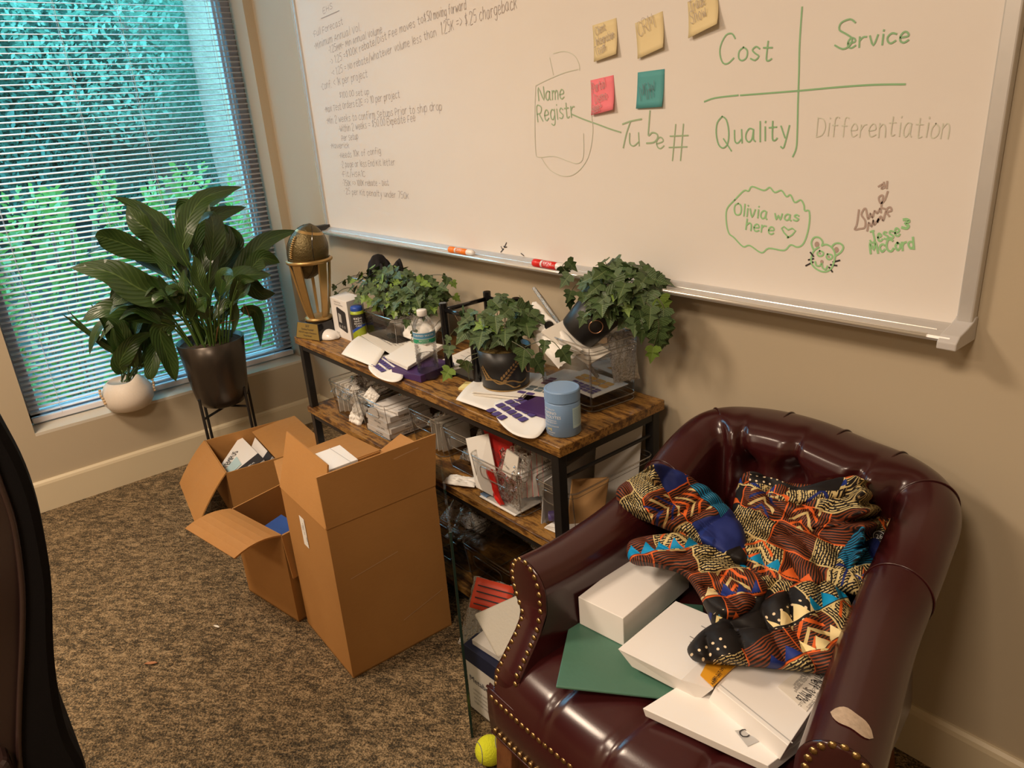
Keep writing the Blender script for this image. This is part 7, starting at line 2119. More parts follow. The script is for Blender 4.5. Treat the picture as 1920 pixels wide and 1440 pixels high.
# ------------------------------------------------------------------ patterned shirt heaped on the chair
def print_cloth():
    k = NT('patchwork_print')
    uv = k.n('UVMap')
    wn = k.n('TexNoise')
    k.L(uv.outputs[0], wn.inputs['Vector'])
    wn.inputs['Scale'].default_value = 14
    s0 = k.n('SeparateXYZ')
    k.L(uv.outputs[0], s0.inputs[0])
    wob = k.math('MULTIPLY', k.math('SUBTRACT', wn.outputs['Fac'], 0.5), 0.03)
    u, v = k.math('ADD', s0.outputs[0], wob), k.math('ADD', s0.outputs[1], wob)
    H, Wd = 0.052, 0.076
    row = k.math('FLOOR', k.math('DIVIDE', v, H))
    def rnd(x, y, sd):
        c = k.n('CombineXYZ')
        k.put(c.inputs[0], x); k.put(c.inputs[1], y); c.inputs[2].default_value = sd
        o = k.n('TexWhiteNoise')
        k.L(c.outputs[0], o.inputs['Vector'])
        return o.outputs['Value']
    uu = k.math('ADD', k.math('DIVIDE', u, Wd), k.math('MULTIPLY', rnd(row, 0.0, 3.3), 5.0))
    colm = k.math('FLOOR', uu)
    lu, lv = k.math('FRACT', uu), k.math('FRACT', k.math('DIVIDE', v, H))
    r1, r2, r3, r4 = [rnd(colm, row, s) for s in (0.7, 5.1, 9.4, 12.9)]
    gt = lambda a, b: k.math('GREATER_THAN', a, b)
    lt = lambda a, b: k.math('LESS_THAN', a, b)
    mul = lambda a, b: k.math('MULTIPLY', a, b)
    # fine woven lines in every patch, one way or the other
    fn = k.noise(uv.outputs[0], 60, 2, 0.5)
    sw = gt(r4, 0.5)
    q = k.math('ADD', mul(u, sw), mul(v, k.math('SUBTRACT', 1.0, sw)))
    q2 = k.math('ADD', mul(v, sw), mul(u, k.math('SUBTRACT', 1.0, sw)))
    ln = gt(k.math('SINE', k.math('ADD', mul(q, 2 * PI / 0.0042), mul(fn, 5.0))), 0.1)
    dash = gt(k.math('SINE', k.math('ADD', mul(q2, 2 * PI / 0.011), mul(k.math('FLOOR', k.math('DIVIDE', q, 0.0042)), 2.4))), -0.75)
    BLK, RUST, CREAM, NAVY, SKY, ORG = (0.010, 0.008, 0.008), (0.205, 0.045, 0.013), (0.58, 0.45, 0.20), (0.012, 0.022, 0.135), (0.010, 0.20, 0.38), (0.66, 0.115, 0.018)
    rust = k.mix(ln, BLK, RUST)
    cream = k.mix(mul(ln, dash), BLK, CREAM)
    sky = k.mix(ln, (0.008, 0.02, 0.04), SKY)
    # dotted black
    du, dv = k.math('FRACT', k.math('DIVIDE', u, 0.0125)), k.math('FRACT', k.math('DIVIDE', v, 0.0125))
    dd = k.math('SQRT', k.math('ADD', k.math('POWER', k.math('SUBTRACT', du, 0.5), 2.0), k.math('POWER', k.math('SUBTRACT', dv, 0.5), 2.0)))
    dots = mul(mul(lt(dd, 0.17), gt(r2, 0.55)), lt(lv, 0.55))
    blk = k.mix(dots, BLK, (0.75, 0.60, 0.40))
    c = k.mix(gt(r1, 0.42), rust, cream)
    c = k.mix(gt(r1, 0.66), c, blk)
    c = k.mix(gt(r1, 0.86), c, k.mix(0.0, NAVY, NAVY))
    c = k.mix(gt(r1, 0.94), c, sky)
    # coloured outline of the patches
    edge = k.math('MAXIMUM', lt(lv, 0.045), lt(lu, 0.03))
    c = k.mix(mul(edge, lt(r1, 0.66)), c, k.mix(gt(r1, 0.42), ORG, CREAM))
    # chevrons
    ch = k.math('ADD', mul(k.math('ABSOLUTE', k.math('SUBTRACT', lu, 0.5)), 1.5), lv)
    band = k.math('FRACT', mul(ch, 3.2))
    on = mul(mul(gt(r3, 0.74), lt(k.math('ABSOLUTE', k.math('SUBTRACT', lu, 0.5)), 0.32)), lt(k.math('ABSOLUTE', k.math('SUBTRACT', band, 0.3)), 0.20))
    c = k.mix(on, c, k.mix(gt(k.math('FRACT', mul(ch, 1.6)), 0.5), CREAM, k.mix(gt(r2, 0.5), NAVY, ORG)))
    # rows of triangles
    P = 0.028
    tu = k.math('FRACT', k.math('DIVIDE', u, P))
    th = k.math('DIVIDE', k.math('SUBTRACT', lv, 0.08), 0.40)
    tri = mul(mul(gt(th, 0.0), lt(th, k.math('SUBTRACT', 1.0, k.math('ABSOLUTE', k.math('SUBTRACT', mul(tu, 2.0), 1.0))))), gt(rnd(colm, row, 21.0), 0.58))
    tc = k.mix(gt(r2, 0.30), ORG, (0.012, 0.03, 0.19))
    tc = k.mix(gt(r2, 0.58), tc, (0.0, 0.24, 0.50))
    tc = k.mix(gt(r2, 0.82), tc, (0.78, 0.64, 0.33))
    c = k.mix(tri, c, tc)
    k.L(c, k.b.inputs['Base Color'])
    k.b.inputs['Roughness'].default_value = 0.62
    k.b.inputs['Specular IOR Level'].default_value = 0.25
    k.bump(k.noise(uv.outputs[0], 700, 2, 0.5), 0.10, 0.001)
    return k.m
M['print'] = print_cloth()
E1, E2 = V((0.778, 0.628, 0)).normalized(), V((-0.42, 0.55, 0.72)).normalized()
def drape(name, rings, parent, rot, folds, hgt, seed, sink=0.016):
    """cloth piece: smooth a coarse draped grid, puff it, crease it, tuck its edge down"""
    g = [[V(p) for p in r] for r in rings]
    n = len(g[0])
    cols = [catmull([g[r][k] for r in range(len(g))], 7) for k in range(n)]          # along the spokes
    R_ = len(cols[0])
    ringsf = [catmull([cols[k][r] for k in range(n)], 4, True) for r in range(R_)]
    cen = g[0][0]
    N = (V((0.44, -0.58, 0.69))).normalized()
    rows, uvs = [], []
    ca, sa = math.cos(rot), math.sin(rot)
    for r, ring in enumerate(ringsf):
        s = r / (R_ - 1)
        row = []
        for p in ring:
            a, b_ = (p - cen).dot(E1), (p - cen).dot(E2)
            h = hgt * (1 - s ** 7) - sink * s ** 10
            for (fa, per, amp, ph) in folds:
                t = a * math.cos(fa) + b_ * math.sin(fa)
                w_ = noise.noise(V((a * 9 + seed, b_ * 9, seed))) * 1.6
                cr = math.sin(t * 2 * PI / per + ph + w_ * 2.0)
                h += 1.35 * amp * (1 - abs(cr) ** 0.7 * 2) * -1 * (1 - s ** 8) * (0.45 + 0.9 * abs(noise.noise(V((a * 5, b_ * 5, seed + 3)))))
            h += 0.006 * noise.noise(V((a * 22, b_ * 22, seed + 9))) + 0.0025 * noise.noise(V((a * 55, b_ * 55, seed)))
            row.append(p + N * h)
            uvs.append((a * ca - b_ * sa + seed * 1.37, a * sa + b_ * ca + seed * 0.71))
        rows.append(row)
    mb = MB().grid(rows, wrap=True)
    mb.uv = uvs
    return mb.build(name, 'print', parent, smooth=True, solid=0.0018)
sh_ = thing('patterned_shirt', (2.68, -0.36, 0.52), 'rumpled shirt with bold orange, black, cream and blue patchwork print heaped in the armchair', 'shirt')
drape('back_panel', [[(2.713,-0.259,0.631),(2.713,-0.258,0.631),(2.713,-0.258,0.631),(2.714,-0.258,0.631),(2.714,-0.258,0.631),(2.715,-0.258,0.631),(2.715,-0.257,0.632),(2.715,-0.257,0.632),(2.716,-0.256,0.632),(2.716,-0.256,0.632),(2.717,-0.256,0.632),(2.717,-0.256,0.631),(2.718,-0.256,0.631),(2.718,-0.257,0.631),(2.718,-0.257,0.631),(2.718,-0.258,0.631),(2.718,-0.259,0.631),(2.718,-0.259,0.63),(2.718,-0.26,0.63),(2.719,-0.26,0.63),(2.718,-0.261,0.63),(2.718,-0.261,0.63),(2.718,-0.261,0.63),(2.717,-0.262,0.63),(2.717,-0.262,0.63),(2.716,-0.262,0.63),(2.716,-0.262,0.63),(2.715,-0.263,0.63),(2.715,-0.263,0.63),(2.715,-0.263,0.63),(2.714,-0.262,0.63),(2.714,-0.262,0.63),(2.713,-0.261,0.631),(2.713,-0.26,0.631),(2.713,-0.26,0.631),(2.713,-0.259,0.631)],[(2.666,-0.247,0.643),(2.672,-0.244,0.642),(2.68,-0.243,0.642),(2.687,-0.24,0.642),(2.694,-0.237,0.642),(2.7,-0.233,0.643),(2.706,-0.23,0.645),(2.712,-0.226,0.648),(2.719,-0.223,0.652),(2.727,-0.224,0.653),(2.735,-0.227,0.653),(2.743,-0.231,0.652),(2.752,-0.234,0.653),(2.757,-0.238,0.649),(2.756,-0.241,0.642),(2.753,-0.245,0.636),(2.753,-0.251,0.631),(2.754,-0.259,0.627),(2.756,-0.267,0.623),(2.757,-0.276,0.62),(2.755,-0.283,0.618),(2.748,-0.284,0.619),(2.742,-0.288,0.619),(2.737,-0.294,0.619),(2.732,-0.299,0.618),(2.726,-0.303,0.618),(2.719,-0.307,0.619),(2.713,-0.309,0.619),(2.706,-0.311,0.62),(2.698,-0.309,0.622),(2.691,-0.303,0.624),(2.685,-0.295,0.627),(2.68,-0.286,0.63),(2.676,-0.276,0.633),(2.672,-0.267,0.636),(2.669,-0.257,0.639)],[(2.624,-0.238,0.654),(2.635,-0.233,0.654),(2.649,-0.23,0.653),(2.663,-0.225,0.653),(2.676,-0.22,0.654),(2.69,-0.217,0.657),(2.703,-0.215,0.663),(2.717,-0.215,0.673),(2.733,-0.22,0.686),(2.752,-0.229,0.693),(2.77,-0.242,0.697),(2.788,-0.258,0.701),(2.814,-0.29,0.718),(2.773,-0.177,0.637),(2.821,-0.303,0.7),(2.8,-0.272,0.665),(2.792,-0.266,0.645),(2.789,-0.267,0.629),(2.789,-0.277,0.619),(2.791,-0.29,0.612),(2.786,-0.302,0.609),(2.773,-0.304,0.61),(2.763,-0.312,0.61),(2.754,-0.322,0.609),(2.745,-0.332,0.609),(2.734,-0.34,0.609),(2.723,-0.346,0.61),(2.711,-0.35,0.611),(2.698,-0.353,0.612),(2.685,-0.35,0.615),(2.672,-0.339,0.62),(2.66,-0.326,0.625),(2.65,-0.309,0.63),(2.643,-0.292,0.635),(2.635,-0.273,0.641),(2.628,-0.256,0.647)],[(2.588,-0.234,0.666),(2.605,-0.226,0.666),(2.624,-0.221,0.664),(2.644,-0.215,0.664),(2.663,-0.21,0.667),(2.683,-0.208,0.672),(2.705,-0.21,0.683),(2.726,-0.216,0.701),(2.75,-0.228,0.72),(2.778,-0.248,0.733),(2.81,-0.284,0.749),(2.761,-0.127,0.65),(2.779,-0.129,0.646),(2.795,-0.146,0.64),(2.8,-0.173,0.633),(2.798,-0.199,0.628),(2.802,-0.225,0.622),(2.807,-0.25,0.615),(2.812,-0.275,0.609),(2.82,-0.309,0.61),(2.811,-0.318,0.601),(2.794,-0.321,0.603),(2.78,-0.331,0.603),(2.768,-0.345,0.602),(2.756,-0.359,0.601),(2.741,-0.369,0.601),(2.726,-0.377,0.602),(2.709,-0.384,0.604),(2.692,-0.388,0.606),(2.673,-0.384,0.61),(2.655,-0.37,0.616),(2.639,-0.352,0.623),(2.625,-0.329,0.63),(2.614,-0.305,0.638),(2.603,-0.28,0.645),(2.593,-0.255,0.654)],[(2.566,-0.234,0.676),(2.586,-0.224,0.676),(2.609,-0.217,0.672),(2.632,-0.211,0.673),(2.655,-0.206,0.677),(2.68,-0.205,0.684),(2.707,-0.209,0.698),(2.733,-0.219,0.72),(2.762,-0.236,0.743),(2.798,-0.269,0.763),(2.746,-0.094,0.659),(2.769,-0.102,0.653),(2.792,-0.105,0.649),(2.809,-0.126,0.642),(2.816,-0.158,0.634),(2.813,-0.188,0.627),(2.818,-0.219,0.62),(2.823,-0.249,0.613),(2.829,-0.278,0.606),(2.834,-0.306,0.599),(2.827,-0.33,0.597),(2.807,-0.331,0.598),(2.791,-0.343,0.598),(2.777,-0.36,0.597),(2.762,-0.376,0.596),(2.746,-0.388,0.596),(2.728,-0.398,0.598),(2.708,-0.406,0.599),(2.688,-0.411,0.602),(2.666,-0.407,0.606),(2.645,-0.39,0.614),(2.625,-0.369,0.622),(2.608,-0.343,0.63),(2.595,-0.314,0.639),(2.582,-0.284,0.649),(2.57,-0.256,0.66)],[(2.551,-0.236,0.685),(2.573,-0.224,0.684),(2.598,-0.216,0.68),(2.624,-0.209,0.68),(2.65,-0.204,0.684),(2.679,-0.204,0.693),(2.709,-0.209,0.708),(2.738,-0.221,0.733),(2.772,-0.243,0.76),(2.818,-0.297,0.792),(2.75,-0.075,0.663),(2.776,-0.085,0.656),(2.8,-0.088,0.651),(2.82,-0.111,0.643),(2.827,-0.147,0.634),(2.824,-0.18,0.627),(2.829,-0.215,0.619),(2.835,-0.248,0.611),(2.841,-0.28,0.603),(2.846,-0.311,0.596),(2.838,-0.334,0.592),(2.817,-0.339,0.595),(2.799,-0.352,0.595),(2.783,-0.37,0.594),(2.767,-0.388,0.593),(2.749,-0.402,0.593),(2.729,-0.413,0.594),(2.708,-0.421,0.596),(2.685,-0.428,0.599),(2.66,-0.423,0.604),(2.637,-0.405,0.612),(2.615,-0.381,0.621),(2.596,-0.352,0.63),(2.581,-0.32,0.64),(2.566,-0.287,0.651),(2.553,-0.257,0.665)]], sh_, 0.42, [(0.5, 0.085, 0.012, 0.5), (1.9, 0.12, 0.008, 1.0)], 0.012, 2)
drape('left_sleeve', [[(2.528,-0.395,0.655),(2.528,-0.395,0.655),(2.528,-0.394,0.655),(2.528,-0.394,0.655),(2.528,-0.394,0.655),(2.528,-0.393,0.655),(2.529,-0.393,0.655),(2.529,-0.393,0.655),(2.529,-0.393,0.655),(2.53,-0.393,0.655),(2.53,-0.393,0.655),(2.531,-0.393,0.655),(2.531,-0.393,0.654),(2.531,-0.393,0.654),(2.532,-0.393,0.654),(2.532,-0.393,0.654),(2.533,-0.394,0.654),(2.533,-0.394,0.654),(2.533,-0.394,0.654),(2.534,-0.395,0.654),(2.534,-0.395,0.653),(2.533,-0.395,0.653),(2.533,-0.395,0.653),(2.533,-0.395,0.654),(2.532,-0.395,0.654),(2.532,-0.395,0.654),(2.532,-0.395,0.654),(2.531,-0.395,0.654),(2.531,-0.395,0.654),(2.53,-0.396,0.654),(2.53,-0.396,0.654),(2.53,-0.396,0.654),(2.529,-0.396,0.654),(2.529,-0.396,0.654),(2.528,-0.396,0.654),(2.528,-0.396,0.654)],[(2.492,-0.411,0.662),(2.492,-0.404,0.664),(2.493,-0.397,0.665),(2.494,-0.391,0.666),(2.495,-0.384,0.668),(2.498,-0.379,0.668),(2.502,-0.376,0.667),(2.508,-0.374,0.665),(2.513,-0.373,0.663),(2.519,-0.372,0.662),(2.525,-0.372,0.661),(2.53,-0.372,0.659),(2.537,-0.373,0.658),(2.543,-0.374,0.656),(2.549,-0.376,0.655),(2.555,-0.379,0.653),(2.561,-0.382,0.651),(2.566,-0.386,0.649),(2.571,-0.392,0.647),(2.576,-0.398,0.645),(2.579,-0.404,0.643),(2.574,-0.407,0.644),(2.569,-0.407,0.644),(2.563,-0.408,0.645),(2.557,-0.408,0.646),(2.551,-0.408,0.647),(2.546,-0.409,0.648),(2.54,-0.409,0.649),(2.534,-0.41,0.65),(2.528,-0.411,0.651),(2.523,-0.412,0.652),(2.518,-0.414,0.653),(2.512,-0.415,0.654),(2.506,-0.416,0.655),(2.501,-0.417,0.657),(2.495,-0.415,0.659)],[(2.477,-0.447,0.686),(2.476,-0.432,0.687),(2.475,-0.417,0.687),(2.476,-0.404,0.688),(2.477,-0.392,0.691),(2.48,-0.379,0.689),(2.485,-0.369,0.684),(2.492,-0.362,0.678),(2.501,-0.358,0.674),(2.51,-0.355,0.67),(2.52,-0.353,0.667),(2.531,-0.353,0.664),(2.542,-0.354,0.661),(2.553,-0.357,0.658),(2.564,-0.361,0.655),(2.575,-0.366,0.652),(2.586,-0.372,0.649),(2.596,-0.38,0.646),(2.604,-0.39,0.642),(2.612,-0.401,0.639),(2.617,-0.412,0.635),(2.61,-0.417,0.636),(2.6,-0.418,0.637),(2.589,-0.419,0.639),(2.579,-0.42,0.64),(2.569,-0.42,0.642),(2.558,-0.42,0.644),(2.547,-0.421,0.645),(2.537,-0.423,0.647),(2.527,-0.425,0.648),(2.517,-0.427,0.65),(2.507,-0.431,0.652),(2.497,-0.434,0.654),(2.489,-0.438,0.658),(2.482,-0.444,0.665),(2.479,-0.449,0.676)],[(2.42,-0.424,0.666),(2.42,-0.406,0.67),(2.423,-0.389,0.673),(2.474,-0.431,0.717),(2.473,-0.411,0.719),(2.474,-0.391,0.715),(2.478,-0.373,0.705),(2.484,-0.359,0.694),(2.493,-0.349,0.685),(2.504,-0.342,0.678),(2.517,-0.338,0.673),(2.531,-0.337,0.668),(2.546,-0.339,0.664),(2.562,-0.343,0.66),(2.577,-0.348,0.656),(2.592,-0.355,0.652),(2.607,-0.363,0.647),(2.62,-0.375,0.643),(2.632,-0.389,0.638),(2.642,-0.403,0.633),(2.648,-0.419,0.629),(2.638,-0.426,0.629),(2.625,-0.427,0.631),(2.611,-0.428,0.633),(2.597,-0.429,0.635),(2.583,-0.43,0.638),(2.568,-0.43,0.64),(2.554,-0.431,0.642),(2.54,-0.433,0.644),(2.525,-0.436,0.646),(2.512,-0.44,0.648),(2.499,-0.445,0.651),(2.488,-0.453,0.657),(2.466,-0.447,0.653),(2.45,-0.446,0.656),(2.433,-0.439,0.661)],[(2.399,-0.43,0.668),(2.398,-0.408,0.673),(2.402,-0.388,0.676),(2.404,-0.367,0.68),(2.473,-0.428,0.74),(2.473,-0.402,0.734),(2.476,-0.379,0.721),(2.481,-0.36,0.707),(2.49,-0.346,0.694),(2.501,-0.335,0.685),(2.515,-0.329,0.677),(2.532,-0.327,0.671),(2.549,-0.329,0.666),(2.567,-0.334,0.661),(2.585,-0.34,0.656),(2.603,-0.348,0.651),(2.62,-0.358,0.646),(2.636,-0.372,0.641),(2.649,-0.388,0.635),(2.661,-0.405,0.629),(2.669,-0.423,0.624),(2.656,-0.431,0.625),(2.641,-0.433,0.627),(2.625,-0.434,0.63),(2.609,-0.435,0.632),(2.592,-0.436,0.635),(2.575,-0.436,0.637),(2.558,-0.438,0.64),(2.541,-0.44,0.642),(2.524,-0.444,0.645),(2.508,-0.448,0.647),(2.494,-0.456,0.652),(2.473,-0.455,0.651),(2.454,-0.457,0.653),(2.435,-0.456,0.657),(2.414,-0.448,0.662)],[(2.383,-0.434,0.67),(2.383,-0.41,0.675),(2.386,-0.387,0.679),(2.389,-0.364,0.683),(2.475,-0.442,0.756),(2.472,-0.41,0.748),(2.475,-0.384,0.732),(2.48,-0.362,0.716),(2.488,-0.344,0.702),(2.5,-0.331,0.69),(2.514,-0.323,0.681),(2.532,-0.32,0.673),(2.551,-0.322,0.667),(2.571,-0.327,0.661),(2.591,-0.334,0.656),(2.611,-0.343,0.651),(2.63,-0.354,0.645),(2.647,-0.369,0.639),(2.662,-0.387,0.633),(2.675,-0.406,0.627),(2.683,-0.426,0.621),(2.669,-0.435,0.622),(2.652,-0.437,0.624),(2.635,-0.438,0.627),(2.617,-0.439,0.63),(2.599,-0.44,0.633),(2.58,-0.441,0.636),(2.561,-0.442,0.639),(2.542,-0.445,0.641),(2.524,-0.449,0.644),(2.506,-0.455,0.647),(2.491,-0.464,0.653),(2.466,-0.462,0.65),(2.446,-0.464,0.653),(2.424,-0.463,0.657),(2.401,-0.454,0.663)]], sh_, 1.0, [(2.2, 0.075, 0.011, 0.0), (0.9, 0.13, 0.006, 2.0)], 0.014, 5, sink=0.035)
drape('lower_left_panel', [[(2.623,-0.482,0.612),(2.624,-0.482,0.612),(2.624,-0.481,0.612),(2.624,-0.481,0.612),(2.624,-0.481,0.612),(2.624,-0.48,0.612),(2.625,-0.48,0.612),(2.625,-0.48,0.612),(2.625,-0.48,0.612),(2.626,-0.48,0.612),(2.626,-0.48,0.612),(2.626,-0.48,0.612),(2.627,-0.48,0.612),(2.627,-0.48,0.612),(2.628,-0.48,0.612),(2.628,-0.48,0.612),(2.628,-0.48,0.612),(2.628,-0.481,0.612),(2.628,-0.481,0.611),(2.628,-0.481,0.611),(2.628,-0.482,0.611),(2.628,-0.482,0.611),(2.628,-0.482,0.611),(2.628,-0.483,0.611),(2.627,-0.482,0.611),(2.627,-0.482,0.611),(2.627,-0.482,0.612),(2.626,-0.482,0.612),(2.626,-0.482,0.612),(2.625,-0.482,0.612),(2.625,-0.482,0.612),(2.625,-0.482,0.612),(2.625,-0.482,0.612),(2.624,-0.482,0.612),(2.624,-0.483,0.612),(2.624,-0.482,0.612)],[(2.586,-0.491,0.616),(2.588,-0.486,0.617),(2.591,-0.481,0.618),(2.595,-0.477,0.618),(2.598,-0.473,0.618),(2.602,-0.469,0.619),(2.606,-0.465,0.619),(2.611,-0.463,0.618),(2.616,-0.461,0.618),(2.622,-0.461,0.617),(2.627,-0.462,0.616),(2.633,-0.462,0.615),(2.638,-0.463,0.614),(2.644,-0.462,0.613),(2.649,-0.462,0.612),(2.654,-0.462,0.611),(2.659,-0.465,0.61),(2.661,-0.471,0.608),(2.661,-0.478,0.607),(2.661,-0.484,0.605),(2.661,-0.49,0.604),(2.659,-0.496,0.603),(2.655,-0.499,0.603),(2.65,-0.5,0.604),(2.645,-0.5,0.605),(2.64,-0.497,0.606),(2.634,-0.494,0.608),(2.629,-0.491,0.609),(2.623,-0.489,0.611),(2.618,-0.489,0.611),(2.613,-0.491,0.612),(2.608,-0.494,0.612),(2.604,-0.496,0.612),(2.599,-0.5,0.612),(2.594,-0.501,0.613),(2.589,-0.497,0.615)],[(2.552,-0.5,0.621),(2.555,-0.49,0.622),(2.562,-0.482,0.623),(2.568,-0.473,0.623),(2.574,-0.465,0.624),(2.581,-0.458,0.624),(2.589,-0.451,0.624),(2.598,-0.447,0.624),(2.608,-0.445,0.623),(2.618,-0.444,0.621),(2.628,-0.445,0.619),(2.639,-0.447,0.617),(2.649,-0.447,0.615),(2.658,-0.447,0.613),(2.668,-0.446,0.612),(2.678,-0.446,0.61),(2.687,-0.452,0.608),(2.689,-0.463,0.605),(2.69,-0.475,0.602),(2.69,-0.486,0.6),(2.689,-0.497,0.598),(2.686,-0.507,0.596),(2.679,-0.513,0.596),(2.67,-0.515,0.597),(2.66,-0.514,0.599),(2.651,-0.509,0.602),(2.641,-0.504,0.605),(2.631,-0.499,0.607),(2.621,-0.496,0.61),(2.611,-0.496,0.611),(2.602,-0.5,0.612),(2.593,-0.504,0.613),(2.585,-0.509,0.613),(2.577,-0.515,0.613),(2.567,-0.518,0.614),(2.558,-0.511,0.617)],[(2.522,-0.507,0.624),(2.527,-0.493,0.626),(2.536,-0.482,0.627),(2.545,-0.47,0.628),(2.554,-0.459,0.629),(2.563,-0.448,0.629),(2.574,-0.439,0.629),(2.587,-0.433,0.628),(2.601,-0.43,0.627),(2.615,-0.43,0.624),(2.629,-0.431,0.622),(2.643,-0.433,0.619),(2.657,-0.434,0.616),(2.671,-0.433,0.614),(2.684,-0.432,0.612),(2.697,-0.433,0.61),(2.709,-0.441,0.606),(2.713,-0.457,0.602),(2.713,-0.473,0.599),(2.713,-0.488,0.596),(2.712,-0.503,0.593),(2.707,-0.517,0.591),(2.698,-0.525,0.591),(2.685,-0.528,0.592),(2.672,-0.526,0.595),(2.66,-0.519,0.598),(2.647,-0.512,0.602),(2.633,-0.506,0.605),(2.619,-0.501,0.609),(2.605,-0.502,0.611),(2.593,-0.507,0.612),(2.58,-0.513,0.613),(2.569,-0.52,0.613),(2.558,-0.528,0.613),(2.545,-0.532,0.615),(2.531,-0.523,0.619)],[(2.502,-0.512,0.626),(2.508,-0.496,0.629),(2.519,-0.482,0.63),(2.529,-0.468,0.631),(2.54,-0.455,0.632),(2.551,-0.442,0.633),(2.564,-0.431,0.633),(2.579,-0.424,0.632),(2.596,-0.42,0.63),(2.613,-0.42,0.627),(2.63,-0.422,0.624),(2.647,-0.424,0.62),(2.663,-0.425,0.617),(2.679,-0.425,0.615),(2.695,-0.424,0.612),(2.71,-0.424,0.609),(2.724,-0.434,0.605),(2.728,-0.453,0.6),(2.728,-0.471,0.596),(2.728,-0.49,0.593),(2.726,-0.507,0.589),(2.721,-0.523,0.587),(2.71,-0.532,0.587),(2.696,-0.536,0.589),(2.681,-0.534,0.591),(2.666,-0.526,0.596),(2.65,-0.518,0.6),(2.634,-0.511,0.604),(2.618,-0.505,0.608),(2.602,-0.506,0.611),(2.586,-0.512,0.612),(2.572,-0.519,0.613),(2.558,-0.527,0.614),(2.545,-0.537,0.614),(2.529,-0.542,0.616),(2.512,-0.53,0.621)],[(2.487,-0.516,0.628),(2.494,-0.497,0.631),(2.507,-0.483,0.633),(2.518,-0.467,0.633),(2.53,-0.452,0.634),(2.543,-0.437,0.635),(2.557,-0.425,0.635),(2.574,-0.417,0.634),(2.592,-0.413,0.632),(2.611,-0.413,0.629),(2.63,-0.415,0.625),(2.649,-0.418,0.621),(2.667,-0.419,0.618),(2.685,-0.418,0.615),(2.702,-0.417,0.612),(2.719,-0.418,0.609),(2.734,-0.429,0.604),(2.739,-0.449,0.599),(2.739,-0.47,0.595),(2.739,-0.49,0.591),(2.737,-0.51,0.587),(2.731,-0.527,0.584),(2.719,-0.538,0.584),(2.703,-0.541,0.586),(2.686,-0.54,0.589),(2.67,-0.531,0.594),(2.653,-0.522,0.599),(2.635,-0.514,0.603),(2.617,-0.508,0.608),(2.599,-0.509,0.611),(2.582,-0.515,0.612),(2.566,-0.523,0.613),(2.55,-0.532,0.614),(2.536,-0.544,0.614),(2.518,-0.548,0.616),(2.499,-0.536,0.622)]], sh_, -0.25, [(1.2, 0.07, 0.010, 0.7), (2.4, 0.11, 0.006, 0.0)], 0.012, 8, sink=0.030)
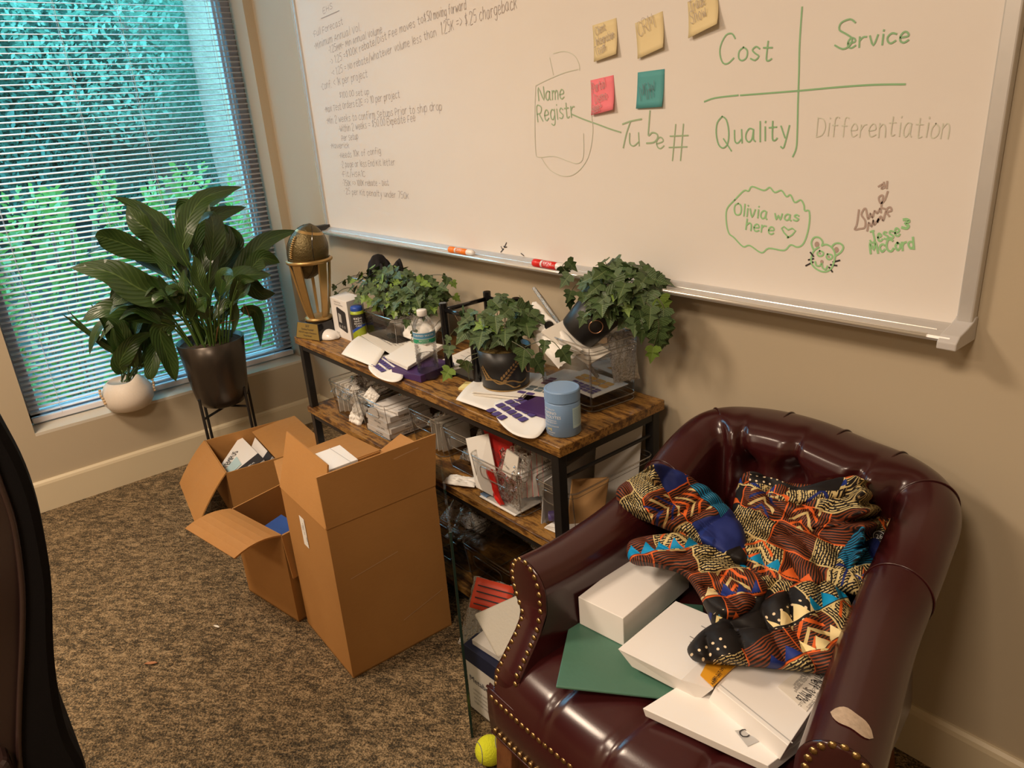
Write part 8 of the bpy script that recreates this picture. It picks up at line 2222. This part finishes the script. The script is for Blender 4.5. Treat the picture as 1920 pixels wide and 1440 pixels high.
drape('middle_panel', [[(2.712,-0.472,0.591),(2.712,-0.472,0.591),(2.712,-0.471,0.591),(2.712,-0.471,0.591),(2.712,-0.471,0.591),(2.713,-0.47,0.591),(2.713,-0.47,0.591),(2.713,-0.47,0.591),(2.713,-0.47,0.591),(2.713,-0.47,0.591),(2.714,-0.47,0.591),(2.714,-0.47,0.591),(2.714,-0.47,0.591),(2.714,-0.47,0.591),(2.715,-0.47,0.591),(2.715,-0.47,0.591),(2.715,-0.47,0.591),(2.715,-0.471,0.591),(2.715,-0.471,0.591),(2.715,-0.471,0.591),(2.715,-0.471,0.591),(2.715,-0.472,0.591),(2.715,-0.472,0.59),(2.715,-0.472,0.59),(2.715,-0.473,0.59),(2.715,-0.473,0.59),(2.714,-0.473,0.59),(2.714,-0.473,0.59),(2.714,-0.473,0.59),(2.714,-0.473,0.59),(2.713,-0.473,0.591),(2.713,-0.473,0.591),(2.713,-0.473,0.591),(2.713,-0.472,0.591),(2.713,-0.472,0.591),(2.712,-0.472,0.591)],[(2.689,-0.478,0.594),(2.689,-0.473,0.595),(2.689,-0.468,0.596),(2.69,-0.464,0.597),(2.692,-0.46,0.597),(2.695,-0.457,0.597),(2.699,-0.456,0.597),(2.702,-0.456,0.596),(2.706,-0.455,0.596),(2.71,-0.455,0.595),(2.713,-0.453,0.595),(2.717,-0.451,0.595),(2.72,-0.449,0.595),(2.723,-0.447,0.594),(2.727,-0.446,0.594),(2.73,-0.448,0.593),(2.731,-0.453,0.592),(2.732,-0.458,0.591),(2.732,-0.463,0.59),(2.733,-0.467,0.588),(2.733,-0.472,0.587),(2.734,-0.477,0.586),(2.734,-0.482,0.585),(2.732,-0.486,0.585),(2.73,-0.488,0.584),(2.727,-0.491,0.584),(2.724,-0.493,0.585),(2.721,-0.495,0.585),(2.717,-0.497,0.585),(2.714,-0.497,0.585),(2.71,-0.495,0.587),(2.706,-0.492,0.588),(2.703,-0.49,0.589),(2.699,-0.487,0.59),(2.696,-0.485,0.591),(2.692,-0.482,0.592)],[(2.669,-0.483,0.596),(2.667,-0.474,0.598),(2.668,-0.466,0.6),(2.67,-0.457,0.601),(2.673,-0.45,0.602),(2.679,-0.445,0.602),(2.686,-0.443,0.602),(2.693,-0.443,0.601),(2.7,-0.442,0.599),(2.707,-0.44,0.599),(2.713,-0.437,0.598),(2.719,-0.433,0.598),(2.725,-0.43,0.598),(2.731,-0.427,0.597),(2.738,-0.425,0.597),(2.743,-0.429,0.595),(2.745,-0.438,0.592),(2.746,-0.447,0.59),(2.747,-0.456,0.588),(2.748,-0.464,0.586),(2.749,-0.473,0.584),(2.75,-0.481,0.582),(2.75,-0.49,0.581),(2.747,-0.497,0.58),(2.743,-0.502,0.579),(2.737,-0.507,0.579),(2.732,-0.511,0.579),(2.726,-0.515,0.58),(2.72,-0.518,0.58),(2.713,-0.518,0.581),(2.707,-0.515,0.583),(2.7,-0.51,0.585),(2.694,-0.505,0.587),(2.687,-0.501,0.589),(2.68,-0.496,0.591),(2.674,-0.49,0.594)],[(2.651,-0.488,0.598),(2.649,-0.475,0.601),(2.65,-0.463,0.604),(2.652,-0.452,0.606),(2.657,-0.442,0.607),(2.665,-0.435,0.607),(2.674,-0.432,0.606),(2.684,-0.431,0.604),(2.694,-0.43,0.603),(2.704,-0.428,0.602),(2.713,-0.424,0.601),(2.721,-0.419,0.601),(2.729,-0.414,0.6),(2.738,-0.41,0.6),(2.747,-0.406,0.599),(2.755,-0.413,0.596),(2.757,-0.425,0.593),(2.759,-0.437,0.59),(2.76,-0.45,0.588),(2.761,-0.462,0.585),(2.762,-0.473,0.582),(2.764,-0.485,0.579),(2.763,-0.497,0.577),(2.76,-0.506,0.576),(2.753,-0.514,0.575),(2.746,-0.52,0.575),(2.739,-0.526,0.575),(2.731,-0.531,0.575),(2.723,-0.535,0.576),(2.713,-0.535,0.577),(2.704,-0.531,0.58),(2.695,-0.524,0.583),(2.686,-0.518,0.586),(2.677,-0.512,0.589),(2.668,-0.505,0.592),(2.659,-0.498,0.595)],[(2.639,-0.491,0.6),(2.636,-0.476,0.603),(2.637,-0.462,0.606),(2.641,-0.448,0.608),(2.646,-0.436,0.61),(2.655,-0.428,0.61),(2.667,-0.425,0.609),(2.679,-0.424,0.607),(2.691,-0.423,0.605),(2.702,-0.42,0.604),(2.712,-0.415,0.603),(2.722,-0.409,0.603),(2.732,-0.403,0.602),(2.743,-0.398,0.601),(2.753,-0.394,0.6),(2.762,-0.402,0.597),(2.766,-0.417,0.593),(2.767,-0.431,0.59),(2.768,-0.446,0.587),(2.769,-0.46,0.584),(2.771,-0.474,0.58),(2.773,-0.488,0.577),(2.772,-0.501,0.575),(2.768,-0.513,0.573),(2.76,-0.521,0.572),(2.752,-0.528,0.572),(2.743,-0.535,0.572),(2.734,-0.541,0.573),(2.724,-0.546,0.573),(2.713,-0.547,0.575),(2.702,-0.541,0.578),(2.692,-0.534,0.581),(2.681,-0.526,0.585),(2.67,-0.519,0.588),(2.659,-0.512,0.592),(2.648,-0.503,0.596)],[(2.631,-0.493,0.601),(2.627,-0.477,0.605),(2.628,-0.46,0.608),(2.632,-0.445,0.61),(2.638,-0.432,0.612),(2.648,-0.423,0.612),(2.661,-0.419,0.611),(2.675,-0.418,0.609),(2.688,-0.417,0.607),(2.701,-0.414,0.605),(2.712,-0.408,0.604),(2.723,-0.402,0.604),(2.734,-0.395,0.603),(2.746,-0.39,0.602),(2.758,-0.386,0.601),(2.768,-0.394,0.598),(2.771,-0.411,0.594),(2.773,-0.427,0.59),(2.774,-0.443,0.587),(2.775,-0.458,0.583),(2.777,-0.474,0.579),(2.779,-0.489,0.576),(2.778,-0.504,0.573),(2.774,-0.517,0.571),(2.765,-0.526,0.57),(2.756,-0.534,0.57),(2.746,-0.542,0.57),(2.736,-0.549,0.571),(2.725,-0.554,0.571),(2.713,-0.555,0.573),(2.701,-0.549,0.577),(2.69,-0.541,0.58),(2.678,-0.533,0.584),(2.665,-0.525,0.588),(2.653,-0.516,0.592),(2.641,-0.506,0.596)]], sh_, -0.6, [(2.6, 0.06, 0.010, 0.3)], 0.010, 11, sink=0.030)
drape('front_panel', [[(2.789,-0.497,0.577),(2.789,-0.496,0.578),(2.789,-0.496,0.578),(2.789,-0.495,0.578),(2.79,-0.495,0.578),(2.79,-0.495,0.578),(2.79,-0.494,0.578),(2.79,-0.494,0.578),(2.79,-0.493,0.578),(2.79,-0.493,0.578),(2.79,-0.493,0.578),(2.791,-0.492,0.578),(2.791,-0.492,0.578),(2.791,-0.492,0.578),(2.791,-0.491,0.578),(2.792,-0.491,0.578),(2.792,-0.491,0.578),(2.792,-0.492,0.578),(2.793,-0.492,0.578),(2.793,-0.493,0.578),(2.793,-0.493,0.578),(2.793,-0.493,0.578),(2.793,-0.494,0.577),(2.793,-0.494,0.577),(2.793,-0.495,0.577),(2.793,-0.495,0.577),(2.792,-0.495,0.577),(2.792,-0.495,0.577),(2.792,-0.495,0.577),(2.791,-0.496,0.577),(2.791,-0.496,0.577),(2.791,-0.496,0.577),(2.791,-0.496,0.577),(2.79,-0.497,0.577),(2.79,-0.497,0.577),(2.79,-0.497,0.577)],[(2.765,-0.532,0.574),(2.764,-0.525,0.576),(2.764,-0.518,0.577),(2.765,-0.512,0.578),(2.768,-0.506,0.579),(2.771,-0.501,0.58),(2.774,-0.496,0.58),(2.775,-0.489,0.581),(2.776,-0.483,0.583),(2.778,-0.476,0.584),(2.779,-0.47,0.585),(2.782,-0.464,0.586),(2.785,-0.459,0.586),(2.789,-0.455,0.586),(2.794,-0.452,0.586),(2.799,-0.452,0.585),(2.805,-0.453,0.584),(2.81,-0.457,0.582),(2.813,-0.463,0.58),(2.816,-0.47,0.579),(2.817,-0.476,0.577),(2.819,-0.483,0.575),(2.821,-0.489,0.574),(2.822,-0.496,0.572),(2.818,-0.499,0.572),(2.813,-0.502,0.572),(2.809,-0.505,0.572),(2.805,-0.509,0.572),(2.8,-0.512,0.572),(2.796,-0.515,0.572),(2.792,-0.519,0.573),(2.787,-0.522,0.573),(2.783,-0.526,0.573),(2.779,-0.529,0.572),(2.774,-0.533,0.573),(2.769,-0.535,0.573)],[(2.743,-0.563,0.572),(2.741,-0.551,0.575),(2.741,-0.538,0.577),(2.743,-0.527,0.579),(2.749,-0.517,0.58),(2.755,-0.508,0.581),(2.76,-0.497,0.582),(2.762,-0.485,0.585),(2.763,-0.473,0.587),(2.766,-0.46,0.589),(2.769,-0.449,0.591),(2.774,-0.438,0.592),(2.78,-0.428,0.593),(2.788,-0.42,0.594),(2.797,-0.416,0.593),(2.807,-0.416,0.591),(2.816,-0.418,0.589),(2.825,-0.426,0.586),(2.831,-0.437,0.583),(2.836,-0.449,0.579),(2.839,-0.461,0.576),(2.842,-0.474,0.573),(2.846,-0.485,0.57),(2.846,-0.497,0.568),(2.839,-0.504,0.567),(2.831,-0.509,0.568),(2.823,-0.515,0.568),(2.815,-0.521,0.568),(2.808,-0.527,0.568),(2.8,-0.533,0.568),(2.792,-0.539,0.568),(2.784,-0.545,0.568),(2.776,-0.552,0.568),(2.769,-0.558,0.568),(2.761,-0.564,0.568),(2.751,-0.568,0.569)],[(2.724,-0.589,0.569),(2.721,-0.572,0.573),(2.722,-0.556,0.577),(2.725,-0.54,0.58),(2.732,-0.526,0.581),(2.74,-0.513,0.583),(2.748,-0.499,0.584),(2.75,-0.482,0.587),(2.752,-0.464,0.591),(2.756,-0.447,0.594),(2.761,-0.431,0.596),(2.767,-0.415,0.598),(2.776,-0.402,0.6),(2.786,-0.391,0.6),(2.799,-0.385,0.599),(2.813,-0.385,0.597),(2.826,-0.389,0.594),(2.838,-0.4,0.589),(2.847,-0.415,0.585),(2.853,-0.432,0.58),(2.857,-0.449,0.576),(2.861,-0.466,0.572),(2.866,-0.482,0.567),(2.867,-0.498,0.564),(2.857,-0.507,0.564),(2.846,-0.514,0.564),(2.835,-0.522,0.564),(2.824,-0.53,0.564),(2.814,-0.539,0.565),(2.803,-0.547,0.565),(2.792,-0.555,0.565),(2.781,-0.564,0.565),(2.771,-0.573,0.565),(2.76,-0.582,0.565),(2.749,-0.591,0.565),(2.737,-0.596,0.566)],[(2.712,-0.606,0.568),(2.708,-0.587,0.573),(2.709,-0.567,0.577),(2.712,-0.548,0.58),(2.721,-0.532,0.582),(2.731,-0.516,0.583),(2.739,-0.499,0.586),(2.743,-0.479,0.589),(2.744,-0.458,0.593),(2.749,-0.438,0.597),(2.755,-0.418,0.6),(2.763,-0.4,0.602),(2.773,-0.384,0.604),(2.785,-0.371,0.604),(2.8,-0.364,0.603),(2.817,-0.364,0.601),(2.833,-0.369,0.597),(2.847,-0.382,0.592),(2.857,-0.401,0.586),(2.864,-0.421,0.581),(2.869,-0.441,0.575),(2.873,-0.461,0.57),(2.879,-0.48,0.565),(2.88,-0.498,0.562),(2.868,-0.509,0.561),(2.856,-0.518,0.562),(2.843,-0.527,0.562),(2.83,-0.537,0.562),(2.818,-0.547,0.562),(2.805,-0.556,0.562),(2.792,-0.566,0.562),(2.78,-0.577,0.562),(2.767,-0.587,0.562),(2.755,-0.598,0.562),(2.742,-0.608,0.562),(2.727,-0.614,0.564)],[(2.703,-0.619,0.567),(2.699,-0.597,0.572),(2.699,-0.575,0.576),(2.704,-0.554,0.58),(2.713,-0.536,0.582),(2.724,-0.519,0.584),(2.733,-0.5,0.586),(2.737,-0.478,0.59),(2.739,-0.454,0.595),(2.744,-0.431,0.599),(2.75,-0.409,0.602),(2.759,-0.389,0.605),(2.771,-0.371,0.607),(2.784,-0.356,0.608),(2.801,-0.349,0.606),(2.82,-0.349,0.603),(2.838,-0.355,0.6),(2.853,-0.369,0.593),(2.864,-0.39,0.587),(2.872,-0.413,0.581),(2.877,-0.435,0.575),(2.882,-0.458,0.57),(2.889,-0.479,0.564),(2.889,-0.499,0.56),(2.876,-0.511,0.56),(2.862,-0.521,0.56),(2.848,-0.53,0.56),(2.834,-0.541,0.56),(2.821,-0.552,0.561),(2.807,-0.563,0.561),(2.792,-0.574,0.561),(2.778,-0.585,0.561),(2.765,-0.597,0.561),(2.751,-0.609,0.561),(2.736,-0.62,0.561),(2.72,-0.627,0.562)]], sh_, -0.5, [(0.35, 0.10, 0.013, 0.9), (1.6, 0.14, 0.007, 0.0)], 0.014, 3, sink=0.034)
drape('right_sleeve', [[(2.813,-0.246,0.629),(2.813,-0.246,0.629),(2.812,-0.246,0.629),(2.812,-0.245,0.629),(2.812,-0.245,0.629),(2.812,-0.245,0.629),(2.812,-0.244,0.629),(2.812,-0.244,0.629),(2.812,-0.244,0.629),(2.812,-0.243,0.629),(2.812,-0.243,0.629),(2.812,-0.243,0.629),(2.812,-0.242,0.63),(2.812,-0.242,0.63),(2.812,-0.242,0.63),(2.813,-0.242,0.63),(2.813,-0.242,0.63),(2.813,-0.242,0.63),(2.813,-0.242,0.63),(2.813,-0.242,0.629),(2.813,-0.242,0.629),(2.813,-0.243,0.629),(2.813,-0.243,0.629),(2.813,-0.243,0.629),(2.813,-0.244,0.629),(2.813,-0.244,0.629),(2.814,-0.244,0.629),(2.814,-0.245,0.629),(2.814,-0.245,0.629),(2.814,-0.245,0.629),(2.814,-0.246,0.629),(2.814,-0.246,0.629),(2.814,-0.246,0.629),(2.813,-0.246,0.629),(2.813,-0.246,0.629),(2.813,-0.246,0.629)],[(2.826,-0.317,0.649),(2.826,-0.315,0.653),(2.827,-0.318,0.659),(2.832,-0.327,0.669),(2.805,-0.259,0.627),(2.804,-0.254,0.629),(2.803,-0.249,0.63),(2.803,-0.244,0.631),(2.802,-0.239,0.632),(2.802,-0.234,0.633),(2.802,-0.229,0.634),(2.803,-0.224,0.635),(2.803,-0.219,0.636),(2.804,-0.214,0.637),(2.805,-0.21,0.637),(2.808,-0.207,0.638),(2.811,-0.205,0.637),(2.814,-0.205,0.637),(2.817,-0.21,0.636),(2.818,-0.215,0.634),(2.819,-0.22,0.633),(2.819,-0.225,0.632),(2.818,-0.23,0.631),(2.819,-0.235,0.63),(2.82,-0.24,0.629),(2.821,-0.245,0.628),(2.822,-0.25,0.626),(2.823,-0.255,0.625),(2.824,-0.26,0.624),(2.824,-0.264,0.623),(2.825,-0.269,0.622),(2.825,-0.274,0.621),(2.823,-0.277,0.621),(2.82,-0.277,0.621),(2.816,-0.279,0.621),(2.813,-0.28,0.622)],[(2.809,-0.309,0.62),(2.807,-0.303,0.623),(2.805,-0.297,0.627),(2.805,-0.293,0.633),(2.806,-0.291,0.64),(2.808,-0.291,0.648),(2.813,-0.295,0.659),(2.819,-0.305,0.673),(2.833,-0.33,0.697),(2.793,-0.225,0.637),(2.793,-0.215,0.638),(2.794,-0.206,0.64),(2.794,-0.197,0.642),(2.796,-0.188,0.644),(2.799,-0.181,0.645),(2.804,-0.176,0.645),(2.809,-0.172,0.645),(2.815,-0.172,0.644),(2.82,-0.18,0.641),(2.822,-0.19,0.639),(2.824,-0.2,0.636),(2.824,-0.209,0.635),(2.822,-0.217,0.633),(2.823,-0.227,0.631),(2.825,-0.236,0.629),(2.827,-0.245,0.626),(2.829,-0.254,0.624),(2.831,-0.263,0.622),(2.832,-0.272,0.62),(2.834,-0.281,0.618),(2.835,-0.29,0.616),(2.835,-0.298,0.614),(2.831,-0.303,0.614),(2.825,-0.304,0.615),(2.824,-0.318,0.623),(2.816,-0.314,0.619)],[(2.806,-0.329,0.613),(2.801,-0.318,0.617),(2.798,-0.308,0.62),(2.796,-0.297,0.625),(2.795,-0.288,0.63),(2.795,-0.282,0.637),(2.798,-0.281,0.648),(2.804,-0.285,0.661),(2.813,-0.295,0.679),(2.827,-0.318,0.704),(2.786,-0.204,0.642),(2.786,-0.191,0.645),(2.787,-0.178,0.647),(2.789,-0.166,0.649),(2.794,-0.156,0.651),(2.8,-0.148,0.651),(2.808,-0.144,0.651),(2.816,-0.144,0.649),(2.823,-0.155,0.646),(2.826,-0.169,0.642),(2.828,-0.182,0.639),(2.828,-0.195,0.637),(2.826,-0.207,0.634),(2.827,-0.22,0.632),(2.83,-0.233,0.628),(2.833,-0.246,0.625),(2.835,-0.258,0.622),(2.837,-0.27,0.619),(2.84,-0.283,0.617),(2.842,-0.295,0.614),(2.843,-0.307,0.611),(2.843,-0.318,0.609),(2.837,-0.325,0.608),(2.832,-0.333,0.614),(2.822,-0.331,0.611),(2.814,-0.333,0.611)],[(2.805,-0.344,0.61),(2.799,-0.331,0.614),(2.795,-0.318,0.618),(2.792,-0.304,0.622),(2.789,-0.292,0.627),(2.789,-0.282,0.634),(2.791,-0.276,0.643),(2.796,-0.277,0.657),(2.805,-0.285,0.675),(2.818,-0.302,0.698),(2.78,-0.197,0.645),(2.781,-0.181,0.648),(2.782,-0.166,0.651),(2.785,-0.151,0.653),(2.79,-0.139,0.655),(2.797,-0.13,0.655),(2.807,-0.124,0.655),(2.817,-0.125,0.653),(2.824,-0.138,0.649),(2.828,-0.155,0.645),(2.831,-0.171,0.641),(2.831,-0.186,0.638),(2.829,-0.2,0.635),(2.83,-0.216,0.632),(2.833,-0.231,0.628),(2.836,-0.246,0.625),(2.839,-0.261,0.621),(2.842,-0.275,0.618),(2.844,-0.289,0.614),(2.847,-0.304,0.611),(2.848,-0.318,0.608),(2.848,-0.331,0.605),(2.841,-0.339,0.604),(2.833,-0.343,0.607),(2.823,-0.345,0.607),(2.814,-0.348,0.607)],[(2.804,-0.354,0.608),(2.797,-0.34,0.612),(2.793,-0.325,0.616),(2.789,-0.31,0.62),(2.786,-0.295,0.625),(2.785,-0.282,0.632),(2.786,-0.274,0.641),(2.791,-0.272,0.655),(2.8,-0.279,0.674),(2.813,-0.294,0.697),(2.777,-0.191,0.646),(2.777,-0.174,0.65),(2.779,-0.157,0.653),(2.782,-0.14,0.656),(2.787,-0.126,0.658),(2.796,-0.116,0.659),(2.806,-0.11,0.658),(2.818,-0.111,0.656),(2.826,-0.126,0.651),(2.83,-0.144,0.647),(2.833,-0.162,0.643),(2.833,-0.179,0.639),(2.83,-0.195,0.636),(2.832,-0.213,0.632),(2.835,-0.229,0.628),(2.839,-0.246,0.624),(2.842,-0.262,0.62),(2.845,-0.278,0.616),(2.848,-0.294,0.613),(2.85,-0.31,0.609),(2.852,-0.325,0.605),(2.852,-0.34,0.602),(2.844,-0.349,0.602),(2.834,-0.352,0.604),(2.824,-0.356,0.604),(2.814,-0.359,0.605)]], sh_, 1.2, [(0.2, 0.06, 0.009, 0.2)], 0.010, 14)
drape('collar', [[(2.653,-0.22,0.678),(2.653,-0.22,0.678),(2.653,-0.22,0.678),(2.654,-0.22,0.678),(2.654,-0.22,0.678),(2.654,-0.22,0.678),(2.654,-0.22,0.678),(2.655,-0.22,0.678),(2.655,-0.22,0.678),(2.655,-0.22,0.678),(2.655,-0.219,0.678),(2.656,-0.219,0.679),(2.656,-0.219,0.679),(2.656,-0.219,0.679),(2.656,-0.219,0.679),(2.656,-0.219,0.679),(2.657,-0.219,0.679),(2.657,-0.219,0.679),(2.657,-0.219,0.679),(2.657,-0.219,0.679),(2.657,-0.219,0.678),(2.656,-0.219,0.678),(2.656,-0.22,0.678),(2.656,-0.22,0.678),(2.656,-0.22,0.678),(2.655,-0.22,0.678),(2.655,-0.22,0.678),(2.655,-0.22,0.678),(2.655,-0.22,0.678),(2.654,-0.22,0.678),(2.654,-0.22,0.678),(2.654,-0.22,0.678),(2.654,-0.22,0.678),(2.653,-0.22,0.678),(2.653,-0.22,0.678),(2.653,-0.22,0.678)],[(2.624,-0.225,0.679),(2.627,-0.223,0.681),(2.63,-0.222,0.681),(2.634,-0.222,0.681),(2.638,-0.221,0.68),(2.642,-0.221,0.68),(2.646,-0.22,0.679),(2.65,-0.22,0.679),(2.653,-0.219,0.679),(2.657,-0.219,0.679),(2.661,-0.218,0.681),(2.665,-0.217,0.682),(2.668,-0.216,0.684),(2.672,-0.216,0.686),(2.675,-0.215,0.689),(2.679,-0.215,0.692),(2.683,-0.215,0.695),(2.685,-0.216,0.692),(2.685,-0.216,0.688),(2.683,-0.217,0.684),(2.679,-0.218,0.681),(2.676,-0.218,0.679),(2.673,-0.219,0.677),(2.669,-0.22,0.675),(2.666,-0.221,0.674),(2.662,-0.223,0.672),(2.659,-0.224,0.671),(2.655,-0.225,0.671),(2.651,-0.226,0.67),(2.648,-0.227,0.67),(2.644,-0.227,0.671),(2.64,-0.228,0.671),(2.636,-0.228,0.672),(2.633,-0.228,0.672),(2.629,-0.228,0.674),(2.626,-0.227,0.676)],[(2.599,-0.232,0.681),(2.604,-0.228,0.684),(2.61,-0.226,0.685),(2.617,-0.224,0.683),(2.624,-0.223,0.682),(2.631,-0.222,0.681),(2.638,-0.221,0.68),(2.645,-0.22,0.68),(2.652,-0.219,0.68),(2.659,-0.218,0.68),(2.666,-0.217,0.683),(2.673,-0.216,0.686),(2.68,-0.216,0.69),(2.687,-0.216,0.695),(2.694,-0.216,0.7),(2.701,-0.217,0.706),(2.708,-0.219,0.712),(2.712,-0.22,0.708),(2.712,-0.22,0.7),(2.708,-0.22,0.692),(2.701,-0.219,0.686),(2.694,-0.219,0.681),(2.687,-0.22,0.677),(2.681,-0.221,0.673),(2.675,-0.223,0.67),(2.668,-0.226,0.668),(2.662,-0.228,0.666),(2.656,-0.231,0.665),(2.649,-0.233,0.665),(2.643,-0.234,0.665),(2.636,-0.236,0.666),(2.629,-0.237,0.667),(2.622,-0.238,0.668),(2.615,-0.239,0.669),(2.608,-0.238,0.672),(2.603,-0.236,0.676)],[(2.579,-0.239,0.684),(2.585,-0.234,0.688),(2.594,-0.23,0.688),(2.603,-0.227,0.686),(2.613,-0.225,0.684),(2.622,-0.223,0.683),(2.632,-0.222,0.681),(2.641,-0.22,0.68),(2.651,-0.219,0.68),(2.661,-0.218,0.681),(2.671,-0.216,0.685),(2.68,-0.216,0.69),(2.69,-0.216,0.696),(2.7,-0.217,0.703),(2.711,-0.22,0.711),(2.721,-0.223,0.72),(2.732,-0.227,0.729),(2.737,-0.229,0.723),(2.736,-0.229,0.712),(2.73,-0.227,0.701),(2.72,-0.224,0.691),(2.71,-0.222,0.683),(2.7,-0.221,0.677),(2.691,-0.222,0.672),(2.682,-0.225,0.667),(2.674,-0.228,0.664),(2.666,-0.233,0.662),(2.657,-0.237,0.661),(2.648,-0.24,0.661),(2.639,-0.242,0.662),(2.63,-0.244,0.663),(2.62,-0.246,0.664),(2.611,-0.248,0.666),(2.601,-0.249,0.668),(2.592,-0.248,0.671),(2.583,-0.245,0.677)],[(2.565,-0.245,0.687),(2.573,-0.238,0.691),(2.583,-0.233,0.691),(2.594,-0.23,0.688),(2.605,-0.227,0.686),(2.616,-0.224,0.684),(2.627,-0.222,0.682),(2.639,-0.221,0.681),(2.65,-0.219,0.681),(2.662,-0.217,0.682),(2.674,-0.216,0.686),(2.685,-0.216,0.692),(2.697,-0.217,0.7),(2.71,-0.219,0.709),(2.723,-0.223,0.718),(2.735,-0.228,0.73),(2.748,-0.235,0.742),(2.755,-0.239,0.736),(2.753,-0.238,0.723),(2.746,-0.234,0.708),(2.733,-0.229,0.696),(2.721,-0.225,0.686),(2.709,-0.223,0.677),(2.698,-0.223,0.671),(2.687,-0.226,0.666),(2.678,-0.23,0.662),(2.668,-0.236,0.66),(2.658,-0.241,0.659),(2.648,-0.245,0.659),(2.637,-0.248,0.66),(2.626,-0.251,0.661),(2.615,-0.253,0.662),(2.604,-0.255,0.664),(2.592,-0.256,0.667),(2.581,-0.255,0.671),(2.571,-0.251,0.677)],[(2.556,-0.25,0.688),(2.564,-0.242,0.694),(2.576,-0.236,0.693),(2.588,-0.232,0.69),(2.6,-0.228,0.687),(2.612,-0.225,0.685),(2.624,-0.223,0.683),(2.637,-0.221,0.681),(2.65,-0.219,0.681),(2.663,-0.217,0.682),(2.676,-0.216,0.687),(2.689,-0.216,0.694),(2.703,-0.218,0.703),(2.717,-0.221,0.713),(2.731,-0.227,0.724),(2.745,-0.234,0.737),(2.76,-0.242,0.751),(2.768,-0.248,0.745),(2.766,-0.247,0.731),(2.757,-0.241,0.714),(2.743,-0.233,0.7),(2.729,-0.227,0.688),(2.715,-0.224,0.678),(2.702,-0.224,0.67),(2.691,-0.227,0.664),(2.68,-0.232,0.66),(2.67,-0.238,0.658),(2.659,-0.244,0.657),(2.648,-0.249,0.657),(2.636,-0.252,0.658),(2.624,-0.255,0.66),(2.611,-0.258,0.661),(2.599,-0.26,0.664),(2.586,-0.262,0.666),(2.573,-0.261,0.67),(2.562,-0.256,0.678)]], sh_, 0.2, [(1.4, 0.06, 0.006, 0.0)], 0.006, 17)

# small round emblem near the right shoulder
ec = V((2.8207,-0.2264,0.6475))
fm = frame_m(ec, E1, E2)
def disc(r, z): return MB().prism([(r * math.cos(k * PI / 14), r * math.sin(k * PI / 14)) for k in range(28)], z, z + 0.0008, fm)
em = disc(0.0115, 0.0).build('round_emblem', 'ink', sh_)
q = MB().tube([fm @ V((0.0095 * math.cos(k * PI / 14), 0.0095 * math.sin(k * PI / 14), 0.001)) for k in range(28)], 0.0006, 5, closed=True)
q.build('emblem_ring', 'whiteprint', em)
q = MB(); type_into(q, '26', fm @ V((0, -0.004, 0.001)), E1, E2, 0.012, align='CENTER'); q.build('emblem_number', 'whiteprint', em)
